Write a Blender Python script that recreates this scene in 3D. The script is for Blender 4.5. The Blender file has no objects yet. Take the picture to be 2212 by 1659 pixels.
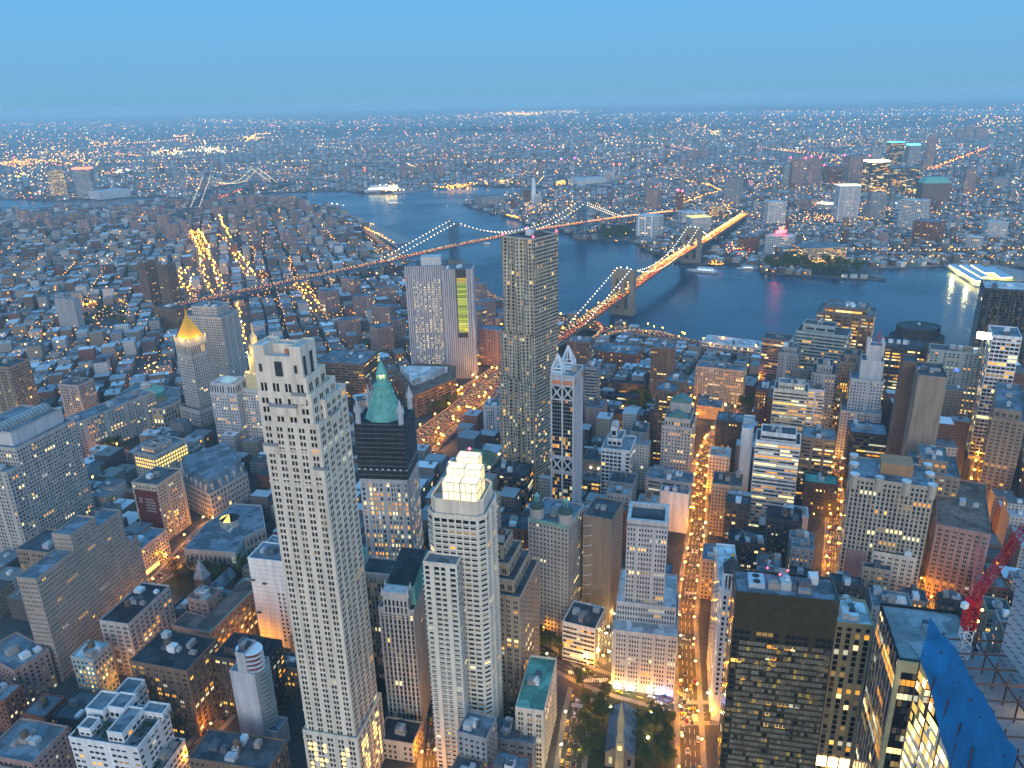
import bpy, math, random
from mathutils import Vector, Matrix
random.seed(7); HAZE = 7e-5
sc = bpy.context.scene
COL = sc.collection
# ------------------------------------------------------------------ camera
F = 1661.2; PIT = math.radians(20.314); ROL = math.radians(-1.32); H = 380.0
_fw = Vector((0, math.cos(PIT), -math.sin(PIT))); _r = Vector((1, 0, 0)); _u = Vector((0, math.sin(PIT), math.cos(PIT)))
R2 = _r * math.cos(ROL) + _u * math.sin(ROL); U2 = -_r * math.sin(ROL) + _u * math.cos(ROL)
cam = bpy.data.objects.new('camera', bpy.data.cameras.new('camera')); COL.objects.link(cam)
cam.matrix_world = Matrix(((R2.x, U2.x, -_fw.x, 0), (R2.y, U2.y, -_fw.y, 0), (R2.z, U2.z, -_fw.z, H), (0, 0, 0, 1)))
cam.data.sensor_width = 36; cam.data.lens = 36 * F / 2212; cam.data.clip_start = 1; cam.data.clip_end = 120000
sc.camera = cam
sc.view_settings.view_transform = 'Standard'; sc.view_settings.look = 'None'
sc.view_settings.exposure = 0.42; sc.view_settings.gamma = 1
sc.cycles.use_denoising = True
sc.cycles.max_bounces = 5; sc.cycles.diffuse_bounces = 2; sc.cycles.glossy_bounces = 2
sc.cycles.transmission_bounces = 2; sc.cycles.volume_bounces = 1; sc.cycles.transparent_max_bounces = 4
sc.cycles.sample_clamp_indirect = 3; sc.cycles.sample_clamp_direct = 0
sc.cycles.caustics_reflective = False; sc.cycles.caustics_refractive = False
# ------------------------------------------------------------------ world: dusk sky, blue in front, pale afterglow behind the viewer
SUN_EL, SUN_AZ = math.radians(4), math.radians(268)      # azimuth from +X, sun has just set behind and to the left
w = bpy.data.worlds.new('World'); sc.world = w; w.use_nodes = True
nt = w.node_tree; N = nt.nodes; LK = nt.links; N.clear()
out = N.new('ShaderNodeOutputWorld'); bg = N.new('ShaderNodeBackground')
geo = N.new('ShaderNodeNewGeometry'); sep = N.new('ShaderNodeSeparateXYZ')
neg = N.new('ShaderNodeVectorMath'); neg.operation = 'SCALE'; neg.inputs[3].default_value = -1
LK.new(geo.outputs['Incoming'], neg.inputs[0]); LK.new(neg.outputs[0], sep.inputs[0])
r1 = N.new('ShaderNodeValToRGB'); e = r1.color_ramp.elements
e[0].position = 0.0; e[0].color = (.135, .325, .49, 1)
e[1].position = 1.0; e[1].color = (.10, .40, .80, 1)
for p, c in ((.02, (.140, .335, .53, 1)), (.06, (.134, .35, .58, 1)), (.11, (.118, .358, .625, 1)), (.35, (.10, .40, .80, 1))):
    q = r1.color_ramp.elements.new(p); q.color = c
LK.new(sep.outputs[2], r1.inputs[0])
dot = N.new('ShaderNodeVectorMath'); dot.operation = 'DOT_PRODUCT'
dot.inputs[1].default_value = (math.cos(SUN_AZ), math.sin(SUN_AZ), .1); LK.new(neg.outputs[0], dot.inputs[0])
r2 = N.new('ShaderNodeValToRGB'); e = r2.color_ramp.elements
e[0].position = 0; e[0].color = (0, 0, 0, 1); e[1].position = 1; e[1].color = (1, 1, 1, 1)
LK.new(dot.outputs['Value'], r2.inputs[0])
r3 = N.new('ShaderNodeValToRGB'); e = r3.color_ramp.elements
e[0].position = 0; e[0].color = (1, .74, .50, 1); e[1].position = .75; e[1].color = (.05, .08, .10, 1)
q = r3.color_ramp.elements.new(.3); q.color = (.55, .50, .46, 1)
LK.new(sep.outputs[2], r3.inputs[0])
mul = N.new('ShaderNodeMix'); mul.data_type = 'RGBA'; mul.blend_type = 'MULTIPLY'; mul.inputs[0].default_value = 1
LK.new(r2.outputs[0], mul.inputs[6]); LK.new(r3.outputs[0], mul.inputs[7])
add = N.new('ShaderNodeMix'); add.data_type = 'RGBA'; add.blend_type = 'ADD'; add.inputs[0].default_value = 1
LK.new(r1.outputs[0], add.inputs[6]); LK.new(mul.outputs[2], add.inputs[7])
LK.new(add.outputs[2], bg.inputs[0]); bg.inputs[1].default_value = 1.0
LK.new(bg.outputs[0], out.inputs[0])
sun = bpy.data.objects.new('sun', bpy.data.lights.new('sun', 'SUN')); COL.objects.link(sun)
sun.data.energy = 1.75; sun.data.angle = math.radians(60); sun.data.color = (1, .83, .62)
sd = Vector((math.cos(SUN_AZ) * math.cos(SUN_EL), math.sin(SUN_AZ) * math.cos(SUN_EL), math.sin(SUN_EL)))
sun.rotation_euler = sd.to_track_quat('Z', 'Y').to_euler()
# ------------------------------------------------------------------ pixel -> world (2212 px wide survey of the photograph)
OFF = dict(A=(0, 0), B=(734.5, 172.8), C=(1469, 172.8), D=(0, 553), E=(734.5, 553), F=(1469, 553), G=(0, 1106), H=(734.5, 1106), I=(1469, 1106),
           J=(0, 777.7), K=(0, 1071.5), L=(0, 1348), M=(345.6, 1071.5), N=(345.6, 1348), O=(1157.9, 777.7), Q=(1469, 1036.9),
           R=(1797.3, 622.1), S=(1797.3, 915.9), T=(1797.3, 1296.1), P=(0, 0))
def px(c, x, y):
    s = 1 if c == 'P' else (.33594 if c in 'ABCDEFGHI' else .1875)
    return OFF[c][0] + x * s, OFF[c][1] + y * s
def at(c, x, y, z=0.):
    X, Y = px(c, x, y)
    d = _fw + R2 * ((X - 1106) / F) - U2 * ((Y - 829.5) / F)
    t = (z - H) / d.z
    return Vector((d.x * t, d.y * t, z))
def proj(p):
    d = Vector(p) - Vector((0, 0, H)); dz = d.dot(_fw)
    return 1106 + F * d.dot(R2) / dz, 829.5 - F * d.dot(U2) / dz
def zat(X, Y, c, x, y):
    y = px(c, x, y)[1]; lo, hi = -20., 379.
    for _ in range(40):
        m = (lo + hi) / 2
        if proj((X, Y, m))[1] > y: lo = m
        else: hi = m
    return lo
def dirv(deg): return Vector((math.cos(math.radians(deg)), math.sin(math.radians(deg)), 0))
# ------------------------------------------------------------------ materials
MATS = {}
def mat(name, col, rough=.85, noise=.18, scale=.15, metal=0., emit=None, estr=1., attr=None, vc=None, spec=.3, streak=False):
    if name in MATS: return MATS[name]
    m = bpy.data.materials.new(name); m.use_nodes = True; t = m.node_tree; b = t.nodes['Principled BSDF']
    b.inputs['Roughness'].default_value = rough; b.inputs['Metallic'].default_value = metal
    b.inputs['Specular IOR Level'].default_value = spec
    b.inputs['Base Color'].default_value = (*col, 1)
    if noise:
        tc = t.nodes.new('ShaderNodeTexCoord'); nz = t.nodes.new('ShaderNodeTexNoise'); nz.inputs['Scale'].default_value = scale
        nz.inputs['Detail'].default_value = 5; nz.inputs['Roughness'].default_value = .65
        mp = t.nodes.new('ShaderNodeMapRange'); mp.inputs[1].default_value = .3; mp.inputs[2].default_value = .7
        mp.inputs[3].default_value = 1 - noise; mp.inputs[4].default_value = 1 + noise
        mx = t.nodes.new('ShaderNodeMix'); mx.data_type = 'RGBA'; mx.blend_type = 'MULTIPLY'; mx.inputs[0].default_value = 1
        vm = t.nodes.new('ShaderNodeMapping'); vm.inputs['Scale'].default_value = (1, 1, .1 if streak else 1); t.links.new(tc.outputs['Object'], vm.inputs[0])
        t.links.new(vm.outputs[0], nz.inputs['Vector']); t.links.new(nz.outputs['Fac'], mp.inputs[0])
        t.links.new(mp.outputs[0], mx.inputs[7]); t.links.new(mx.outputs[2], b.inputs['Base Color'])
        if vc:
            a = t.nodes.new('ShaderNodeAttribute'); a.attribute_name = vc; t.links.new(a.outputs['Color'], mx.inputs[6])
        else: mx.inputs[6].default_value = (*col, 1)
    if emit: b.inputs['Emission Color'].default_value = (*emit, 1); b.inputs['Emission Strength'].default_value = estr
    if attr:
        a = t.nodes.new('ShaderNodeAttribute'); a.attribute_name = attr
        t.links.new(a.outputs['Color'], b.inputs['Emission Color']); b.inputs['Emission Strength'].default_value = 1
    MATS[name] = m
    return m
GLASS = mat('window_glass', (.012, .016, .022), rough=.12, noise=0, attr='lit', spec=.5); GLASS.cycles.emission_sampling = 'NONE'
GLOW = mat('distant_lamp_glow', (0, 0, 0), noise=0, attr='lit'); GLOW.cycles.emission_sampling = 'NONE'
def lampmat(name, c):
    return mat(name, (.1, .1, .1), noise=0, emit=c, estr=1)
def roofmat(name, col):
    m = mat(name, col, rough=.95, noise=.3, scale=.25); t = m.node_tree; b = t.nodes['Principled BSDF']; src = b.inputs['Base Color'].links[0].from_socket
    tc = next(n for n in t.nodes if n.type == 'TEX_COORD'); vo = t.nodes.new('ShaderNodeTexVoronoi'); vo.inputs['Scale'].default_value = .11; vo.distance = 'CHEBYCHEV'
    se = t.nodes.new('ShaderNodeSeparateColor'); mr = t.nodes.new('ShaderNodeMapRange'); mr.inputs[3].default_value = .55; mr.inputs[4].default_value = 1.35
    mx = t.nodes.new('ShaderNodeMix'); mx.data_type = 'RGBA'; mx.blend_type = 'MULTIPLY'; mx.inputs[0].default_value = 1
    t.links.new(tc.outputs['Object'], vo.inputs['Vector']); t.links.new(vo.outputs['Color'], se.inputs[0]); t.links.new(se.outputs[0], mr.inputs[0]); t.links.new(src, mx.inputs[6]); t.links.new(mr.outputs[0], mx.inputs[7]); t.links.new(mx.outputs[2], b.inputs['Base Color']); return m
ROOF = {k: roofmat('roof_' + k, c) for k, c in dict(
    grey=(.26, .27, .28), pale=(.50, .51, .52), dark=(.07, .075, .085), brown=(.16, .11, .09), slate=(.15, .18, .21), green=(.12, .34, .28), tar=(.035, .037, .045)).items()}
WALL = {k: mat('wall_' + k, c, noise=.24, scale=.3, streak=True) for k, c in dict(
    cream=(.66, .575, .47), beige=(.43, .37, .30), tan=(.36, .29, .22), brown=(.17, .115, .085), redbrick=(.20, .085, .06), grey=(.30, .30, .31),
    pale=(.50, .49, .49), white=(.70, .70, .70), dark=(.055, .055, .06), black=(.018, .017, .016), stone=(.40, .38, .36), concrete=(.42, .43, .44),
    green=(.30, .36, .36), rose=(.33, .22, .20), ltbrown=(.26, .205, .16), silver=(.42, .43, .46), glass=(.10, .13, .15)).items()}
COPPER = mat('copper_green', (.16, .40, .34), noise=.25, scale=.2)
STEELW = mat('white_painted_steel', (.72, .74, .76), noise=.08)
STEELG = mat('grey_steel', (.22, .25, .28), rough=.6, noise=.15)
# ------------------------------------------------------------------ mesh builder
WL = {}
class MB:
    def __init__(s): s.v = []; s.f = []; s.c = []; s.mi = []; s.uv = []
    def face(s, pts, col=None, mi=0, uv=None):
        n = len(s.v); s.v += [tuple(p) for p in pts]; s.f.append(tuple(range(n, n + len(pts)))); s.c.append(col or (0, 0, 0)); s.mi.append(mi)
        s.uv.append(uv)
    def prism(s, poly, z0, z1, top=True, sides=True, col=None, mi=0, topmi=None, topcol=None, bottom=False, uv=False):
        n = len(poly); acc = random.random() * 50
        if sides:
            for i in range(n):
                a, b = poly[i], poly[(i + 1) % n]
                L = math.hypot(b[0] - a[0], b[1] - a[1])
                s.face([(a[0], a[1], z0), (b[0], b[1], z0), (b[0], b[1], z1), (a[0], a[1], z1)], col, mi,
                       ((acc, z0), (acc + L, z0), (acc + L, z1), (acc, z1)) if uv else None)
                acc += L
        if top: s.face([(p[0], p[1], z1) for p in poly], topcol or col, mi if topmi is None else topmi)
        if bottom: s.face([(p[0], p[1], z0) for p in reversed(poly)], col, mi)
    def frustum(s, poly, z0, poly2, z1, top=True, col=None, mi=0):
        n = len(poly)
        for i in range(n):
            j = (i + 1) % n
            s.face([(*poly[i][:2], z0), (*poly[j][:2], z0), (*poly2[j][:2], z1), (*poly2[i][:2], z1)], col, mi)
        if top: s.face([(*p[:2], z1) for p in poly2], col, mi)
    def cone(s, poly, z0, apex, col=None, mi=0):
        n = len(poly)
        for i in range(n): s.face([(*poly[i][:2], z0), (*poly[(i + 1) % n][:2], z0), tuple(apex)], col, mi)
    def tube(s, a, b, r, n=4, col=None, mi=0, caps=True):
        a = Vector(a); b = Vector(b); d = (b - a)
        if d.length < 1e-6: return
        d.normalize(); x = d.orthogonal().normalized(); y = d.cross(x)
        A = [a + (x * math.cos(2 * math.pi * (k + .5) / n) + y * math.sin(2 * math.pi * (k + .5) / n)) * r for k in range(n)]
        B = [p + (b - a) for p in A]
        for k in range(n): s.face([A[k], A[(k + 1) % n], B[(k + 1) % n], B[k]], col, mi)
        if caps: s.face(list(reversed(A)), col, mi); s.face(B, col, mi)
    def octa(s, c, r, col=None, mi=0, rz=None):
        c = Vector(c); rz = rz or r
        P = [c + Vector(q) for q in ((r, 0, 0), (0, r, 0), (-r, 0, 0), (0, -r, 0))]; t = c + Vector((0, 0, rz)); b = c - Vector((0, 0, rz))
        for k in range(4): s.face([P[k], P[(k + 1) % 4], t], col, mi); s.face([P[(k + 1) % 4], P[k], b], col, mi)
    def box(s, c, sx, sy, sz, th=0, col=None, mi=0):
        u = dirv(th) * sx / 2; v = dirv(th + 90) * sy / 2; c = Vector(c)
        p = [c - u - v, c + u - v, c + u + v, c - u + v]
        s.prism(p, c.z - sz / 2, c.z + sz / 2, col=col, mi=mi, bottom=True)
    def build(s, name, mats, parent=None, lit=None, uvs=False, smooth=False, kind=None, label=None):
        o = Vector((0, 0, 0)) if parent is None else WL[parent.name]
        me = bpy.data.meshes.new(name)
        me.from_pydata([(p[0] - o.x, p[1] - o.y, p[2] - o.z) for p in s.v], [], s.f)
        ms = mats if isinstance(mats, (list, tuple)) else [mats]
        for m in ms: me.materials.append(m)
        if len(ms) > 1: me.polygons.foreach_set('material_index', s.mi)
        if lit:
            at_ = me.attributes.new(lit, 'FLOAT_COLOR', 'FACE')
            at_.data.foreach_set('color', [x for c in s.c for x in (c[0], c[1], c[2], 1)])
        if uvs:
            l = me.uv_layers.new(name='UVMap'); d = []
            for f, u in zip(s.f, s.uv):
                for k in range(len(f)): d += (u[k] if u else (-1, -1))
            l.data.foreach_set('uv', d)
        if smooth: me.polygons.foreach_set('use_smooth', [True] * len(s.f))
        ob = bpy.data.objects.new(name, me); COL.objects.link(ob)
        if parent is not None: ob.parent = parent
        WL[ob.name] = o.copy()
        if kind: ob['kind'] = kind
        if label: ob['label'] = label
        return ob
def tag(o, label, cat, group=None):
    o['label'] = label; o['category'] = cat
    if group: o['group'] = group
    return o
def empty(name, loc, label, cat, group=None):
    o = bpy.data.objects.new(name, None); COL.objects.link(o); o.location = loc; o.empty_display_size = 5
    WL[o.name] = Vector(loc)
    return tag(o, label, cat, group)
def copy_tree(root, loc, rz=0, scale=1):
    r = root.copy(); COL.objects.link(r); r.location = loc; r.rotation_euler = (0, 0, rz); r.scale = (scale,) * 3; WL[r.name] = Vector(loc)
    for ch in list(root.children):
        c = ch.copy(); COL.objects.link(c); c.parent = r
        for g in ch.children:
            d = g.copy(); COL.objects.link(d); d.parent = c
    return r
# ------------------------------------------------------------------ facades
PAL = [(1.3, .72, .14), (1.0, .46, .06), (2.2, 1.45, .5), (.7, .33, .05), (.5, .48, .34), (1.0, .36, .03), (1.1, .95, .5), (.26, .16, .05)]
DIM = [(0, 0, 0)] * 7 + [(.012, .014, .016), (.03, .03, .03), (.10, .07, .03), (.055, .045, .03)]
class St:                              # facade style: wall, roof, bay, storey, window width and height as a share of the bay, share lit
    def __init__(s, wall, roof='grey', bay=3.4, sto=3.6, fw=.45, fh=.5, lit=.06, row=0., pat='punch', top=1.5, base=0, dim=.15):
        s.__dict__.update(locals())
UNITQ = {}
def unitq(ci):
    if ci not in UNITQ:
        m = MB(); c = PAL[ci] if ci >= 0 else (0, 0, 0)
        m.face([(-.5, 0, -.5), (.5, 0, -.5), (.5, 0, .5), (-.5, 0, .5)], c); o = m.build('window', GLASS, lit='lit'); me = o.data
        bpy.data.objects.remove(o); UNITQ[ci] = me
    return UNITQ[ci]
def win_cells(a, b, z0, z1, st):
    a = Vector((a[0], a[1], 0)); b = Vector((b[0], b[1], 0)); L = (b - a).length
    if L < 2.5 or z1 - z0 < 3: return
    u = (b - a) / L; n = Vector((u.y, -u.x, 0)); mid = (a + b) / 2 + Vector((0, 0, (z0 + z1) / 2))
    if n.dot((Vector((0, 0, H)) - mid).normalized()) < -.12: return
    nc = max(1, round((L - .8) / st.bay)); bw = (L - .8) / nc; nr = max(1, int((z1 - z0 - st.top - st.base) / st.sto)); sh = (z1 - z0 - st.top - st.base) / nr
    cyc = random.choice((0, 0, 0, 4, 5, 6)) if st.pat == 'punch' and nc > 6 else 0; c0_ = random.randrange(6)
    for r in range(nr):
        zc = z0 + st.base + (r + .5) * sh
        p = st.lit * (random.choice((.2, .5, 1, 2)) if st.row == 0 else (8 if random.random() < st.row else .5)); run = 0; ci = random.randrange(8)
        for k in range(nc):
            if run > 0: run -= 1; on = True
            else:
                on = random.random() < p
                if on: ci = random.randrange(8); run = random.choice((0, 0, 0, 1, 3)) if st.row == 0 else random.randrange(1, 7)
            c = ci if on else -1
            if cyc and (k + c0_) % cyc == 0: continue
            uc = .4 + (k + .5) * bw
            if st.pat == 'pair':
                for q in (-.15, .15): yield a + u * (uc + q * bw) + n * .07 + Vector((0, 0, zc)), u, bw * .2, sh * st.fh, c
            else: yield a + u * uc + n * .07 + Vector((0, 0, zc)), u, bw * st.fw, sh * st.fh, c
def add_windows(root, tiers, st, nind=0, extra=()):
    """glazing on every wall; the nind nearest windows become parts of their own, the rest one part"""
    cells = list(extra)
    for t in tiers:
        poly, z0, z1 = t[:3]; s2 = t[3] if len(t) > 3 and t[3] else st
        if s2.pat == 'blank': continue
        for i in range(len(poly)): cells += list(win_cells(poly[i], poly[(i + 1) % len(poly)], z0, z1, s2))
    if not cells: return
    if nind and len(cells) > nind:
        cells.sort(key=lambda c: (c[0] - Vector((0, 0, H))).length - (40 if c[4] >= 0 else 0))
        ind, rest = cells[:nind], cells[nind:]
    elif nind: ind, rest = cells, []
    else: ind, rest = [], cells
    o = WL[root.name]
    for c, u, ww, hh, ci in ind:
        ob = bpy.data.objects.new('window', unitq(ci)); COL.objects.link(ob); ob.parent = root
        ob.location = c - o; ob.scale = (ww, 1, hh); ob.rotation_euler = (0, 0, math.atan2(u.y, u.x))
    if rest:
        m = MB()
        for c, u, ww, hh, ci in rest:
            x = u * ww / 2; z = Vector((0, 0, hh / 2))
            kq = random.uniform(.45, 1.2); col = tuple(q * kq for q in PAL[ci]) if ci >= 0 else random.choice(DIM)
            m.face([c - x - z, c + x - z, c + x + z, c - x + z], col)
        m.build('window', GLASS, root, lit='lit', kind='stuff')
FOOT = []                              # footprints, kept free by the filler
def rect(C, w, d, th):
    """C near right-hand roof corner, w along the front to the left, d going away, th angle of the depth axis"""
    u = dirv(th + 90); v = dirv(th); C = Vector((C[0], C[1], 0))
    return [C, C + v * d, C + v * d + u * w, C + u * w]
def inset(poly, k):
    c = sum((Vector((p[0], p[1], 0)) for p in poly), Vector()) / len(poly)
    o = []
    for p in poly:
        d = Vector((p[0], p[1], 0)) - c; o.append(c + d * max(.05, (d.length - k) / d.length))
    return o
def parapet(m, poly, z, h=1.1, t=.5, col=None):
    n = len(poly); inn = inset(poly, t * 1.5); out_ = inset(poly, -.12)
    for i in range(n):
        j = (i + 1) % n; a, b, c, d = out_[i], out_[j], inn[j], inn[i]
        m.face([(*a[:2], z - .5), (*b[:2], z - .5), (*b[:2], z + h), (*a[:2], z + h)], col); m.face([(*a[:2], z + h), (*b[:2], z + h), (*c[:2], z + h), (*d[:2], z + h)], col)
        m.face([(*c[:2], z + .02), (*d[:2], z + .02), (*d[:2], z + h), (*c[:2], z + h)], col)
def on_roof(poly, k=.7):
    c = sum((Vector((p[0], p[1], 0)) for p in poly), Vector()) / len(poly)
    p = random.choice(poly); q = random.choice(poly)
    return c + ((Vector((p[0], p[1], 0)) + Vector((q[0], q[1], 0))) / 2 - c) * random.random() * k
UNITM = [mat('rooftop_unit_metal', (.40, .42, .44), rough=.5), mat('rooftop_bulkhead', (.30, .27, .25)), mat('rooftop_white_unit', (.62, .64, .66)), mat('rooftop_dark_unit', (.10, .11, .13))]
TANKM = mat('water_tank_wood', (.12, .085, .06))
def rooftop(root, poly, z, units=2, tank=0, th=78):
    for k in range(round(units * 1.7)):
        p = on_roof(poly, .9); m = MB(); sx, sy, sz = random.uniform(2.5, 7), random.uniform(2.5, 6), random.uniform(1.6, 4.5)
        m.box((p.x, p.y, z + sz / 2 + .03), sx, sy, sz, th)
        if random.random() < .5: m.box((p.x, p.y, z + sz + .33), sx * .6, sy * .6, .6, th)
        for q in range(random.randrange(4)): a_ = on_roof(poly, .5); m.tube((p.x, p.y, z + .5), (a_.x, a_.y, z + .5), .3, 4) if q == 3 else m.tube((p.x + q, p.y + .3, z + sz), (p.x + q, p.y + .3, z + sz + 1.2), .25, 6)
        m.build('rooftop_unit', random.choice(UNITM), root)
    for k in range(tank):
        p = on_roof(poly, .6); m = MB()
        for dx in (-1.2, 1.2):
            for dy in (-1.2, 1.2): m.tube((p.x + dx, p.y + dy, z), (p.x + dx, p.y + dy, z + 3.5), .15)
        m.tube((p.x, p.y, z + 3.4), (p.x, p.y, z + 7), 2.1, 10)
        a = [Vector((p.x + 2.3 * math.cos(q * math.pi / 5), p.y + 2.3 * math.sin(q * math.pi / 5), 0)) for q in range(10)]
        m.cone(a, z + 7, (p.x, p.y, z + 8.6)); m.build('water_tank', TANKM, root)
def building(name, label, tiers, st, nind=0, units=2, tank=0, cat='building', group=None, roofs=None, foot=True, par=True, th=78, wallname='wall'):
    """tiers: (polygon, z0, z1[, style]) bottom to top"""
    p0 = tiers[0][0]; c = sum((Vector((p[0], p[1], 0)) for p in p0), Vector()) / len(p0); c.z = tiers[0][1]
    root = empty(name, c, label, cat, group)
    walls = {}
    for t in tiers:
        s2 = t[3] if len(t) > 3 and t[3] else st
        walls.setdefault(s2.wall, MB()).prism(t[0], t[1], t[2], top=False)
        if foot: FOOT.append([(p[0], p[1]) for p in t[0]])
    for k, m in walls.items(): m.build(wallname, WALL[k], root)
    for t in tiers:
        rm = MB(); rm.face([(p[0], p[1], t[2]) for p in t[0]]); rm.build('roof', ROOF[st.roof], root)
        if par: pm = MB(); parapet(pm, t[0], t[2]); pm.build('parapet', WALL[(tiers[-1][3] if len(tiers[-1]) > 3 and tiers[-1][3] else st).wall], root)
    if par and st.pat in ('punch', 'pair'):
        for t in tiers:
            if t[2] - t[1] > 18 and not (len(t) > 3 and t[3] and t[3].pat == 'blank'):
                bm_ = MB(); bm_.prism(inset(t[0], -.35), t[2] - 4.7, t[2] - 4.0, bottom=True); bm_.build('cornice', WALL[st.wall], root)
    add_windows(root, tiers, st, nind)
    rooftop(root, inset(tiers[-1][0], 4), tiers[-1][2], units, tank, th)
    return root
# ------------------------------------------------------------------ setting: water, land, roads
def struct(name, mb, m, **k):
    o = mb.build(name, m, **k); o['kind'] = 'structure'; return o
def wmat():
    m = bpy.data.materials.new('river_water'); m.use_nodes = True; t = m.node_tree; b = t.nodes['Principled BSDF']
    b.inputs['Base Color'].default_value = (.008, .046, .085, 1); b.inputs['Roughness'].default_value = .22; b.inputs['IOR'].default_value = 1.33
    tc = t.nodes.new('ShaderNodeTexCoord'); mp = t.nodes.new('ShaderNodeMapping'); mp.inputs['Scale'].default_value = (.05, .12, .1); mp.inputs['Rotation'].default_value = (0, 0, .5)
    nz = t.nodes.new('ShaderNodeTexNoise'); nz.inputs['Scale'].default_value = 1; nz.inputs['Detail'].default_value = 4
    bp = t.nodes.new('ShaderNodeBump'); bp.inputs['Strength'].default_value = .35; bp.inputs['Distance'].default_value = 1.5
    t.links.new(tc.outputs['Object'], mp.inputs[0]); t.links.new(mp.outputs[0], nz.inputs['Vector']); t.links.new(nz.outputs['Fac'], bp.inputs['Height']); t.links.new(bp.outputs[0], b.inputs['Normal'])
    n2 = t.nodes.new('ShaderNodeTexNoise'); n2.inputs['Scale'].default_value = .004; n2.inputs['Detail'].default_value = 3
    mr = t.nodes.new('ShaderNodeMapRange'); mr.inputs[1].default_value = .35; mr.inputs[2].default_value = .65; mr.inputs[3].default_value = .16; mr.inputs[4].default_value = .34
    t.links.new(tc.outputs['Object'], n2.inputs['Vector']); t.links.new(n2.outputs['Fac'], mr.inputs[0]); t.links.new(mr.outputs[0], b.inputs['Roughness'])
    return m
def landmat(name, c1, c2, s):
    m = bpy.data.materials.new(name); m.use_nodes = True; t = m.node_tree; b = t.nodes['Principled BSDF']; b.inputs['Roughness'].default_value = .95
    tc = t.nodes.new('ShaderNodeTexCoord'); vo = t.nodes.new('ShaderNodeTexVoronoi'); vo.inputs['Scale'].default_value = s
    nz = t.nodes.new('ShaderNodeTexNoise'); nz.inputs['Scale'].default_value = s * .04; nz.inputs['Detail'].default_value = 6
    mx = t.nodes.new('ShaderNodeMix'); mx.data_type = 'RGBA'; mx.inputs[6].default_value = (*c1, 1); mx.inputs[7].default_value = (*c2, 1)
    hs = t.nodes.new('ShaderNodeMix'); hs.data_type = 'RGBA'; hs.blend_type = 'MULTIPLY'; hs.inputs[0].default_value = 1
    sp = t.nodes.new('ShaderNodeSeparateColor'); cr = t.nodes.new('ShaderNodeValToRGB'); cr.color_ramp.elements[0].position = .42; cr.color_ramp.elements[1].position = .58
    cr.color_ramp.elements[0].color = (.45, .5, .5, 1)
    t.links.new(tc.outputs['Object'], vo.inputs['Vector']); t.links.new(tc.outputs['Object'], nz.inputs['Vector'])
    t.links.new(vo.outputs['Color'], sp.inputs[0]); t.links.new(sp.outputs[0], mx.inputs[0]); t.links.new(nz.outputs['Fac'], cr.inputs[0])
    t.links.new(mx.outputs[2], hs.inputs[6]); t.links.new(cr.outputs[0], hs.inputs[7]); t.links.new(hs.outputs[2], b.inputs['Base Color'])
    return m
m = MB(); m.face([(44000 * math.cos(a * math.pi / 32), 44000 * math.sin(a * math.pi / 32), -3) for a in range(64)]); struct('water', m, wmat())
def shore(s): return [at('P', x, y, 0) for x, y in s]
MAN_S = shore([(0, 463), (80, 458), (235, 450), (330, 444), (437, 433), (571, 427), (660, 440), (743, 460), (790, 490), (850, 530), (875, 556), (905, 577), (980, 600), (1052, 626), (1092, 650), (1205, 681), (1306, 704), (1478, 738), (1520, 757), (1640, 790), (1760, 830), (2000, 860), (2300, 900)])
MAN = [Vector((-6000, -300, 0))] + [Vector((-6000, 3600, 0))] + MAN_S + [Vector((1500, 600, 0)), Vector((1500, -300, 0))]
BKL_S = shore([(-600, 445), (0, 428), (118, 433), (218, 427), (336, 425), (470, 427), (554, 417), (672, 413), (743, 411), (800, 418), (870, 413), (936, 405), (1027, 401), (1181, 404), (1190, 410), (1100, 421), (1033, 431), (1000, 438), (1012, 444), (1037, 452), (1070, 462), (1090, 465), (1154, 487), (1205, 499), (1258, 512), (1286, 519), (1373, 524), (1406, 545), (1440, 556), (1469, 566), (1513, 571), (1560, 566), (1637, 576), (1640, 588), (1912, 604), (1915, 600), (1879, 579), (1939, 576), (2037, 572), (2212, 575), (2600, 582)])
BKL = BKL_S + [Vector((9000, 1500, 0)), Vector((30000, 9000, 0)), Vector((33000, 26000, 0)), Vector((9000, 27000, 0)), Vector((4000, 41000, 0)), Vector((-30000, 41000, 0)), Vector((-30000, 6000, 0))]
ground_m = landmat('city_ground', (.045, .047, .05), (.085, .085, .085), .05)
far_m = landmat('far_city_ground', (.05, .052, .055), (.16, .16, .165), .035)
m = MB(); m.prism([p.xy for p in reversed(MAN)], -3.5, 0, uv=False); struct('ground', m, ground_m)
m = MB(); m.prism([p.xy for p in reversed(BKL)], -3.5, 0, uv=False); struct('ground', m, far_m)
# bay beyond the far shore of the city, and a dark wooded ridge
m = MB(); m.face([at('P', x, y, .6) for x, y in ((1290, 245), (1500, 249), (1800, 250), (2400, 247), (2400, 234), (1800, 239), (1400, 241))]); struct('water', m, MATS.get('bay') or mat('bay_water', (.01, .05, .09), rough=.3, noise=0))
m = MB()
for (x0, x1, y0, y1) in ((480, 1180, 272, 285), (560, 800, 283, 290), (900, 1500, 276, 283), (1660, 1760, 385, 402), (1160, 1300, 379, 392)):
    m.face([at('P', x, y, 1.) for x, y in ((x0, y1 - 2), ((x0 + x1) / 2, y1), (x1, y1 - 3), (x1 - 30, y0), (x0 + 60, y0 + 2))])
o = m.build('far_woods', mat('far_tree_cover', (.02, .032, .026), noise=.4, scale=.01)); o['kind'] = 'stuff'; o['label'] = 'dark belts of far tree cover between the city lights'; o['category'] = 'woodland'
ASPH = mat('asphalt', (.055, .053, .05), noise=.25, scale=.3); PAVE = mat('pavement_concrete', (.20, .19, .18), noise=.2, scale=.4); PAINT = mat('road_paint', (.75, .74, .70), noise=.15)
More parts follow.
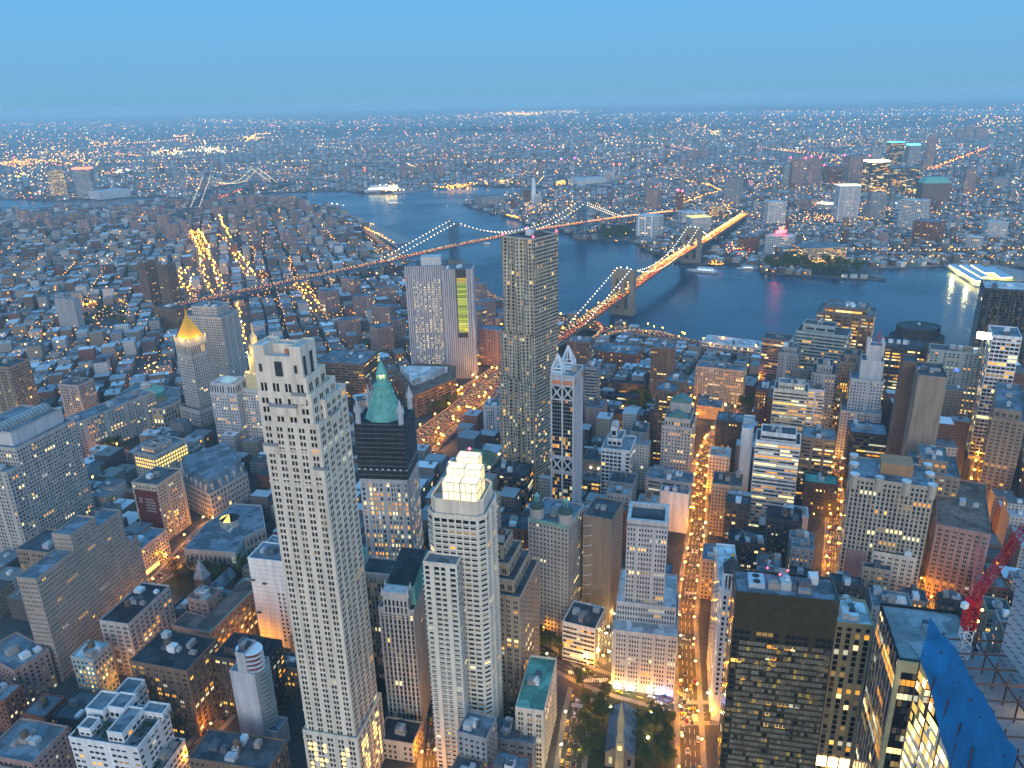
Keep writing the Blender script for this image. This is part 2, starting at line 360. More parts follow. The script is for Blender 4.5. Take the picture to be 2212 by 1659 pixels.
CONC = mat('viaduct_concrete', (.27, .26, .25), noise=.2)
ROADS = []                             # (points, half width) for rejection
def offset(pts, k):
    r = []
    for i, p in enumerate(pts):
        d = (pts[min(i + 1, len(pts) - 1)] - pts[max(i - 1, 0)]); d.z = 0; d.normalize(); r.append(p + Vector((d.y, -d.x, 0)) * k)
    return r
def strip(m, pts, w0, w1, z=None, col=None, mi=0):
    a, b = offset(pts, w0), offset(pts, w1)
    for i in range(len(pts) - 1):
        q = [a[i], b[i], b[i + 1], a[i + 1]] if w0 > w1 else [b[i], a[i], a[i + 1], b[i + 1]]
        m.face([(p.x, p.y, p.z if z is None else z) for p in q], col, mi)
def resample(pts, step):
    o = [pts[0].copy()]; acc = 0
    for a, b in zip(pts, pts[1:]):
        L = (b - a).length; s = step - acc
        while s <= L: o.append(a + (b - a) * (s / L)); s += step
        acc = (acc + L) % step
    return o
ROADPTS = {}
road_z = [.004]
def road(key, pts, width, pave=3.5, marks=True):
    ROADPTS[key] = pts; ROADS.append((pts, width / 2 + pave)); z = road_z[0]; road_z[0] += .004
    m = MB(); strip(m, pts, width / 2, -width / 2, z); struct('road', m, ASPH)
    if pave:
        m = MB()
        for s in (1, -1):
            strip(m, pts, s * width / 2, s * (width / 2 + pave), .13 + z)
            a = offset(pts, s * width / 2)
            for i in range(len(a) - 1): m.face([(a[i].x, a[i].y, 0), (a[i + 1].x, a[i + 1].y, 0), (a[i + 1].x, a[i + 1].y, .13 + z), (a[i].x, a[i].y, .13 + z)])
        struct('pavement', m, PAVE)
    if marks:
        m = MB()
        for off in (0, width / 4, -width / 4):
            c = offset(pts, off); r = resample(c, 4.5)
            for i in range(0, len(r) - 1, 2): strip(m, [r[i], r[i + 1]], .1, -.1, .05 + z)
        struct('road_marking', m, PAINT)
def crossing(c, x0, y0, x1, y1, ln=3.5):
    a, b = at(c, x0, y0, 0), at(c, x1, y1, 0); d = (b - a); L = d.length; d.normalize(); n = Vector((-d.y, d.x, 0)) * ln / 2; m = MB(); k = 0
    while k < L:
        p, q = a + d * k, a + d * min(L, k + .7)
        m.face([(*(p - n).xy, .12), (*(q - n).xy, .12), (*(q + n).xy, .12), (*(p + n).xy, .12)]); k += 1.3
    struct('crosswalk', m, PAINT)
W0 = lambda X, Y: Vector((X, Y, 0))
road('fulton', [at('I', 60, 1720), at('I', 70, 1646), at('Q', 60, 1600), at('Q', 185, 700), at('Q', 215, 400), at('O', 1880, 1500), at('O', 1925, 1150), at('O', 2020, 960), at('O', 2120, 830)], 12)
road('john', [at('Q', 1735, 1400), at('Q', 1740, 1150), at('Q', 1770, 600), at('Q', 1800, 0), at('R', 100, 1650), at('R', 150, 1350), at('R', 250, 1000)], 9)
road('maiden', [at('I', 1530, 700), at('I', 1620, 350), at('I', 1740, 150), at('I', 1860, -60), at('S', 1680, 620), at('S', 1760, 200)], 10)
road('vesey', [at('H', 1440, 1800), at('H', 1480, 1646), at('H', 1525, 1300), at('H', 1560, 1140)], 13)
road('broadway', [at('I', 700, 1300), at('I', 330, 1290), at('I', -20, 1290), at('H', 2212, 1240), at('H', 1800, 1130), at('H', 1600, 1060), at('H', 1480, 1000), at('H', 1250, 880), at('H', 1120, 790)], 15)
road('parkrow', [at('H', 1640, 1010), at('H', 1520, 900), at('H', 1400, 820), at('H', 1260, 720), at('H', 1150, 640), at('H', 1090, 560)], 15)
road('ann', [at('H', 1690, 960), at('H', 1740, 700), at('H', 1790, 470), at('H', 1810, 330)], 8)
road('barclay', [at('H', 560, 1800), at('H', 590, 1500), at('H', 610, 1300)], 9)
road('churchst', [at('N', 250, 1650), at('N', 480, 1330), at('N', 720, 1080), at('N', 1080, 640), at('M', 1090, 1500)], 9)
road('chambers', [at('L', 1600, 760), at('L', 1800, 560), at('K', 1700, 1040), at('M', 60, 900), at('M', 240, 680), at('M', 560, 340), at('M', 760, 230), at('M', 1000, 110)], 12)
road('centre', [at('D', 480, 1130), at('D', 640, 1250), at('D', 860, 1290)], 14)
road('centre_b', [at('D', 560, 1180), at('D', 700, 1100), at('D', 790, 1050)], 12)
road('bowery', [at('D', 1400, 240), at('D', 1330, 60), at('A', 1300, 1580), at('A', 1240, 1480)], 30, 5)
road('allen', [at('D', 1200, 270), at('D', 1190, 80)], 14)
road('eastbway', [at('D', 1890, 190), at('D', 1960, 240), at('D', 2040, 350), at('D', 2110, 430)], 14)
road('forsyth', [at('D', 1520, 0), at('D', 1580, 90), at('D', 1640, 180)], 14)
road('pearl', [at('D', 1490, 340), at('D', 1520, 460), at('D', 1560, 640), at('D', 1580, 700)], 16)
road('madison', [at('A', 1400, 1400), at('A', 1470, 1540), at('A', 1500, 1620)], 14)
road('cath', [at('A', 1560, 1400), at('A', 1680, 1560), at('A', 1740, 1610)], 14)
road('delancey', [at('A', 0, 1530), at('A', 560, 1600)], 14)
road('worth', [at('D', 970, 800), at('D', 990, 700)], 12)
road('flatbush', [at('C', 20, 790), at('C', 160, 740), at('C', 260, 710), at('C', 200, 680), at('C', 40, 650)], 22, 0, False)
road('fourth', [at('C', 1600, 575), at('C', 1750, 520), at('C', 1970, 440)], 30, 0, False)
road('bqe', [at('C', 900, 1110), at('C', 1300, 1115), at('C', 1700, 1120), at('C', 2300, 1110)], 26, 0, False)
road('seaport', [at('O', 2020, 960), at('O', 2150, 770), at('F', 330, 980), at('F', 420, 950)], 14)
crossing('H', 1470, 1030, 1600, 1010); crossing('H', 1560, 1085, 1720, 1080); crossing('H', 1490, 1240, 1560, 1250)
crossing('Q', 60, 1300, 250, 1310); crossing('I', 10, 1370, 80, 1350); crossing('I', 95, 1300, 100, 1360)
# highway from the bridge down to the plaza, the waterfront expressway and its ramps
def viaduct(name, pts, width, thick=2.2, rail=1.0, ramp=None):
    ROADS.append((pts, width / 2 + 1)); m = MB()
    l, r = offset(pts, -width / 2), offset(pts, width / 2)
    for i in range(len(pts) - 1):
        dz = Vector((0, 0, thick))
        m.face([l[i] - dz, l[i + 1] - dz, l[i + 1], l[i]]); m.face([r[i + 1] - dz, r[i] - dz, r[i], r[i + 1]]); m.face([l[i + 1] - dz, l[i] - dz, r[i] - dz, r[i + 1] - dz])
        for s, q in ((-1, l), (1, r)):
            a, b = q[i], q[i + 1]; h = Vector((0, 0, rail)); m.face([a, b, b + h, a + h])
    strip(m, pts, width / 2, -width / 2, None)
    for p in resample(pts, 28):
        if p.z > 4: m.box((p.x, p.y, (p.z - thick) / 2 - .1), width * .5, 2, p.z - thick - .2, math.degrees(math.atan2((pts[-1] - pts[0]).y, (pts[-1] - pts[0]).x)) + 90)
    o = struct(name, m, [CONC]); 
    a = MB(); strip(a, [p + Vector((0, 0, .02)) for p in pts], width / 2 - .6, -width / 2 + .6); struct('road', a, ASPH)
    k = MB()
    for off in (-width / 4, 0, width / 4):
        for i, (x, y) in enumerate(zip(*(lambda q: (q, q[1:]))(resample(offset(pts, off), 6)))):
            if i % 2 == 0: strip(k, [x + Vector((0, 0, .05)), y + Vector((0, 0, .05))], .12, -.12)
    struct('road_marking', k, PAINT)
    return pts
def zp(*l): return [at(c, x, y, z) for c, x, y, z in l]
HWY = viaduct('highway', zp(('E', 480, 1215, 2), ('E', 600, 1120, 4), ('E', 760, 1000, 6), ('E', 900, 890, 8), ('E', 1050, 775, 10), ('E', 1200, 660, 13), ('E', 1400, 530, 18)), 36)
HWY2 = viaduct('highway', zp(('E', 490, 1270, 1), ('E', 640, 1180, 3), ('E', 800, 1055, 5), ('E', 940, 950, 6), ('E', 1050, 850, 8)), 16)
HWY3 = viaduct('highway', zp(('E', 470, 1005, 1), ('E', 640, 950, 2), ('E', 760, 880, 3), ('E', 900, 790, 3), ('E', 1050, 690, 3)), 14)
FDR = viaduct('expressway', zp(('E', 860, 190, 9), ('E', 950, 250, 9), ('E', 1070, 310, 9), ('E', 1250, 370, 9), ('E', 1400, 405, 9), ('E', 1550, 440, 9), ('E', 1700, 470, 9), ('E', 1850, 480, 9), ('E', 2000, 500, 9), ('E', 2212, 545, 9), ('F', 300, 590, 9), ('F', 540, 640, 9), ('F', 760, 700, 9)), 26)
FDR0 = viaduct('expressway', zp(('B', 160, 960, 8), ('B', 280, 1060, 8), ('B', 400, 1150, 8), ('B', 490, 1190, 8)), 22)
RAMP = viaduct('ramp', zp(('E', 1500, 560, 12), ('E', 1640, 520, 11), ('E', 1690, 470, 10), ('E', 1660, 430, 9), ('E', 1580, 405, 9)), 8)
RAMP2 = viaduct('ramp', zp(('E', 1480, 600, 4), ('E', 1620, 545, 6), ('E', 1760, 490, 9), ('E', 1900, 475, 10), ('E', 2060, 490, 10), ('E', 2200, 530, 9)), 9)
HWY4 = viaduct('ramp', zp(('E', 600, 1285, 1), ('E', 610, 1240, 2), ('E', 650, 1190, 4), ('E', 720, 1130, 5)), 7)
# ------------------------------------------------------------------ suspension bridges
CABLEM = mat('bridge_cable', (.30, .34, .38), noise=.1); BLUEST = mat('blue_painted_steel', (.10, .20, .28), noise=.15); STONE = mat('bridge_granite', (.24, .215, .18), noise=.25, scale=.3)
GLB = lampmat('cable_lamp_glow', (6, 4.6, 2.6)); GLB.cycles.emission_sampling = 'NONE'
BULB = {}
def bulb(parent, name, p, r, m):
    k = (m.name, round(r, 2))
    if k not in BULB:
        q = MB(); q.octa((0, 0, 0), r); o = q.build(name, m); BULB[k] = o.data; bpy.data.objects.remove(o)
    ob = bpy.data.objects.new(name, BULB[k]); COL.objects.link(ob); ob.parent = parent; ob.location = Vector(p) - WL[parent.name]; return ob
def para(a, b, sag_z, t):
    """parabola between two points passing through sag_z in the middle"""
    z = a.z * (1 - t) + b.z * t; mid = (a.z + b.z) / 2; z -= 4 * t * (1 - t) * (mid - sag_z); p = a + (b - a) * t; return Vector((p.x, p.y, z))
def bridge(label, t1, t2, e1, e2, width, deck, ztop, tower, lights, lr, m_deck, anchors, n_cables=2, truss=5, sag=6, s_side=.0):
    """t1,t2 tower feet; e1,e2 deck ends"""
    c = (t1 + t2) / 2; c.z = 0; root = empty('suspension_bridge', c, label, 'bridge'); ax = (t2 - t1).normalized(); nn = Vector((ax.y, -ax.x, 0))
    path = [e1, anchors[0], t1 + Vector((0, 0, deck)), c + Vector((0, 0, deck + 4)), t2 + Vector((0, 0, deck)), anchors[1], e2]
    ROADS.append((path, width / 2 + 2))
    m = MB(); l, r = offset(path, -width / 2), offset(path, width / 2)
    for i in range(len(path) - 1):
        dz = Vector((0, 0, 1.5)); m.face([l[i] - dz, l[i + 1] - dz, l[i + 1], l[i]]); m.face([r[i + 1] - dz, r[i] - dz, r[i], r[i + 1]]); m.face([l[i + 1] - dz, l[i] - dz, r[i] - dz, r[i + 1] - dz])
    strip(m, path, width / 2, -width / 2); m.build('deck', ASPH, root)
    m = MB()
    for s in (-1, 1):
        for seg in zip(path, path[1:]):
            pts = resample(list(seg), 9); q = offset(pts, s * width / 2)
            for i in range(len(q) - 1):
                a, b = q[i], q[i + 1]; dz = Vector((0, 0, truss))
                m.tube(a - dz, b - dz, .55); m.tube(a + Vector((0, 0, .8)), b + Vector((0, 0, .8)), .5); m.tube(a, b - dz, .35); m.tube(a - dz, b, .35); m.tube(a, a - dz, .35)
    m.build('truss', m_deck, root, kind='stuff')
    for t in (t1, t2): tower(root, t, ax, nn)
    offs = [-width / 2 - .5, width / 2 + .5] if n_cables == 2 else [-width / 2 - .5, -width / 6, width / 6, width / 2 + .5]
    lit = []; hm = MB()
    for o_ in offs:
        A, B = t1 + nn * o_ + Vector((0, 0, ztop)), t2 + nn * o_ + Vector((0, 0, ztop)); P0, P1 = anchors[0] + nn * o_ + Vector((0, 0, 2)), anchors[1] + nn * o_ + Vector((0, 0, 2))
        spans = ((P0, A, (P0.z + A.z) / 2 - s_side, 20), (A, B, deck + sag, 38), (B, P1, (P1.z + B.z) / 2 - s_side, 20)); m = MB()
        for a, b, sg, n in spans:
            pts = [para(a, b, sg, i / n) for i in range(n + 1)]
            for p, q in zip(pts, pts[1:]): m.tube(p, q, .45, 5)
            for p in pts[1:-1:1]:
                if p.z > deck + 2: hm.tube(p, (p.x, p.y, deck), .12, 3, caps=False)
            if abs(o_) > width / 3: lit += [p + Vector((0, 0, .9)) for p in pts]
        m.build('main_cable', CABLEM, root)
    hm.build('hanger_cable', CABLEM, root, kind='stuff')
    lit.sort(key=lambda p: p.length); m = MB()
    for k, p in enumerate(lit):
        if k < 90: bulb(root, 'cable_lamp', p, lr, GLB)
        else: m.octa(p, lr, (6, 4.6, 2.6))
    if m.v: m.build('cable_lamp', GLOW, root, lit='lit', kind='stuff')
    return root, path
def tower_steel(h, w, m_):
    def f(root, t, ax, nn):
        m = MB(); th = math.degrees(math.atan2(ax.y, ax.x)); m.box((t.x, t.y, 1), 24, w + 14, 11, th); m.build('tower_pier', STONE, root)
        m = MB()
        for s in (-.5, -.17, .17, .5):
            for d in (-3, 3): m.tube(t + nn * s * w + ax * d + Vector((0, 0, 6)), t + nn * s * w + ax * d * .6 + Vector((0, 0, h)), 1.4)
            for k in range(6, int(h) - 8, 8): m.tube(t + nn * s * w + ax * -3 + Vector((0, 0, k)), t + nn * s * w + ax * 3 + Vector((0, 0, k + 8)), .5)
        for z in (14, 34, 52, 66, 80, h - 2): m.tube(t - nn * w * .55 + Vector((0, 0, z)), t + nn * w * .55 + Vector((0, 0, z)), 1.5)
        for z0, z1 in ((52, 66), (66, 80), (80, h - 2)):
            for a, b in ((-.5, -.17), (-.17, .17), (.17, .5)):
                m.tube(t + nn * a * w + Vector((0, 0, z0)), t + nn * b * w + Vector((0, 0, z1)), .5); m.tube(t + nn * b * w + Vector((0, 0, z0)), t + nn * a * w + Vector((0, 0, z1)), .5)
        for s in (-.5, -.17, .17, .5): m.octa(t + nn * s * w + Vector((0, 0, h + 2)), 2, rz=3.5)
        m.build('tower', m_, root)
    return f
def tower_stone(root, t, ax, nn):
    th = math.degrees(math.atan2(ax.y, ax.x)); m = MB()
    def pier(off, w, d, z0, z1):
        p = t + nn * off; m.box((p.x, p.y, (z0 + z1) / 2), d, w, z1 - z0, th)
    for off, w in ((-18, 8), (0, 8.5), (18, 8)): pier(off, w, 16, 2, 66); pier(off, w + 1.5, 18, -3, 36.2)
    pier(0, 46, 18.5, -3.2, 9); pier(0, 44.5, 15.4, 66, 78); pier(0, 46.5, 17.2, 78, 80.5); pier(0, 43.5, 14, 80.5, 82)
    for off in (-9, 9):                # pointed arches closing the two openings
        for k in range(6):
            z0 = 50 + k * 2.8; half = 5.2 * (1 - (k / 6) ** 1.6)
            for s in (-1, 1): pier(off + s * (half + 5.4) / 2, (5.4 - half) + .3, 14.6, z0, z0 + 2.8)
    m.build('tower', STONE, root)
    m = MB(); m.octa(t + nn * 6 + Vector((0, 0, 85)), 1.8, (5, 4, 2.6)); m.octa(t - nn * 6 + Vector((0, 0, 85)), 1.3, (5, 3.4, 1.6)); m.build('beacon', GLOW, root, lit='lit')
mb1, mb2 = at('B', 740, 1180, -3), at('B', 1552, 1018, -3); mb1.z = mb2.z = 0
MBR, MBP = bridge('long blue steel suspension bridge with strings of white cable lamps over the wide river', mb1, mb2, at('D', 1080, 325, 14), at('B', 2140, 843, 12), 30, 42, 100,
    tower_steel(100, 32, BLUEST), 0, 1.25, BLUEST, (at('B', 290, 1163, 36), at('B', 1790, 882, 36)), 4, 6, 6)
bb1, bb2 = at('E', 1817, 372, -3), at('C', 68, 1178, -3); bb1.z = bb2.z = 0
BBR, BBP = bridge('old stone towered suspension bridge crowded with glowing headlights and tail lights', bb1, bb2, at('E', 1400, 530, 18.2), at('C', 410, 862, 14), 26, 38, 82,
    tower_stone, 0, .95, mat('bridge_girder', (.20, .16, .12)), (at('E', 1530, 440, 24), at('C', 165, 1022, 30)), 2, 4, 5)
wb1, wb2 = at('A', 1355, 1290, -3), at('A', 1655, 1225, -3); wb1.z = wb2.z = 0
WBR, WBP = bridge('distant grey steel suspension bridge outlined by pale cable lamps beside the industrial shore', wb1, wb2, at('A', 1000, 1420, 14), at('A', 1900, 1160, 14), 34, 42, 100,
    tower_steel(100, 32, STEELG), 0, 1.1, STEELG, (at('A', 1255, 1335, 36), at('A', 1760, 1175, 36)), 2, 8, 8)
for c, x, y in (('B', 235, 1165), ('B', 1840, 905)):   # masonry anchorages
    pass
# ------------------------------------------------------------------ hand-built landmark towers
CREAM = St('cream', 'pale', bay=6.2, sto=3.55, fh=.6, lit=.012, pat='pair', top=1)
def C2(c, x, y, z): p = at(c, x, y, z); return Vector((p.x, p.y, 0))
# --- tall cream limestone tower with stepped crown
c0 = C2('P', 684, 884, 245); u, v = dirv(167), dirv(77)
def rp(x0, x1, y0, y1): return [c0 + u * x + v * y for x, y in ((x0, y0), (x0, y1), (x1, y1), (x1, y0))]
crown = rp(5.4, 29.6, 1, 16); CB_ = St('cream', 'pale', pat='blank')
T30 = [(rp(-1.6, 31.6, -1.6, 34.6), 0, 46), (rp(0, 30, 0, 33), 46, 236), (rp(0, 23, 9, 33), 236, 245), (rp(2.4, 30.2, .5, 27), 236, 251), (rp(4, 29.8, .8, 21), 251, 259), (crown, 259, 269, CB_), (rp(5.4, 11, 1, 16), 269, 274, CB_), (rp(24, 29.6, 1, 16), 269, 274, CB_), (rp(11.05, 23.95, 9, 16), 269, 272.5, CB_)]
b = building('apartment_tower', 'tallest cream stone tower with paired windows and a stepped crown full of dark openings', T30, CREAM, nind=100, units=0)
blank = St('cream', pat='blank')
for t in T30[5:]: pass
LOUV = mat('dark_louvre', (.045, .05, .06), rough=.5)
for x0, x1, z0, z1 in ((15.5, 19.5, 260, 267.5), (8, 9.6, 262, 266), (26, 27.6, 262, 266)):
    m = MB(); q = rp(x0, x1, .85, 1); m.face([(*q[3][:2], z0), (*q[0][:2], z0), (*q[0][:2], z1), (*q[3][:2], z1)]); m.build('crown_opening', LOUV, b)
for y0, y1, z0, z1 in ((2.5, 5, 260.5, 270), (9, 12, 260, 270.5)):
    m = MB(); q = rp(5.25, 5.4, y0, y1); m.face([(*q[0][:2], z0), (*q[1][:2], z0), (*q[1][:2], z1), (*q[0][:2], z1)]); m.build('crown_opening', LOUV, b)
for x0, x1, zz in ((.4, 29.6, 222), (.4, 29.6, 204), (.4, 29.6, 60)):
    m = MB(); m.prism(rp(x0 - .7, x1 + .7, -.35, 33.3), zz, zz + .8, bottom=True); m.build('belt_course', WALL['cream'], b)
for x0, x1, y0, y1, zz in ((-.5, 5, -.8, 2, 213), (23, 30.5, -.8, 2, 224), (-.8, 2, 12, 22, 236), (10, 24, -1.1, 1.5, 245), (5, 12, -.3, 2, 251)):
    m = MB(); m.prism(rp(x0, x1, y0, y1), zz - 4, zz + .6); m.build('balcony_terrace', WALL['cream'], b)
    q = rp(x0, x1, y0 - .1, y1); m = MB(); parapet(m, [q[0], q[1], q[2], q[3]], zz + .6, 1.2, .15); m.build('railing', STEELG, b)
m = MB()
for k in range(7):                     # rust-coloured pipework and machines inside the crown
    p = crown[0] + (crown[2] - crown[0]) * random.uniform(.25, .75); m.box((p.x, p.y, 270.5), random.uniform(1.2, 3.4), 1.2, random.uniform(1, 2), 77 + random.choice((0, 90)))
m.build('roof_machinery', mat('orange_primer_steel', (.45, .16, .09)), b)
m = MB()
for k in range(46):                    # brightly lit podium windows
    x = random.choice((2, 5, 8, 19, 22, 25, 28)); z = 8 + 3.6 * random.randrange(9)
    q = rp(x - 1, x + 1, -1.8, -1.7); m.face([(*q[3][:2], z), (*q[0][:2], z), (*q[0][:2], z + 2.2), (*q[3][:2], z + 2.2)], (2.4, 1.45, .45))
    y = random.choice((4, 7, 10, 20, 23, 27)); q = rp(-1.8, -1.7, y - 1, y + 1); m.face([(*q[0][:2], z), (*q[1][:2], z), (*q[1][:2], z + 2.2), (*q[0][:2], z + 2.2)], (2.2, 1.3, .4))
m.build('podium_window', GLASS, b, lit='lit')
# --- white terracotta gothic tower, wrapped in dark netting under its green copper pyramid
cw = Vector((-75, 484, 0)); u, v = dirv(173), dirv(84)
def rw(x0, x1, y0, y1): return [cw + u * x + v * y for x, y in ((x0, y0), (x0, y1), (x1, y1), (x1, y0))]
GOTH = St('pale', 'dark', bay=2.6, sto=3.6, fw=.55, fh=.62, lit=.5, top=3)
WW = St('stone', 'dark', bay=2.5, sto=3.6, fw=.5, fh=.8, lit=.03, top=3)
wc = C2('H', 470, 590, 96); uw, vw = dirv(169), dirv(84)
def rwg(x0, x1, y0, y1): return [wc + uw * x + vw * y for x, y in ((x0, y0), (x0, y1), (x1, y1), (x1, y0))]
b = building('gothic_tower', 'white gothic tower wrapped in black netting below a green copper pyramid roof', [
    (rwg(0, 22, 0, 58), 0, 90), (rwg(46, 68, 0, 58), 0, 90), (rwg(22, 46, 40, 58), 0, 86), (rw(0, 34, 0, 32), 60, 131, GOTH)], WW, nind=100, units=1)
m = MB()                                # vertical piers
for k in range(9):
    for (a, bb, L) in ((rw(0, 34, 0, 32)[3], rw(0, 34, 0, 32)[0], 34), (rw(0, 34, 0, 32)[0], rw(0, 34, 0, 32)[1], 32)):
        p = a + (bb - a) * (k / 8); m.box((p.x, p.y, 98), 1.1, 1.1, 80, 84); m.cone([p + Vector(q) for q in ((-.9, -.9, 0), (.9, -.9, 0), (.9, .9, 0), (-.9, .9, 0))], 138, (p.x, p.y, 142))
for q in (rwg(0, 22, 0, 58), rwg(46, 68, 0, 58)):
    for k in range(9):
        p = q[3] + (q[0] - q[3]) * (k / 8); m.box((p.x, p.y, 46), .9, .9, 92, 84)
    for k in range(21):
        p = q[0] + (q[1] - q[0]) * (k / 20); m.box((p.x, p.y, 45), .9, .9, 90, 84)
m.build('pier', WALL['pale'], b, kind='stuff')
for q in (rwg(0, 22, 7, 58), rwg(46, 68, 7, 58)):           # steep green copper mansards on the wings
    m = MB(); m.frustum(inset(q, -.3), 90, inset(q, 5), 100, top=True); m.build('mansard_roof', COPPER, b)
    m = MB(); m.face([(*p[:2], 100.06) for p in inset(q, 5.4)]); m.build('roof', ROOF['tar'], b)
q = rwg(3, 19, -.6, 7); m = MB(); m.prism(q, 88, 103); 
for p in q: m.cone([p + Vector(z) for z in ((-1, -1, 0), (1, -1, 0), (1, 1, 0), (-1, 1, 0))], 101, (p.x, p.y, 107))
m.build('gable_tower', WALL['pale'], b)
add_windows(b, [(q, 88, 101)], WW)
net = rw(-.6, 34.6, -.6, 32.6); m = MB(); nz = 12
for i in range(4):                      # netting bellies out between scaffold lifts
    for k in range(nz):
        z0, z1 = 131 + 42 * k / nz, 131 + 42 * (k + 1) / nz; a, c = net[i], net[(i + 1) % 4]
        for s in range(6):
            p, q = a + (c - a) * (s / 6), a + (c - a) * ((s + 1) / 6); nn = Vector(((c - a).y, -(c - a).x, 0)).normalized()
            f = lambda p_, z: p_ + nn * (.5 * random.random()) + Vector((0, 0, z))
            m.face([p + Vector((0, 0, z0)), q + Vector((0, 0, z0)), q + nn * .1 + Vector((0, 0, z1 - .25)), p + nn * .1 + Vector((0, 0, z1 - .25))])
m.face([(*p[:2], 172.6) for p in net]); m.build('scaffold_netting', mat('black_debris_netting', (.034, .034, .037), rough=.9, noise=.5, scale=.25), b)
m = MB()
for k in range(13):
    z = 131 + 42 * k / 12
    for i in range(4): m.tube(Vector((*inset(net, -.3)[i][:2], z)), Vector((*inset(net, -.3)[(i + 1) % 4][:2], z)), .12, 3)
m.build('scaffold_tube', STEELG, b)
pc = (net[0] + net[2]) / 2; pc.z = 0
oct_ = lambda r, n=8, c=pc: [c + dirv(84 + 22.5 + k * 360 / n) * r for k in range(n)]
m = MB(); m.frustum(oct_(14), 172.7, oct_(11), 180, top=False); m.frustum(oct_(11), 180, oct_(5), 196, top=True); m.prism(oct_(3.8), 196, 201); m.cone(oct_(4.0), 204, (pc.x, pc.y, 216))
for k in range(8): p = oct_(3.4)[k]; m.tube((p.x, p.y, 201), (p.x, p.y, 204.2), .5)
m.prism(oct_(6.2), 195, 196.6); m.build('pyramid_roof', COPPER, b)
m = MB()
for k in range(8):
    for zz, rr in ((183, 10.0), (190, 7.6)):
        m = MB(); p = pc + dirv(84 + k * 45) * (rr * .93); m.box((p.x, p.y, zz), 1.6, 1.6, 2.4, 84 + k * 45); m.cone([p + Vector(z) for z in ((-1, -1, 0), (1, -1, 0), (1, 1, 0), (-1, 1, 0))], zz + 1.2, (p.x, p.y, zz + 3)); m.build('dormer', COPPER, b)
for i in range(4):
    p = inset(net, 3.5)[i]; m = MB(); m.prism([p + dirv(39 + 45 * k) * 1.9 for k in range(8)], 172.6, 182); m.cone([p + dirv(39 + 45 * k) * 2.1 for k in range(8)], 182, (p.x, p.y, 191))
    for k in range(4): q = p + dirv(84 + 90 * k) * 2.1; m.cone([q + Vector(z) for z in ((-.6, -.6, 0), (.6, -.6, 0), (.6, .6, 0), (-.6, .6, 0))], 181, (q.x, q.y, 187))
    m.build('corner_turret', WALL['pale'], b)
bulb(b, 'lantern', (pc.x, pc.y, 202.6), 1.8, lampmat('lantern_glow', (14, 8, 2.2)))
# --- banded white tower with a glowing glass crown
WALL['warmwhite'] = mat('wall_warm_white', (.66, .61, .52), noise=.12, scale=.06)
BAR = St('warmwhite', 'slate', bay=4.2, sto=3.3, fw=.76, fh=.6, lit=.045, top=1, dim=.3)
cb = C2('H', 750, 350, 145); u, v = dirv(167), dirv(77)
def rb(x0, x1, y0, y1): return [cb + u * x + v * y for x, y in ((x0, y0), (x0, y1), (x1, y1), (x1, y0))]
def rcorn(x0, x1, y0, y1, r=4):
    o = []
    for cx, cy, a0 in ((x0 + r, y0 + r, 180), (x0 + r, y1 - r, 90), (x1 - r, y1 - r, 0), (x1 - r, y0 + r, -90)):
        for k in range(4):
            a = math.radians(a0 + (270 - 180) * (1 - k / 3)) if False else math.radians(a0 + 90 - 30 * k)
            o.append(cb + u * (cx + r * math.cos(a)) + v * (cy + r * math.sin(a)))
    return o
body = rb(-14, 19, 9, 40)
bq = [cb + u * x + v * y for x, y in ((-10, 9), (-14, 13), (-14, 36), (-10, 40), (15, 40), (19, 36), (19, 13), (15, 9))]
wing = [cb + u * x + v * y for x, y in ((0, 0), (0, 10), (19, 10), (19, 0))]
b = building('apartment_tower', 'white banded residential tower under a glowing yellow glass lantern crown', [(wing, 0, 145), (bq, 0, 170), (inset(bq, 2.2), 170, 178, St('cream', pat='blank'))], BAR, nind=100, units=0)
m = MB()                                # rounded white balcony bands
for k in range(50):
    z = 6 + k * 3.3
    if z < 166: m.prism(inset(bq, -.5), z, z + .35, bottom=True)
    if z < 140: m.prism([cb + u * x + v * y for x, y in ((-.7, -.7), (-.7, 8.8), (19.7, 8.8), (19.7, -.7))], z, z + .35, bottom=True)
m.build('balcony_band', WALL['warmwhite'], b)
m = MB()
for x in (5, 14): q = rb(x - 1.3, x + 1.3, -1.1, .3); m.prism(q, 0, 146)
for y in (20, 30): q = rb(-15.2, -13.7, y - 1.3, y + 1.3); m.prism(q, 0, 171)
m.build('pier', WALL['warmwhite'], b)
crm = mat('lit_crown_glass', (.6, .55, .4), noise=0, emit=(1.5, 1.15, .48)); m = MB(); fr = MB()
for (x0, x1, y0, y1, z0, z1) in ((0, 9.4, 12, 20, 178, 189), (-9.5, -.6, 12, 20, 178, 189), (0, 9.4, 21, 28, 178, 193), (-9.5, -.6, 21, 28, 178, 193), (-6, 6, 29, 36, 178, 196)):
    q = rb(x0, x1, y0, y1); m.prism(q, z0, z1)
    for i in range(4):
        a, c = inset(q, -.15)[i], inset(q, -.15)[(i + 1) % 4]
        for z in (z0, (z0 + z1) / 2, z1): fr.tube((a.x, a.y, z), (c.x, c.y, z), .36)
        for s in (0, .33, .66): p = a + (c - a) * s; fr.tube((p.x, p.y, z0), (p.x, p.y, z1), .3)
m.build('lit_crown', crm, b); fr.build('crown_frame', WALL['cream'], b)
bulb(b, 'aviation_light', (cb + v * 34).to_3d() + Vector((0, 0, 199)), .9, lampmat('red_beacon_glow', (9, .5, .9)))
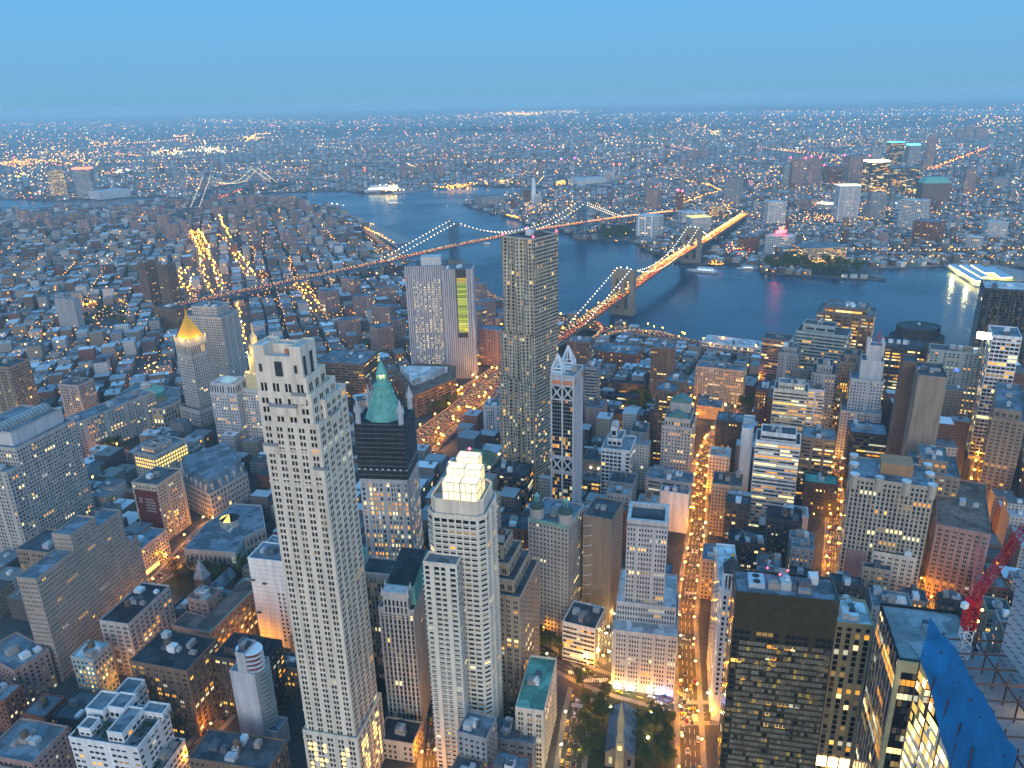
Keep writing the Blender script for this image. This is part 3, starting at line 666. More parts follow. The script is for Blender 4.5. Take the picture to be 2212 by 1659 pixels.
# --- rippled steel apartment tower, T-shaped with setbacks
def ripple(u_, z): return 2.0 * math.sin(u_ * .75 + 1.7 * math.sin(z * .021 + u_ * .2)) + 1.1 * math.sin(u_ * .33 + z * .035)
cs = C2('B', 1245, 1030, 265); th8 = 52; u, v = dirv(th8 + 90), dirv(th8)
def r8(x0, x1, y0, y1): return [cs + u * x + v * y for x, y in ((x0, y0), (x0, y1), (x1, y1), (x1, y0))]
b = empty('apartment_tower', cs, 'tallest rippled steel apartment tower with crumpled bay windows standing before the river', 'building')
MET = mat('brushed_steel_panels', (.46, .42, .345), rough=.45, noise=.2, scale=.1, metal=.1); m = MB(); wm = MB(); rf = MB(); cells8 = []
tiers8 = [(r8(0, 45, -2, 36), 0, 22, 0), (r8(0, 42, -1, 36.5), 22, 132, 1), (r8(0, 40, 0, 37.5), 132, 178, 1), (r8(1, 36.5, 1, 39), 178, 265, 1)]
for poly, z0, z1, rip in tiers8:
    FOOT.append([(p.x, p.y) for p in poly]); rf.face([(*p[:2], z1) for p in inset(poly, .8)]); ns = max(1, round((z1 - z0) / 3.4))
    for i in range(4):
        a, c = poly[i], poly[(i + 1) % 4]; L = (c - a).length; n = round(L / 2.6); d = (c - a) / L; nn = Vector((d.y, -d.x, 0)); front = rip and i in (3, 2)
        amp = 1 if front else .0
        P = lambda s, z: a + d * (L * s / n) + nn * (ripple(L * s / n, z) * amp * (0 if s in (0, n) else 1)) + Vector((0, 0, z))
        for r in range(ns):
            za, zb = z0 + (z1 - z0) * r / ns, z0 + (z1 - z0) * (r + 1) / ns
            for s in range(n):
                m.face([P(s, za), P(s + 1, za), P(s + 1, zb), P(s, zb)])
                if z0 < 1 or i == 1: continue
                f0, f1, g0, g1 = (.27, .73, .2, .86) if i in (2, 3) else (.14, .86, .25, .85)
                q = [(s + f0, za + (zb - za) * g0), (s + f1, za + (zb - za) * g0), (s + f1, za + (zb - za) * g1), (s + f0, za + (zb - za) * g1)]
                A, B_, C_, D_ = P(s, za), P(s + 1, za), P(s + 1, zb), P(s, zb)
                pt = lambda x, y: (A * (1 - x) + B_ * x) * (1 - y) + (D_ * (1 - x) + C_ * x) * y + nn * .12
                lv = random.random(); wm.face([pt(f0, g0), pt(f1, g0), pt(f1, g1), pt(f0, g1)], tuple(k_ * (.35 + lv * 9) for k_ in PAL[random.randrange(8)]) if lv < (.11 if za < 110 else .05) else random.choice(DIM))
m.build('wall', MET, b); wm.build('window', GLASS, b, lit='lit', kind='stuff'); rf.build('roof', ROOF['dark'], b)
pm = MB(); parapet(pm, tiers8[-1][0], 264.5, 1.5); pm.build('parapet', MET, b); rooftop(b, inset(tiers8[-1][0], 10), 265, 3, 0, th8)
for p in inset(tiers8[-1][0], 1.5): bulb(b, 'aviation_light', (p.x, p.y, 267.4), 1.1, MATS['red_beacon_glow'])
# --- tower with two open steel pyramids and crossed bracing
ct = C2('O', 440, 200, 166); th5 = 70
u, v = dirv(160), dirv(70)
def r5(x0, x1, y0, y1): return [ct + u * x + v * y for x, y in ((x0, y0), (x0, y1), (x1, y1), (x1, y0))]
ZT = zat(ct.x, ct.y, 'O', 440, 200)
b = building('office_tower', 'slim pale tower with white crossed bracing and two open steel pyramids on top', [(r5(0, 20, 0, 30), 0, ZT)], St('concrete', 'grey', pat='blank'), units=1)
m = MB(); wm = MB()                     # dark glass front with white frame
for x0, x1 in ((1.2, 9.3), (10.7, 18.8)):
    z = 3
    while z < ZT - 22:
        if not 76 < z < 92:
            for s_ in range(4): q = r5(x0 + s_ * 2.03, x0 + s_ * 2.03 + 1.9, -.12, 0); wm.face([(*q[3][:2], z), (*q[0][:2], z), (*q[0][:2], z + 3.1), (*q[3][:2], z + 3.1)], tuple(.6 * k_ for k_ in random.choice(PAL)) if random.random() < (.2 if z < 110 else .03) else (0, 0, 0))
        z += 3.5
    for z0, z1 in ((80, 91), (ZT - 20, ZT - 9)):
        q = r5(x0, x1, -.12, 0); wm.face([(*q[3][:2], z0), (*q[0][:2], z0), (*q[0][:2], z1), (*q[3][:2], z1)], (0, 0, 0))
        a, c = r5(x0, x1, -.5, 0)[3], r5(x0, x1, -.5, 0)[0]
        for p, q2 in ((Vector((a.x, a.y, z0)), Vector((c.x, c.y, z1))), (Vector((a.x, a.y, z1)), Vector((c.x, c.y, z0)))): m.tube(p, q2, .7)
        mid = (a + c) / 2; m.box((mid.x, mid.y, (z0 + z1) / 2), 3, 1.4, 3, 160)
for x in (.5, 10, 19.5): q = r5(x - .7, x + .7, -.8, .2); m.prism(q, 0, ZT)
for z in (79.5, 91.5, ZT - 20.6, ZT - 8.4, ZT - 3): q = r5(-.3, 20.3, -.7, .2); m.prism(q, z - .6, z + .6, bottom=True)
m.build('frame', WALL['pale'], b); wm.build('window', GLASS, b, lit='lit')
m = MB()
for q in (r5(1.6, 9, -.25, .1), r5(11, 18.4, -.25, .1), r5(-.25, .1, 1, 8), r5(-.25, .1, 22, 29)): m.prism(q, ZT - 7.5, ZT - 4)
m.build('safety_panel', mat('orange_panel', (.62, .22, .12)), b)
for (x0, x1, y0, y1, hh) in ((11, 19.5, .8, 9.5, 17), (6, 16, 16, 26, 20)):
    m = MB(); q = r5(x0, x1, y0, y1); c = (q[0] + q[2]) / 2; m.prism(inset(q, .5), ZT, ZT + 1.2)
    for z, k in ((3, 0), (6, .0)):
        for i in range(4): m.tube((*q[i][:2], ZT + z), (*q[(i + 1) % 4][:2], ZT + z), .5)
    for i in range(4): m.tube((*q[i][:2], ZT), (*q[i][:2], ZT + 6), .55); m.tube((*q[i][:2], ZT + 6), (c.x, c.y, ZT + hh), .6); mid = (q[i] + q[(i + 1) % 4]) / 2; m.tube((mid.x, mid.y, ZT + 6), (c.x, c.y, ZT + hh), .4)
    m.build('steel_pyramid', STEELW, b)
# --- pale ribbed telephone tower with a lit glass notch
cv = C2('E', 670, 70, 164); u, v = dirv(178), dirv(88)
def rv(x0, x1, y0, y1): return [cv + u * x + v * y for x, y in ((x0, y0), (x0, y1), (x1, y1), (x1, y0))]
WALL['slot'] = mat('wall_slot', (.14, .145, .16), noise=.1)
VS = St('silver', 'slate', bay=2.4, sto=3.4, fw=.34, fh=.55, lit=.0, top=3); VL = St('silver', 'slate', bay=2.4, sto=3.4, fw=.36, fh=.55, lit=.30, top=8, base=14)
b = building('office_tower', 'windowless looking pale ribbed slab tower with a bright lime lit glass notch', [(rv(0, 56, 4, 44), 0, 164, St('slot', pat='blank')), (rv(-38, 2, -2, 34), 0, 160, St('slot', pat='blank'))], VS, units=3)
m = MB()
for k in range(19):
    x = 1.2 + k * 53.6 / 18; q = rv(x - .95, x + .95, 2.6, 4.2); m.prism(q, 0, 165)
for k in range(14):
    x = -37 + k * 38.4 / 13
    if -31 < x < -16: q = rv(x - .9, x + .9, -3.1, -1.8); m.prism(q, 0, 62); continue
    q = rv(x - .95, x + .95, -3.2, -1.8); m.prism(q, 0, 161)
for k in range(11): y = k * 34 / 10; q = rv(-39.1, -37.8, y - 2.5, y - .7); m.prism(q, 0, 161)
m.build('pier', WALL['silver'], b)
m = MB()
for r in range(38):
    for k in range(22):
        if random.random() < (.0 if r < 1 else (.75 if random.random() < .8 else .1)) * (1 if r not in (6, 7, 14, 22, 23) else .25):
            x = 8.5 + k * 42 / 22; z = 18 + r * 3.4; q = rv(x - .42, x + .42, 3.9, 4.0); m.face([(*q[3][:2], z), (*q[0][:2], z), (*q[0][:2], z + 1.8), (*q[3][:2], z + 1.8)], random.choice(((1.6, 1.15, .45), (1.1, .8, .32), (2.2, 1.7, .8))))
m.build('window', GLASS, b, lit='lit', kind='stuff')
m = MB()
for r in range(22):
    z = 70 + r * 3.6; c_ = random.choice(((.46, .50, .06), (.62, .62, .12), (.30, .38, .04), (.42, .48, .04), (.2, .26, .03))) if r < 20 else (.5, .35, .05)
    for q in [rv(-31 + 3.65 * j_, -31 + 3.65 * j_ + 3.3, -2.3, -2.1) for j_ in range(4)]: c_ = tuple(t_ * random.uniform(.5, 1) for t_ in (c_[0],)) * 0 + c_; m.face([(*q[3][:2], z), (*q[0][:2], z), (*q[0][:2], z + 3), (*q[3][:2], z + 3)], c_)
m.build('lit_glass', GLASS, b, lit='lit')
m = MB(); m.prism(rv(-31.3, -16.2, -2.25, -2.05), 148, 160.5); m.build('dark_louvre', MATS['dark_louvre'], b); m = MB(); m.prism(rv(-31.5, -16, -2.25, -2.05), 62, 69); m.build('dark_louvre', MATS['dark_louvre'], b)
m = MB(); m.prism(rv(6, 34, 12, 30), 164, 176); m.build('penthouse', WALL['pale'], b)
# --- courthouse tower with floodlit golden pyramid
cg = C2('D', 1230, 540, 112); cg = C2('D', 1210, 545, 112); u, v = dirv(150), dirv(60)
def rg(x0, x1, y0, y1): return [cg + u * x + v * y for x, y in ((x0, y0), (x0, y1), (x1, y1), (x1, y0))]
GS = St('stone', 'dark', bay=3.2, sto=3.7, fw=.42, fh=.55, lit=.03, top=4)
b = building('courthouse_tower', 'grey stone courthouse tower topped by a floodlit golden pyramid', [(rg(-6, 32, -6, 32), 0, 22), (rg(0, 26, 0, 26), 22, 92), (rg(.8, 25.2, .8, 25.2), 92, 104, St('stone', 'dark', bay=3, sto=10, fw=.5, fh=.8, lit=.3)), (rg(0, 26, 0, 26), 104, 112, St('stone', 'dark', pat='blank'))], GS, nind=60, units=0)
m = MB()
for i in range(4):
    for k in range(9):
        a, c = inset(rg(0, 26, 0, 26), -.3)[i], inset(rg(0, 26, 0, 26), -.3)[(i + 1) % 4]; p = a + (c - a) * ((k + .5) / 9); m.tube((p.x, p.y, 92), (p.x, p.y, 104), .7, 6)
m.build('colonnade', WALL['stone'], b)
GOLD = mat('gilded_roof', (.85, .44, .05), rough=.5, metal=.25, noise=.25, scale=.4); q = rg(3, 23, 3, 23); c = (q[0] + q[2]) / 2
m = MB(); m.frustum(rg(2, 24, 2, 24), 112.1, rg(11.9, 14.1, 11.9, 14.1), 139); m.prism(rg(12.2, 13.8, 12.2, 13.8), 139, 143); m.cone(rg(12, 14, 12, 14), 143, (c.x, c.y, 149))
for i in range(4):
    a, d_ = rg(4, 22, 4, 22)[i], rg(4, 22, 4, 22)[(i + 1) % 4]
    for k, z in ((.3, 116), (.5, 116), (.7, 116), (.4, 121), (.6, 121)): 
        p = a + (d_ - a) * k; cc = c + (p - c) * (1 - (z - 112) / 32); m.box((cc.x, cc.y, z), 1.2, 1.2, 2, 60)
m.build('golden_pyramid', GOLD, b)
FLM = lampmat('floodlight_glow', (9, 5.5, 1.5))
for p in inset(rg(0, 26, 0, 26), .8) + [(rg(0, 26, 0, 26)[i] + rg(0, 26, 0, 26)[(i + 1) % 4]) / 2 for i in range(4)]:
    bulb(b, 'floodlight', (p.x, p.y, 114.6), .5, FLM)
    l = bpy.data.objects.new('floodlight_beam', bpy.data.lights.new('floodlight_beam', 'POINT')); COL.objects.link(l); l.parent = b; q = p + (p - c) * .28; l.location = Vector((q.x, q.y, 113.5)) - WL[b.name]
    l.data.energy = 4300; l.data.color = (1, .56, .10); l.data.shadow_soft_size = .8
# --- municipal wedding-cake building with lit golden spire
cm_ = C2('D', 1500, 830, 81); u, v = dirv(166), dirv(76)
def rm_(x0, x1, y0, y1): return [cm_ + u * x + v * y for x, y in ((x0, y0), (x0, y1), (x1, y1), (x1, y0))]
b = building('municipal_building', 'pale classical skyscraper with concave front and a floodlit golden spire', [(rm_(-3, 31, -1, 26), 0, 70), (rm_(-2, 30, 0, 25), 70, 81, St('pale', 'pale', bay=3.4, sto=9, fw=.45, fh=.8, lit=.3)), (rm_(-40, -3, 10, 34), 0, 72), (rm_(-70, -40, -1, 26), 0, 76)], St('pale', 'pale', bay=3.2, sto=3.5, fw=.45, fh=.55, lit=.12, top=2), nind=60, units=1)
c = cm_ + u * -20 + v * 22; m = MB(); sp = lambda r, n=12: [c + dirv(k * 360 / n) * r for k in range(n)]
m.prism([c + u * x + v * y for x, y in ((-12, -9), (-12, 9), (12, 9), (12, -9))], 72, 92); m.prism(sp(9), 92, 112); m.prism(sp(6.5), 112, 124); m.prism(sp(4), 124, 133); m.cone(sp(4.3), 133, (c.x, c.y, 140)); m.tube((c.x, c.y, 138), (c.x, c.y, 149), .9)
m.build('spire', mat('pale_spire_stone', (.62, .50, .28)), b)
m = MB(); m.frustum(rm_(6, 22, 6, 20), 81.2, rm_(12, 16, 11, 15), 86); m.build('pyramid_skylight', mat('pale_green_copper', (.42, .62, .60)), b)
for k in range(5):
    p = c + dirv(200 + k * 35) * 13; l = bpy.data.objects.new('floodlight_beam', bpy.data.lights.new('floodlight_beam', 'POINT')); COL.objects.link(l); l.parent = b; l.location = Vector((p.x, p.y, 100 + 9 * k)) - WL[b.name]; l.data.energy = 3200; l.data.color = (1, .6, .15); l.data.shadow_soft_size = .6
    bulb(b, 'floodlight', p + Vector((0, 0, 93)), .5, FLM)
# ------------------------------------------------------------------ other hand-placed buildings
def S(wall, roof, kind, lit=.06, row=0., **k):
    d = dict(punch=dict(bay=3.2, sto=3.5, fw=.42, fh=.5), pair=dict(bay=5, sto=3.6, fh=.55, pat='pair'), strip=dict(bay=2.6, sto=3.7, fw=.96, fh=.45),
             pier=dict(bay=2.6, sto=3.6, fw=.5, fh=.72), grid=dict(bay=4, sto=3.8, fw=.78, fh=.62), blank=dict(pat='blank'), apt=dict(bay=4.2, sto=3, fw=.5, fh=.5), glass=dict(bay=2, sto=3.8, fw=.9, fh=.82))[kind].copy()
    d.update(k); return St(wall, roof, lit=lit, row=row, **d)
def bx(C, h, w, d, th, label, st, nind=0, units=3, tank=0, steps=(), name='office_building', z0=0, cat='building', par=True, foot=True):
    """C: pixel of the near right-hand roof corner; steps: (inset left, right, front, back, extra height)"""
    p = at(*C, h); poly = rect(p, w, d, th); tiers = [(poly, z0, h)]; u, v = dirv(th + 90), dirv(th); z = h; c = Vector((p.x, p.y, 0))
    for l, r, f, bk, dz in steps:
        c1 = c + u * r + v * f; w -= l + r; d -= f + bk; tiers.append((rect(c1, w, d, th), z, z + dz)); z += dz; c = c1
    return building(name, label, tiers, st, nind, units, tank, th=th, par=par, foot=foot, cat=cat)
WALL['tanstrip'] = mat('wall_tan_strip', (.44, .33, .19), noise=.15, scale=.06)
WALL['bronze'] = mat('wall_bronze_glass', (.05, .042, .028), rough=.22, noise=.2, scale=.3, spec=.5)
TB = [
 (('L', 370, 1615), 30, 34, 28, 77, 'broad flat blue-grey roof over a pinkish brick block in the bottom corner of the view', S('rose', 'slate', 'punch', .03), 20, 4, 1, ()),
 (('L', 160, 550), 30, 40, 24, 60, 'pink brick loft block with a regular window grid at the very edge of the view', S('rose', 'slate', 'punch', .03, bay=3.6), 30, 3, 0, ()),
 (('L', 1065, 420), 36, 17, 17, 77, 'small pale green block with amber windows and white roof sheds beside the dark-roofed loft', S('green', 'pale', 'punch', .3), 20, 3, 1, ()),
 (('K', 1475, 1490), 45, 23, 46, 77, 'loft block with a very dark flat roof edged in pale stone beside the churchyard', S('stone', 'tar', 'pair', .03), 40, 4, 1, ()),
 (('K', 1385, 810), 26, 17, 58, 75, 'long low stone hall with pale roof and a glowing yellow row of shopfronts', S('stone', 'slate', 'punch', .02), 20, 2, 0, ()),
 (('K', 760, 690), 70, 44, 30, 77, 'dark blue flat roof with white plant boxes joined behind the sheer brown slab', S('ltbrown', 'dark', 'pier', .05), 20, 5, 1, ()),
 (('N', 310, 555), 52, 42, 32, 75, 'heavy brown loft block with a cluttered dark roof above the orange-lit side street', S('brown', 'tar', 'pair', .13), 60, 7, 1, ()),
 (('N', 1180, 480), 46, 36, 24, 75, 'dark masonry block with roof pergola frames tucked behind the slender concrete tower', S('dark', 'tar', 'pair', .10), 40, 2, 0, ((6, 8, 4, 6, 5),)),
 (('N', 1250, 1700), 30, 50, 22, 78, 'low cluttered black-and-blue roof at the bottom edge below the slender concrete tower', S('brown', 'dark', 'punch', .05), 10, 7, 1, ()),
 (('M', 1420, 770), 75, 28, 22, 77, 'blank white stone block with small balconies pressed against the tallest cream tower', S('white', 'slate', 'blank'), 0, 2, 0, ()),
 (('J', 900, 300), 60, 30, 26, 75, 'grey pilastered block with yellow lower windows behind the barrel-vaulted tower', S('grey', 'dark', 'pier', .06), 0, 2, 0, ()),
 (('J', 100, 90), 95, 40, 30, 75, 'grey-brown tower with dense dark window strips at the far edge above the barrel vault', S('ltbrown', 'dark', 'pier', .04, bay=3), 20, 2, 0, ()),
 (('D', 1010, 1480), 58, 28, 34, 74, 'beige block carrying a large dark red advertising banner', S('beige', 'dark', 'punch', .16), 40, 3, 0, ()),
 (('D', 990, 1290), 44, 30, 44, 66, 'stone office block with three full rows of glowing yellow windows', S('stone', 'slate', 'punch', .12), 30, 4, 0, ((6, 6, 6, 14, 5),)),
 (('D', 480, 1080), 45, 26, 110, 64, 'very long stone government slab with dim yellow windows above the lit plaza', S('stone', 'slate', 'punch', .16, bay=4.5), 20, 4, 0, ()),
 (('D', 470, 285), 62, 46, 14, 70, 'plain blue-grey windowless slab among the low rooftops', S('grey', 'slate', 'blank'), 0, 1, 0, ()),
 (('D', 1420, 400), 118, 56, 40, 74, 'huge grey courthouse tower with pale lime lit top floors behind the golden pyramid', S('stone', 'slate', 'punch', .03), 20, 3, 0, ((8, 8, 6, 6, 12),)),
 (('D', 1070, 60), 90, 26, 24, 70, 'dark purple-brown twin slab tower with sparse orange windows', S('brown', 'dark', 'apt', .04), 20, 2, 0, ()),
 (('D', 930, 50), 92, 20, 30, 70, 'taller half of the dark purple-brown tower pair above the golden pyramid', S('brown', 'dark', 'apt', .02), 10, 2, 0, ()),
 (('D', 1130, 345), 44, 54, 26, 68, 'wide purple-brown apartment block standing before the twin slab towers', S('brown', 'dark', 'apt', .02), 10, 2, 0, ()),
 (('E', 150, 700), 48, 70, 60, 78, 'broad dark brown office block with rows of amber windows behind the netted tower', S('brown', 'slate', 'strip', .03, row=.04), 20, 4, 0, ()),
 (('H', 1310, 1290), 45, 17, 46, 77, 'cream stone block with a flat jade green roof beside the narrow car-filled street', S('cream', 'green', 'pair', .05), 30, 2, 0, ()),
 (('H', 1250, 1500), 26, 36, 16, 77, 'low block with white roof ducts and cooling units at the bottom edge', S('grey', 'slate', 'pair', .05), 20, 9, 0, ()),
 (('H', 470, 1500), 14, 24, 18, 77, 'low dark-roofed annex between the cream tower and the ribbed gothic wing', S('beige', 'tar', 'punch', .02), 10, 3, 0, ()),
 (('E', 940, 1640), 148, 26, 24, 70, 'brown setback tower directly behind the glowing lantern crown', S('tan', 'pale', 'punch', .06), 40, 1, 0, ()),
 (('H', 1155, 560), 92, 34, 44, 72, 'tan stepped masonry tower with blue slate terraces', S('tan', 'dark', 'pair', .05), 60, 2, 1, ((4, 5, 5, 3, 8), (4, 5, 5, 3, 8), (3, 5, 5, 3, 9))),
 (('H', 1470, 100), 95, 31, 34, 66, 'grey brick tower slab with two green copper domed cupolas on its roof', S('stone', 'slate', 'punch', .05, bay=2.8), 70, 4, 0, ()),
 (('H', 1750, 60), 92, 22, 30, 66, 'windowless dark brown rear wing beside the twin-cupola tower', S('ltbrown', 'dark', 'blank'), 0, 2, 0, ()),
 (('H', 1640, 760), 32, 24, 26, 67, 'narrow white banded corner block with rooftop air units beside the busy junction', S('white', 'dark', 'strip', .12), 30, 5, 0, ()),
 (('H', 1290, 130), 45, 50, 24, 76, 'dark red brick pinnacled block with amber windows behind the stepped tan tower', S('redbrick', 'dark', 'punch', .12), 20, 3, 0, ()),
 (('H', 1290, 400), 14, 40, 30, 72, 'low dark roofed annex in the shade beside the twin-cupola tower', S('dark', 'slate', 'punch', .02), 0, 5, 0, ()),
 (('Q', 1840, 1420), 170, 44, 18, 78, 'black glass hotel slab with scattered amber rooms and red roof beacons', S('bronze', 'slate', 'glass', .06, bay=2.6, sto=3.2, fh=.62, fw=.84, top=19), 100, 7, 0, ()),
 (('Q', 690, 1270), 96, 12, 50, 78, 'narrow white classical block with a temple-like roof turret beside the black hotel slab', S('white', 'pale', 'pair', .12), 40, 3, 0, ()),
 (('T', 485, 315), 120, 19, 22, 78, 'tan tower with vertical window strips and white-lit shopfronts at its foot', S('tanstrip', 'pale', 'pier', .13, bay=4.7, fw=.5, fh=.8, sto=3.5), 60, 5, 0, ()),
 (('S', 1190, 750), 108, 56, 38, 68, 'broad beige art deco slab with six round turret caps along its roof', S('beige', 'slate', 'pier', .10, bay=3.1), 80, 4, 0, ()),
 (('S', 390, 1490), 46, 13, 18, 70, 'narrow windowless rust-red tower below the beige turreted slab', S('rose', 'dark', 'blank'), 0, 2, 0, ()),
 (('S', 970, 1560), 50, 30, 24, 68, 'cream classical block with a sunken dark roof below the beige turreted slab', S('cream', 'tar', 'pair', .06), 30, 3, 0, ()),
 (('I', 1500, 650), 44, 26, 22, 72, 'low pale blue roof with large air-handling boxes right above the black cream-framed tower', S('grey', 'slate', 'punch', .05), 10, 6, 0, ()),
 (('F', 775, 1220), 88, 38, 26, 70, 'white office tower with thin dark window bands and glowing amber floors', S('white', 'dark', 'strip', .16, row=.18), 70, 3, 0, ((4, 4, 4, 4, 7),)),
 (('F', 470, 1120), 86, 10, 34, 70, 'blank white service slab attached to the thin-banded office tower', S('white', 'pale', 'blank'), 0, 1, 0, ()),
 (('F', 825, 880), 88, 34, 26, 68, 'cream banded tower with a columned penthouse and brilliantly lit upper floors', S('cream', 'slate', 'strip', .25, row=.25), 40, 3, 0, ((4, 4, 4, 6, 6),)),
 (('F', 930, 870), 76, 18, 26, 68, 'shorter white banded wing right beside the columned penthouse tower', S('white', 'slate', 'strip', .3, row=.2), 20, 3, 0, ()),
 (('F', 1000, 1190), 66, 30, 28, 70, 'plain brownish block with one glowing floor beside the second orange street', S('ltbrown', 'slate', 'strip', .10, row=.1), 20, 3, 0, ()),
 (('F', 1000, 770), 92, 24, 34, 66, 'dark setback masonry tower with blue roof terraces behind the columned penthouse tower', S('grey', 'dark', 'punch', .03), 10, 3, 0, ((4, 4, 6, 4, 8),)),
 (('F', 1080, 520), 112, 58, 34, 60, 'pale green banded office block with black penthouse near the water', S('green', 'dark', 'strip', .07, sto=4), 20, 4, 0, ((6, 16, 6, 8, 8),)),
 (('F', 1245, 400), 118, 66, 50, 62, 'bulky brown office block with most window bands glowing yellow at the waterfront', S('brown', 'slate', 'strip', .5, row=.3, sto=4), 40, 6, 0, ((8, 8, 8, 8, 7),)),
 (('F', 705, 550), 64, 36, 30, 62, 'reddish brown office block with one lit row beside the pale green banded one', S('rose', 'dark', 'strip', .08, row=.05), 10, 2, 0, ()),
 (('F', 1580, 610), 100, 44, 40, 64, 'dark glass block with flat black roof behind the blank concrete slab', S('dark', 'dark', 'strip', .35, row=.2), 10, 4, 0, ()),
 (('F', 1720, 790), 150, 22, 40, 68, 'great windowless brown concrete slab tower with white roof railings', S('ltbrown', 'dark', 'blank'), 0, 3, 0, ()),
 (('F', 1530, 690), 152, 12, 22, 68, 'thin shadowed companion fin of the windowless concrete slab', S('brown', 'dark', 'blank'), 0, 0, 0, ()),
 (('F', 2010, 640), 108, 60, 24, 66, 'wide grey-green apartment slab dotted with amber rooms and one blue window', S('green', 'dark', 'apt', .10), 60, 5, 0, ()),
 (('F', 2200, 530), 140, 26, 40, 64, 'white gridded concrete tower with wide dark windows beside the apartment slab', S('white', 'slate', 'grid', .12, sto=4.2, fw=.86), 50, 2, 0, ()),
 (('F', 2330, 235), 150, 60, 50, 64, 'dark bronze glass tower cut by the frame edge above the white gridded tower', S('dark', 'pale', 'glass', .003), 20, 2, 0, ()),
 (('F', 1335, 1160), 62, 34, 30, 70, 'dark glass block with a sloping blue glass roof before the windowless slab', S('dark', 'slate', 'strip', .06, row=.05), 10, 6, 0, ()),
 (('S', 1480, 640), 84, 36, 44, 66, 'grey-brown setback block with a dull green cornice behind the beige turreted slab', S('ltbrown', 'slate', 'pair', .12), 40, 6, 0, ((6, 10, 6, 6, 10),)),
 (('S', 1830, 1290), 66, 36, 90, 62, 'long purple-brown flat-roofed block beside the shadowed canyon street', S('rose', 'brown', 'pair', .02), 20, 2, 0, ()),
 (('R', 2230, 1560), 92, 26, 90, 58, 'grey stepped block with stone ledges at the right margin', S('ltbrown', 'slate', 'pair', .03), 30, 2, 0, ((0, 4, 4, 4, 8),)),
 (('O', 1085, 1060), 62, 28, 36, 72, 'white gridded loft block with stepped blue terraces and a white roof cabin', S('white', 'slate', 'grid', .06), 40, 3, 0, ((4, 10, 10, 4, 7), (2, 6, 6, 2, 9))),
 (('O', 1270, 850), 50, 17, 28, 72, 'windowless grey box with dark roof between the loft block and the brown towers', S('grey', 'dark', 'blank'), 0, 1, 0, ()),
 (('O', 1790, 800), 80, 28, 40, 70, 'grey stone skyscraper with two green temple-like copper roofs', S('stone', 'dark', 'punch', .08, bay=2.9), 60, 0, 0, ((2, 2, 2, 4, 8),)),
 (('O', 1610, 375), 84, 22, 26, 70, 'brown balcony tower with salmon lights beside the green-temple skyscraper', S('brown', 'slate', 'apt', .12, sto=2.9, fw=.7, fh=.4), 20, 2, 0, ()),
 (('O', 1720, 270), 78, 22, 24, 70, 'second brown balcony tower partly behind the salmon-lit one', S('brown', 'slate', 'apt', .05, sto=2.9, fw=.7, fh=.4), 10, 2, 0, ()),
 (('E', 2150, 600), 72, 30, 26, 72, 'tall dark balconied tower above the low courtyard slabs', S('brown', 'slate', 'apt', .05, sto=2.9, fw=.7, fh=.4), 10, 3, 0, ()),
 (('E', 1605, 560), 66, 32, 26, 72, 'dark balconied tower just right of the rippled steel tower', S('brown', 'slate', 'apt', .05, sto=2.9, fw=.7, fh=.4), 10, 3, 0, ()),
 (('E', 1650, 740), 70, 20, 24, 72, 'dark balconied tower peeking out behind the open steel pyramids', S('brown', 'slate', 'apt', .04, sto=2.9, fw=.7, fh=.4), 10, 2, 0, ()),
 (('O', 765, 570), 48, 20, 30, 72, 'windowless pink brick slab with a white roof tank right of the braced tower', S('rose', 'slate', 'blank'), 0, 1, 1, ()),
 (('O', 700, 100), 88, 14, 24, 72, 'grey ribbed slab directly behind the braced tower', S('grey', 'slate', 'strip', .02), 0, 1, 0, ()),
 (('O', 1260, 290), 18, 100, 12, 74, 'longest low dark courtyard slab nearest the brick market hall', S('dark', 'tar', 'strip', .06), 0, 2, 0, ()),
 (('O', 1170, 430), 18, 84, 12, 74, 'middle low dark courtyard slab facing the garden', S('dark', 'tar', 'strip', .06), 0, 2, 0, ()),
 (('O', 1330, 650), 20, 96, 14, 74, 'front low dark courtyard slab with curved balconies', S('dark', 'tar', 'strip', .10), 0, 2, 0, ()),
 (('O', 960, 800), 16, 40, 12, 74, 'short low dark slab closing the courtyard in front', S('dark', 'tar', 'strip', .10), 0, 2, 0, ()),
 (('E', 1905, 640), 24, 62, 46, 66, 'red brick market hall with a sloping blue-grey metal roof', S('redbrick', 'slate', 'punch', .12), 10, 4, 0, ()),
 (('F', 415, 745), 46, 62, 24, 66, 'pale beige apartment slab with a glowing stairwell window column near the waterfront', S('beige', 'slate', 'apt', .22, bay=3.2), 30, 3, 0, ()),
 (('O', 2130, 560), 16, 30, 26, 68, 'tan low hall with bright amber forecourt beside the pale beige slab', S('tan', 'slate', 'blank'), 0, 2, 0, ()),
 (('O', 870, 1190), 34, 30, 26, 72, 'squat dark concrete hall with three white floodlights under its cornice', S('ltbrown', 'dark', 'blank'), 0, 2, 0, ()),
 (('O', 820, 1420), 22, 32, 24, 72, 'low glassy annex with pale lit roof below the floodlit concrete hall', S('glass', 'slate', 'grid', .25), 10, 3, 0, ()),
 (('O', 1125, 1440), 44, 24, 22, 72, 'blank blue-grey slab wall in front of the white gridded loft block', S('grey', 'dark', 'blank'), 0, 2, 0, ()),
 (('O', 1790, 1430), 46, 42, 22, 70, 'blue-roofed plant-covered block in front of the green-temple skyscraper', S('grey', 'slate', 'strip', .05), 10, 6, 0, ()),
 (('O', 1760, 1560), 40, 26, 14, 70, 'plain white wall block with a small dark vent beside the wide orange street', S('white', 'slate', 'blank'), 0, 2, 0, ()),
 (('E', 960, 1370), 52, 40, 30, 72, 'stone block with a green hipped roof and bright corner floodlights by the highway', S('stone', 'green', 'grid', .10), 20, 1, 0, ()),
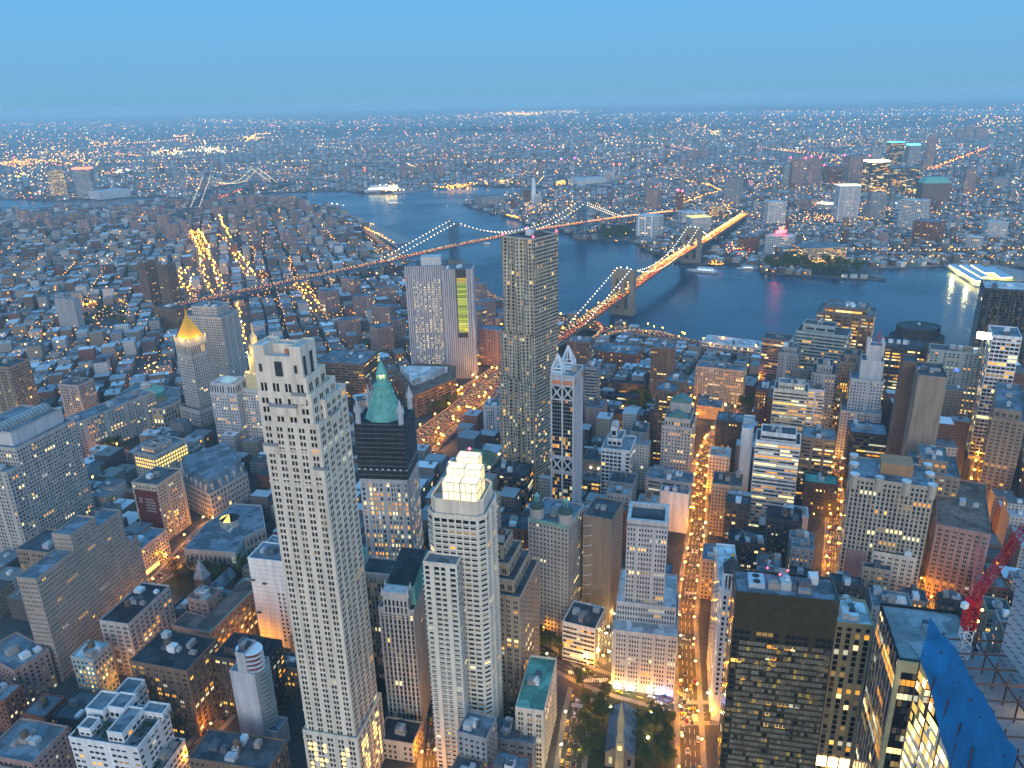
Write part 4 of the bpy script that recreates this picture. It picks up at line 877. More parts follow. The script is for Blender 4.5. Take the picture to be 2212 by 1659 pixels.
 (('E', 1190, 1420), 50, 34, 26, 72, 'dark brick loft block with white cornice before the rippled tower', S('dark', 'dark', 'grid', .12), 20, 3, 0, ()),
 (('E', 1050, 975), 56, 24, 22, 72, 'grey striped slab between the highway and the rippled tower', S('silver', 'slate', 'pier', .05), 10, 2, 0, ()),
 (('Q', 715, 90), 52, 26, 26, 72, 'brown apartment block with zigzag fire escape and a lit stairwell column', S('tan', 'dark', 'punch', .22, bay=2.7), 30, 4, 1, ()),
 (('F', 575, 870), 62, 15, 26, 68, 'narrow dark red brick slab with teal-lit windows beside the columned penthouse tower', S('redbrick', 'dark', 'punch', .3, bay=2.6), 20, 2, 0, ()),
 (('F', 430, 1080), 46, 32, 26, 70, 'dark blue-roofed block between the wide orange street and the blank white service slab', S('dark', 'slate', 'punch', .05), 10, 4, 1, ()),
 (('Q', 1000, 760), 34, 30, 20, 74, 'dark low roof with a white-walled penthouse strip behind the black hotel slab', S('dark', 'tar', 'pair', .08), 10, 6, 0, ()),
 (('F', 760, 640), 92, 22, 26, 62, 'slim grey masonry tower in front of the pale green banded block', S('grey', 'slate', 'punch', .08), 10, 3, 0, ((3, 3, 3, 3, 7),)),
 (('F', 1180, 700), 100, 24, 28, 64, 'slim brown stone tower before the waterfront block with glowing bands', S('ltbrown', 'dark', 'pier', .12), 10, 2, 0, ((3, 3, 3, 3, 8),)),
 (('O', 2230, 1130), 42, 20, 22, 70, 'cream walled block with bright blue-white roof beside the wide orange street', S('cream', 'pale', 'punch', .03), 10, 3, 0, ()),
 (('Q', 585, 960), 36, 22, 24, 74, 'small tan block with a cluster of glowing windows just behind the temple turret', S('tan', 'slate', 'punch', .3), 20, 3, 0, ()),
 (('Q', 1480, 440), 38, 20, 18, 72, 'small white stepped roof house between the two orange streets', S('white', 'pale', 'blank'), 0, 2, 0, ()),
 (('Q', 1410, 500), 44, 28, 22, 72, 'dark narrow block marked by a single column of yellow stair windows', S('dark', 'tar', 'punch', .02), 10, 3, 1, ()),
 (('T', 320, 1480), 40, 26, 22, 78, 'low block with pale blue roof under the white-lit shopfronts', S('tan', 'slate', 'pair', .03), 10, 3, 0, ()),
 (('F', 1020, 1480), 34, 30, 20, 72, 'low dark green roofed block beside the second orange street', S('dark', 'green', 'punch', .08), 10, 3, 1, ()),
]
BL = {}
for C, h, w_, d_, th, label, st, ni, un, tk, stp in TB:
    BL[label] = bx(C, h, w_, d_, th, label, st, ni, un, tk, stp)
def find(s): return next(o for k, o in BL.items() if s in k)
# sheer brown slab tower on the near left
ps = at('K', 415, 970, 85); WALL['slab'] = mat('wall_slab', (.34, .29, .25), noise=.14, scale=.06)
b = building('office_tower', 'sheer grey-brown slab tower with a narrow sunlit end and short rows of lit windows',
    [(rect(ps, 15, 62, 79), 0, 85), (rect(ps + dirv(79) * 36, 15, 26, 79), 85, 97), (rect(ps + dirv(79) * 62, 15, 26, 79), 0, 88), (rect(ps + dirv(79) * 88, 15, 12, 79), 0, 58)], S('slab', 'slate', 'punch', .012, row=.03, bay=1.9, sto=3.5, fw=.36, fh=.38), nind=100, units=5)
BL['slab'] = b
# barrel-vaulted tower
pb = at('J', 180, 1030, 108); ub, vb = dirv(165), dirv(75)
b = building('office_tower', 'big pale grey tower with a ribbed glass barrel vault along its roof', [(rect(pb, 60, 66, 75), 0, 108), (rect(pb + ub * 7 + vb * 5, 46, 56, 75), 108, 120, S('pale', 'slate', 'blank')), (rect(pb + ub * 0 - vb * 14, 34, 14, 75), 0, 92)], S('stone', 'slate', 'punch', .05, bay=3, fw=.46, fh=.55), nind=100, units=3)
BL['vault'] = b
m = MB(); rb_ = MB(); cc = pb + ub * 22 + vb * 6
for i in range(14):
    a0, a1 = cc + vb * (i * 3.8), cc + vb * ((i + 1) * 3.8)
    for k in range(8):
        t0, t1 = math.pi * k / 8, math.pi * (k + 1) / 8; f = lambda p, t: p + ub * (-6 * math.cos(t)) + Vector((0, 0, 12 + 6 * math.sin(t) + .1 + (120 - 108) * 0))
        m.face([f(a0, t0), f(a0, t1), f(a1, t1), f(a1, t0)])
        rb_.tube(f(a0, t0), f(a0, t1), .3, 3)
m.build('barrel_vault', mat('vault_glass', (.20, .22, .22), rough=.4), b); rb_.build('vault_rib', WALL['pale'], b)
# cylinder, stepped spire, etc. on the waterfront
p = at('F', 1530, 470, 70); cyl = lambda r, n=20: [Vector((p.x, p.y, 0)) + Vector((r * math.cos(k * 2 * math.pi / n), .8 * r * math.sin(k * 2 * math.pi / n), 0)) for k in range(n)]
BL['drum'] = building('office_building', 'dark banded rounded block with a drum shaped penthouse at the water', [(cyl(36), 0, 60), (cyl(29), 60, 74, S('dark', 'dark', 'blank'))], S('brown', 'dark', 'strip', .04, sto=4), 0, 2)
p = at('F', 1325, 600, 126)
b = building('office_tower', 'pale stepped art deco tower rising to four finial buttresses', [(rect(p + dirv(68) * -16 - dirv(158) * 4, 40, 46, 68), 0, 58), (rect(p + dirv(68) * -8 - dirv(158) * 2, 32, 34, 68), 58, 92), (rect(p - dirv(68) * 3, 22, 24, 68), 92, 112, S('pale', 'slate', 'blank')), (rect(p + dirv(158) * 3, 14, 14, 68), 112, 128, S('pale', 'slate', 'blank'))], S('pale', 'slate', 'punch', .03), 50, 0)
m = MB()
for q in rect(p + dirv(158) * 3, 14, 14, 68): m.box((q.x, q.y, 126), 3, 3, 16, 68)
m.build('finial_buttress', WALL['pale'], b); BL['deco'] = b
m = MB(); m.tube((p.x - 6, p.y + 6, 128), (p.x - 6, p.y + 6, 146), .5); [m.tube((p.x - 6 - k, p.y + 6, 142 - k), (p.x - 6 + k, p.y + 6, 142 - k), .3) for k in (2, 4, 6)]; m.build('antenna', mat('red_steel', (.45, .06, .05)), b)
# 222-style stepped office block
p = at('H', 2160, 600, 62); u2, v2 = dirv(167), dirv(77)
q = lambda x0, x1, y0, y1: [Vector((p.x, p.y, 0)) + u2 * x + v2 * y for x, y in ((x0, y0), (x0, y1), (x1, y1), (x1, y0))]
b = building('office_building', 'white ribbed stepped office block with a tall central tower and bright shopfronts at the junction',
    [(q(-2, 40, -16, 34), 0, 48), (q(0, 39, -4, 34), 48, 62), (q(8, 34, -2, 22), 62, 121)], S('pale', 'pale', 'pier', .06, row=.06, bay=1.75, sto=3.4, fw=.5, fh=.55), nind=100, units=0)
BL['stepped'] = b
m = MB(); g = q(9, 33, -1, 21); m.prism(inset(g, 2), 121, 122); m.build('roof_pit', ROOF['dark'], b); m = MB(); parapet(m, q(8, 34, -2, 22), 121, 4, 2); m.build('parapet', WALL['pale'], b)
m = MB()
for x0, x1, c_ in ((33, 38, (3.6, 3, 2)), (24, 29, (3.6, 3, 2)), (18, 22, (2.6, 1.7, .5)), (12, 16, (3.6, 3, 2)), (4, 10, (1.2, 1.6, 5)), (-1, 3, (1.2, 1.6, 6))):
    a = q(x0, x1, -16.3, -16.2); m.face([(*a[3][:2], 1), (*a[0][:2], 1), (*a[0][:2], 5.4), (*a[3][:2], 5.4)], c_)
m.build('shopfront', GLASS, b, lit='lit')
for x, c_ in ((35, (1, .85, .6)), (26, (1, .85, .6)), (14, (1, .85, .6)), (5, (.45, .55, 1))):
    l = bpy.data.objects.new('shop_light', bpy.data.lights.new('shop_light', 'POINT')); COL.objects.link(l); l.parent = b; s_ = q(x, x, -19, -19)[0]; l.location = Vector((s_.x, s_.y, 4)) - WL[b.name]; l.data.energy = 1700; l.data.color = c_; l.data.shadow_soft_size = 1.5
# black tower with cream frame
p = at('T', 770, 700, 150); th = 76
b = building('office_tower', 'black glass tower with a cream stone frame around its glowing end face', [(rect(p, 14, 40, 76), 0, 20), ([Vector((p.x, p.y, 0)) + dirv(166) * x + dirv(76) * y for x, y in ((-34, 0), (-34, 40), (0, 40), (0, 0))], 0, 150)], S('black', 'grey', 'glass', .10, row=.12), nind=100, units=3)
BL['blackcream'] = b
m = MB(); qq = lambda x0, x1, y0, y1: [Vector((p.x, p.y, 0)) + dirv(166) * x + dirv(76) * y for x, y in ((x0, y0), (x0, y1), (x1, y1), (x1, y0))]
for x in (-.5, -11, -22, -33): m.prism(qq(x - 1, x + .8, -1, .3), 0, 150.4)
m.prism(qq(-34.5, .5, -.9, .3), 145, 150.6, bottom=True); m.build('frame', mat('frame_floodlight_tint', (.62, .52, .27)), b)  # yellow of the floodlighting is put into the cream stone colour
m = MB()
for k in range(9): y = 1 + k * 4.8; m.prism(qq(-.1, .25, y, y + .3), 0, 150)
m.build('mullion', WALL['pale'], b)
# --- extras on table buildings
b = find('banner'); p = at('D', 1010, 1480, 58); th = 74; uu, vv = dirv(th + 90), dirv(th); p = Vector((p.x, p.y, 0))
m = MB(); a0, a1 = p + uu * 26 - vv * .25, p + uu * 2 - vv * .25; m.face([a0 + Vector((0, 0, 10)), a1 + Vector((0, 0, 10)), a1 + Vector((0, 0, 52)), a0 + Vector((0, 0, 52))]); bn = m.build('banner', mat('dark_red_banner', (.13, .03, .028), noise=.1), b)
m = MB()
def bar(x0, x1, z0, z1): a = p + uu * x1 - vv * .32; c = p + uu * x0 - vv * .32; m.face([a + Vector((0, 0, z0)), c + Vector((0, 0, z0)), c + Vector((0, 0, z1)), a + Vector((0, 0, z1))])
random.seed(3)
for r_, z in enumerate((42, 39, 36, 33, 30)):
    x = 16
    while x > 6: wd = random.uniform(.5, .9); bar(x - wd, x, z, z + 1.7); x -= wd + .35
for z in (43, 41, 39): bar(19, 23, z, z + 1)
m.build('banner_lettering', mat('banner_white', (.42, .36, .34), noise=0), bn)
b = find('six round'); p = at('S', 1190, 750, 108); uu, vv = dirv(158), dirv(68); p = Vector((p.x, p.y, 0))
for x, y in ((2, 1), (19, 1), (37, 1), (54, 1), (2, 20), (2, 36), (54, 20), (54, 36)):
    m = MB(); c = p + uu * x + vv * y; r = [c + Vector((3.0 * math.cos(k * .5236), 3.0 * math.sin(k * .5236), 0)) for k in range(12)]; m.prism(r, 100, 110.5); m.build('turret', WALL['beige'], b)
    m = MB(); m.prism(inset(r, -.4), 110.5, 111.2); m.build('turret_cap', ROOF['pale'], b)
m = MB(); m.prism([p + uu * x + vv * y for x, y in ((14, 14), (14, 32), (36, 32), (36, 14))], 108, 117); m.build('penthouse', mat('orange_brick', (.38, .21, .11)), b)
b = find('two green copper domed'); p = at('H', 1470, 100, 95); uu, vv = dirv(156), dirv(66); p = Vector((p.x, p.y, 0))
for x in (4, 26):
    c = p + uu * x + vv * 5; rr = lambda r: [c + dirv(k * 30) * r for k in range(12)]; m = MB(); m.prism(rr(5.2), 95, 104); m.build('cupola_drum', WALL['stone'], b)
    m = MB()
    for k in range(5): m.frustum(rr(5.5 * math.cos(k * .31)), 104 + 5.5 * math.sin(k * .31), rr(5.5 * math.cos((k + 1) * .31)), 104 + 5.5 * math.sin((k + 1) * .31))
    m.build('dome', mat('dark_copper_dome', (.05, .09, .085)), b)
    m = MB()
    for k in range(8): q_ = c + dirv(k * 45) * 1.7; m.tube((q_.x, q_.y, 109), (q_.x, q_.y, 113), .28)
    m.cone(rr(2.2), 113, (c.x, c.y, 115.6)); m.prism(rr(2.1), 108.6, 109.3); m.build('lantern', COPPER, b)
m = MB()
for k in range(12): q_ = p + uu * (1.2 + k * 2.5); m.box((q_.x, q_.y, 95), 1.6, 1.4, 3, 156)
m.build('copper_cornice', COPPER, b)
b = find('green temple'); p = at('O', 1790, 800, 80); p = Vector((p.x, p.y, 0)); uu, vv = dirv(160), dirv(70)
for (y0, y1, z) in ((3, 14, 88), (20, 34, 98)):
    g = [p + uu * x + vv * y for x, y in ((4, y0), (4, y1), (24, y1), (24, y0))]
    m = MB(); m.prism(g, 80, z); m.build('temple_base', WALL['stone'], b)
    m = MB(); r0, r1 = (g[3] + g[0]) / 2, (g[1] + g[2]) / 2
    m.face([(*g[0][:2], z), (*g[1][:2], z), (*r1[:2], z + 6), (*r0[:2], z + 6)]); m.face([(*g[2][:2], z), (*g[3][:2], z), (*r0[:2], z + 6), (*r1[:2], z + 6)]); m.face([(*g[3][:2], z), (*g[0][:2], z), (*r0[:2], z + 6)]); m.face([(*g[1][:2], z), (*g[2][:2], z), (*r1[:2], z + 6)])
    m.build('copper_roof', mat('dull_copper', (.10, .20, .18)), b)
b = find('temple-like roof turret'); p = at('Q', 690, 1270, 96); p = Vector((p.x, p.y, 0)); uu, vv = dirv(168), dirv(78)
c = p + uu * 6 - vv * 2; sq = lambda r: [c + dirv(78 + 45 + 90 * k) * r for k in range(4)]
m = MB(); m.prism(sq(7.2), 0, 100); m.build('corner_shaft', WALL['white'], b); add_windows(b, [(sq(7.2), 20, 98)], S('white', 'pale', 'punch', .2, bay=3, sto=3.8, fw=.5, fh=.6))
m = MB()
for i in range(4):
    for k in range(4): a = sq(6)[i] + (sq(6)[(i + 1) % 4] - sq(6)[i]) * (k / 4); m.tube((a.x, a.y, 100), (a.x, a.y, 110), .5, 6)
m.prism(sq(7), 110, 111.5); m.build('turret_colonnade', WALL['white'], b)
m = MB(); m.prism(sq(4), 100, 110); m.build('turret_core', mat('turret_dark', (.10, .05, .045)), b)
m = MB(); [m.frustum(sq(7 - k * 1.05), 111.5 + k * 1.5, sq(7 - k * 1.05 - .8), 111.5 + k * 1.5 + 1.4) for k in range(6)]; m.build('stepped_roof', ROOF['dark'], b); m = MB(); m.octa((c.x, c.y, 121.5), 1.1, rz=1.8); m.build('finial', GOLD, b)
b = find('black glass hotel'); p = at('Q', 1840, 1420, 170); p = Vector((p.x, p.y, 0)); uu, vv = dirv(168), dirv(78)
m = MB(); m.prism([p + uu * x + vv * y for x, y in ((31, 5), (31, 14), (38, 14), (38, 5))], 170, 172.5); m.build('cooling_tower', mat('blue_grey_plant', (.40, .46, .52)), b)
m = MB()
for r_ in range(44):
    for k in range(24):
        if random.random() < .86: x = .5 + k * 40 / 24; z = 3 + r_ * 3.25; t_ = random.uniform(.6, 1.2); a = p + uu * (x + 1.5) - vv * .14; c = p + uu * x - vv * .14; m.face([a + Vector((0, 0, z)), c + Vector((0, 0, z)), c + Vector((0, 0, z + 2.1)), a + Vector((0, 0, z + 2.1))], (.165 * t_, .15 * t_, .115 * t_)) if random.random() > .055 else m.face([a + Vector((0, 0, z)), c + Vector((0, 0, z)), c + Vector((0, 0, z + 2.1)), a + Vector((0, 0, z + 2.1))], (.5, .33, .08))
m.build('facade_panel', mat('hotel_panel', (.16, .15, .12), rough=.35, noise=.2, vc='tint'), b, lit='tint', kind='stuff')  # paler panels over the dark glass; gold ones paint lit rooms as colour
m = MB()
for y in (7.2, 11.6): c = p + uu * 34.5 + vv * y; m.tube((c.x, c.y, 172.3), (c.x, c.y, 172.6), 1.7, 14)
m.build('fan', ROOF['tar'], b)
for x, y in ((29, 16.5), (20, 16), (24, 12)): bulb(b, 'aviation_light', p + uu * x + vv * y + Vector((0, 0, 174)), .55, MATS['red_beacon_glow'])
b = find('white-lit shopfronts at its foot'); p = at('T', 485, 315, 120); p = Vector((p.x, p.y, 0)); m = MB()
for k in range(3): a = [p + uu * x - vv * .4 for x in (6 + k * 6, 1 + k * 6)]; m.face([a[0] + Vector((0, 0, 24)), a[1] + Vector((0, 0, 24)), a[1] + Vector((0, 0, 31)), a[0] + Vector((0, 0, 31))], (7, 4.6, 1.9))
m.build('lit_shopfront', GLASS, b, lit='lit')
b = find('glowing yellow row'); p = at('K', 1385, 810, 26); p = Vector((p.x, p.y, 0)); uu, vv = dirv(165), dirv(75); m = MB()
for k in range(9): a = [p - uu * .3 + vv * y for y in (12 + k * 3.4, 14.4 + k * 3.4)]; m.face([a[0] + Vector((0, 0, 1)), a[1] + Vector((0, 0, 1)), a[1] + Vector((0, 0, 5)), a[0] + Vector((0, 0, 5))], (3, 1.75, .35))
m.build('shopfront', GLASS, b, lit='lit')
b = find('three full rows'); p = at('D', 990, 1290, 44); p = Vector((p.x, p.y, 0)); uu, vv = dirv(156), dirv(66); m = MB()
for r_ in range(3):
    for k in range(13): a = [p - uu * .2 + vv * y for y in (1 + k * 3.3, 2.7 + k * 3.3)]; z = 29 + r_ * 4; m.face([a[0] + Vector((0, 0, z)), a[1] + Vector((0, 0, z)), a[1] + Vector((0, 0, z + 2.2)), a[0] + Vector((0, 0, z + 2.2))], (2.2, 1.3, .22))
    for k in range(9): a = [p - vv * .2 + uu * y for y in (2.7 + k * 3.1, 1 + k * 3.1)]; z = 29 + r_ * 4; m.face([a[0] + Vector((0, 0, z)), a[1] + Vector((0, 0, z)), a[1] + Vector((0, 0, z + 2.2)), a[0] + Vector((0, 0, z + 2.2))], (1.8, 1.0, .2))
m.build('lit_window_row', GLASS, b, lit='lit')
b = find('three white floodlights'); p = at('O', 870, 1190, 34); p = Vector((p.x, p.y, 0))
for x in (5, 13, 21):
    q_ = p + dirv(162) * x - dirv(72) * 1.2; bulb(b, 'floodlight', q_ + Vector((0, 0, 27)), .9, lampmat('white_flood_glow', (14, 12, 8)))
b = find('bright corner floodlights'); p = at('E', 960, 1370, 52); p = Vector((p.x, p.y, 0))
for x, y in ((0, 0), (40, 0), (0, 30), (20, 30)): bulb(b, 'floodlight', p + dirv(162) * x + dirv(72) * y + Vector((0, 0, 54)), 1.3, lampmat('warm_flood_glow', (12, 7, 1.6)))
m = MB(); g = [p + dirv(162) * x + dirv(72) * y for x, y in ((1, 1), (1, 29), (39, 29), (39, 1))]; m.frustum(g, 53.2, inset(g, 9), 60); m.build('hipped_roof', mat('dark_green_copper', (.12, .18, .11)), b)
b = find('one blue window'); p = at('F', 2010, 640, 108); m = MB(); p = Vector((p.x, p.y, 0)); a = [p + dirv(156) * x - dirv(66) * .3 for x in (33, 29)]; m.face([a[0] + Vector((0, 0, 86)), a[1] + Vector((0, 0, 86)), a[1] + Vector((0, 0, 89)), a[0] + Vector((0, 0, 89))], (.15, .3, 5)); m.build('blue_window', GLASS, b, lit='lit')
m = MB(); c = p + dirv(156) * 10 + dirv(66) * 12; m.box((c.x, c.y, 126), 13, 2, 7, 150, col=(26, 23, 12)); m.build('glowing_screen', GLOW, b, lit='lit')  # screen's floodlighting is put into its own glow
m = MB(); m.tube((c.x, c.y, 108), (c.x, c.y, 122), .8); m.build('screen_mast', STEELG, b)
b = find('columned penthouse and'); p = at('F', 825, 880, 88); p = Vector((p.x, p.y, 0)); m = MB()
for k in range(9): q_ = p + dirv(158) * (5 + k * 3) + dirv(68) * 3.4; m.tube((q_.x, q_.y, 88), (q_.x, q_.y, 94.5), .5, 6)
m.build('penthouse_column', WALL['cream'], b)
b = find('blank white stone'); p = at('M', 1420, 770, 75); p = Vector((p.x, p.y, 0)); uu, vv = dirv(167), dirv(77)
m = MB()
for k in range(19): a = [p + uu * x - vv * .06 for x in (28.1, -.1)]; z = 4 + k * 3.7; m.face([a[0] + Vector((0, 0, z)), a[1] + Vector((0, 0, z)), a[1] + Vector((0, 0, z + .22)), a[0] + Vector((0, 0, z + .22))])
m.build('panel_joint', WALL['grey'], b)
for x, z in ((26, 58), (17, 56), (25, 30)):
    m = MB(); q_ = p + uu * x - vv * .9; m.box((q_.x, q_.y, z), 3.4, 1.9, .4, 167); m.build('balcony', WALL['dark'], b)
m = MB()
for k in range(12):
    for x in (3, 6.5): a = [p + uu * (x + 1.4) - vv * .1, p + uu * x - vv * .1]; z = 6 + k * 3.7; m.face([a[0] + Vector((0, 0, z)), a[1] + Vector((0, 0, z)), a[1] + Vector((0, 0, z + 1.9)), a[0] + Vector((0, 0, z + 1.9))], random.choice(DIM))
m.build('window', GLASS, b, lit='lit')
b = find('windowless dark brown rear'); p = at('H', 1750, 60, 92); p = Vector((p.x, p.y, 0))
for k in range(9):
    m = MB(); z = 16 + k * 8.5
    for j in range(6):
        f = lambda t: p + dirv(156) * (21.8 - t * 7) - dirv(66) * (.4 + 1.2 * math.sin(t * 3.14)) + Vector((0, 0, z + 2.2 * t))
        m.tube(f(j / 6), f((j + 1) / 6), .28, 4)
    m.build('fire_balcony', STEELW, b)
# slender concrete tower with curved glass balconies
p = at('N', 1090, 600, 60); p = Vector((p.x, p.y, 0)); uu, vv = dirv(165), dirv(75); sq = lambda x0, x1, y0, y1: [p + uu * x + vv * y for x, y in ((x0, y0), (x0, y1), (x1, y1), (x1, y0))]
def oval(g, z): return [p + uu * (6 + g * 8.5 * math.cos(k * math.pi / 8)) + vv * (7 + g * 6.5 * math.sin(k * math.pi / 8)) for k in range(16)][::-1]
b = building('apartment_tower', 'slender unfinished concrete tower with rounded open balcony floors on top', [(sq(0, 17, 0, 16), 0, 60), (sq(-8, 0, 2, 14), 0, 16), (sq(5, 11, .3, 13), 60, 74)], S('silver', 'slate', 'blank'), 0, 1)
m = MB(); fl = MB(); rd = MB()
for k in range(5):
    z = 60.5 + k * 3.2; o_ = oval(1, z)[::-1]; m.prism(o_, z, z + .5, bottom=True)
    if k < 4: rd.prism(inset(o_, 1.6), z + .5, z + 3.2, top=False)
m.build('balcony_slab', STEELW, b); rd.build('glazed_wall', mat('dark_red_panels', (.15, .035, .035), rough=.4), b)
m = MB()
for k in range(18):
    z = 4 + k * 3.2; o_ = [p + uu * (-1 - 2.6 * math.sin(t * math.pi / 6)) + vv * (3 + 2 * t) for t in range(7)]
    m.prism([p + vv * 15] + [p + vv * 3] + o_[::1][::-1][::-1], z, z + .4, bottom=True)
m.build('balcony_slab', MATS['wall_green'], b); BL['slender'] = b
# white terraced block, lower left
p = at('L', 1580, 1410, 42); p = Vector((p.x, p.y, 0)); uu, vv = dirv(168), dirv(80); sq = lambda x0, x1, y0, y1: [p + uu * x + vv * y for x, y in ((x0, y0), (x0, y1), (x1, y1), (x1, y0))]
WT = S('white', 'slate', 'punch', .06, bay=3.6, sto=4, fw=.7, fh=.4)
b = building('apartment_building', 'bright white terraced block with roof gardens and white roof boxes near the bottom corner', [(sq(0, 45, 0, 30), 0, 40), (sq(10, 20, 2, 22), 40, 46.5), (sq(32, 40, 3, 12), 40, 45), (sq(32, 44, 15, 30), 40, 47), (sq(20, 31, 18, 30), 40, 48), (sq(-2, 12, 22, 30), 40, 44), (sq(26, 38, 30, 46), 0, 44), (sq(-7, 0, 2, 30), 0, 18)], WT, nind=100, units=2); BL['whiteterrace'] = b
m = MB()
for x0, x1, y0, y1 in ((1, 9, 2, 20), (21, 31, 3, 15), (41, 44.5, 2, 12), (-6.5, -.5, 3, 29)):
    for k in range(60):
        c = p + uu * random.uniform(x0, x1) + vv * random.uniform(y0, y1); c.z = (18 if x1 < 0 else 40) + random.uniform(.3, 1.1)
        n1 = Vector((random.uniform(-1, 1), random.uniform(-1, 1), random.uniform(.2, 1))).normalized(); t1 = n1.orthogonal() * random.uniform(.5, 1.1); t2 = n1.cross(t1); m.face([c - t1, c + t2, c + t1, c - t2])
m.build('roof_garden', mat('planting', (.03, .045, .02), noise=.3), b, kind='stuff')
# long church-like block with maroon roof and green eaves
p = at('M', 570, 1590, 36); p = Vector((p.x, p.y, 0)); uu, vv = dirv(160), dirv(73); sq = lambda x0, x1, y0, y1: [p + uu * x + vv * y for x, y in ((x0, y0), (x0, y1), (x1, y1), (x1, y0))]
b = building('school_building', 'long block with a maroon roof, bright green eaves and a line of lit windows', [(sq(0, 14, 0, 62), 0, 36), (sq(14, 33, 0, 16), 0, 35), (sq(16, 34, 20, 36), 0, 44, S('rose', 'slate', 'pair', .03))], S('ltbrown', 'brown', 'pair', .18), nind=60, units=1); BL['eaves'] = b
m = MB()
for i, (a, c) in enumerate(((sq(0, 14, 0, 62)[0], sq(0, 14, 0, 62)[1]), (sq(0, 14, 0, 62)[1], sq(0, 14, 0, 62)[2]))): m.tube((*a[:2], 37.2), (*c[:2], 37.2), .6)
m.build('copper_eaves', COPPER, b); rooftop(b, sq(17, 33, 21, 35), 44, 6, 0, 73)
# steep grey gable spire of a church
p = at('M', 500, 1000, 22); p = Vector((p.x, p.y, 0)); m = MB(); b = empty('church', p, 'small dark church with a steep grey spire in the leafless churchyard', 'church')
g = rect(p, 9, 9, 73); m.prism(g, 0, 24); m.build('tower', WALL['brown'], b); m = MB(); c = (g[0] + g[2]) / 2; m.cone(inset(g, -.4), 24, (c.x, c.y, zat(c.x, c.y, 'M', 530, 730))); m.build('spire', ROOF['grey'], b)
g2 = rect(p - dirv(163) * 9 + dirv(73) * 2, 9, 26, 73); m = MB(); m.prism(g2, 0, 12, top=False); m.build('nave', WALL['brown'], b); m = MB(); r0, r1 = (g2[0] + g2[3]) / 2, (g2[1] + g2[2]) / 2
m.face([(*g2[0][:2], 12), (*g2[1][:2], 12), (*r1[:2], 20), (*r0[:2], 20)]); m.face([(*g2[2][:2], 12), (*g2[3][:2], 12), (*r0[:2], 20), (*r1[:2], 20)]); m.face([(*g2[3][:2], 12), (*g2[0][:2], 12), (*r0[:2], 20)]); m.face([(*g2[1][:2], 12), (*g2[2][:2], 12), (*r1[:2], 20)]); m.build('roof', ROOF['slate'], b); FOOT.append([(q.x, q.y) for q in g2])
# stone courthouse with cross-shaped low blue-grey roof and octagonal skylight
P_ = [at('M', x, y, 20) for x, y in ((275, 620), (870, 665), (965, 490), (1215, 370), (1170, 115), (850, 95), (730, 200), (530, 320))]
CH = S('stone', 'slate', 'pair', .03, bay=4.2, sto=9, fh=.6)
b = building('courthouse', 'stone courthouse with a wide cross-shaped blue-grey roof and an octagonal skylight', [(list(P_), 0, 20)], CH, nind=40, units=2); BL['tweed'] = b
c = at('M', 815, 330, 20); o8 = lambda r: [Vector((c.x, c.y, 0)) + dirv(22.5 + 45 * k) * r for k in range(8)]
m = MB(); m.prism(o8(9), 20, 27, top=False); m.build('rotunda', WALL['stone'], b); m = MB()
for k in range(8): m.cone([o8(9)[k], o8(9)[(k + 1) % 8]], 27, (c.x, c.y, 31), col=(1.6, 1.2, .2) if k in (3, 5) else (0, 0, 0))
m.build('skylight', GLASS, b, lit='lit')
# mansard record hall
P_ = [at('D', x, y, 30) for x, y in ((1180, 1450), (1345, 1530), (1590, 1390), (1480, 1240), (1160, 1350))]
b = building('records_hall', 'grand grey stone hall with a dark mansard roof and tall dormers', [([P_[i] for i in (0, 1, 2, 3, 4)], 0, 30)], S('stone', 'slate', 'pair', .03, bay=4, sto=5), nind=40, units=0, par=False); BL['mansard'] = b
m = MB(); g = P_; m.frustum(g, 30.05, inset(g, 7), 42); m.build('mansard_roof', ROOF['slate'], b); m = MB()
for i in range(5):
    for k in range(5): a = g[i] + (g[(i + 1) % 5] - g[i]) * ((k + .5) / 5); a = inset(g, 2)[i] + (inset(g, 2)[(i + 1) % 5] - inset(g, 2)[i]) * ((k + .5) / 5); m.box((a.x, a.y, 33.5), 2.2, 2.2, 6, math.degrees(math.atan2((g[(i + 1) % 5] - g[i]).y, (g[(i + 1) % 5] - g[i]).x))); m.cone([Vector((a.x, a.y, 0)) + dirv(45 + 90 * q_) * 2 for q_ in range(4)], 36.5, (a.x, a.y, 39))
m.build('dormer', WALL['stone'], b)
# hexagonal courthouse with green-roofed rotunda
P_ = [at('D', x, y, 26) for x, y in ((770, 970), (1040, 985), (1165, 930), (1140, 850), (880, 815), (745, 900))]
b = building('courthouse', 'hexagonal stone courthouse with an amber-lit inner court and a pale green copper roof', [(list(P_), 0, 26)], S('stone', 'slate', 'pier', .25, bay=4.4, sto=6), nind=40, units=0); BL['hex'] = b
c = sum(P_, Vector()) / 6; m = MB(); m.prism(inset(P_, 22), 26, 26.4); m.build('inner_court', mat('court_light_tint', (.34, .20, .09)), b); o12 = lambda r: [Vector((c.x, c.y, 0)) + dirv(30 * k) * r for k in range(12)]  # amber light is painted into the court's stone colour
m = MB(); m.prism(o12(20), 26.4, 34, top=False); m.frustum(o12(21), 34, o12(8), 40); m.build('rotunda_roof', COPPER, b); m = MB(); m.prism(o12(7), 38, 44); m.frustum(o12(7.5), 44, o12(3), 47); m.build('lantern', WALL['stone'], b)
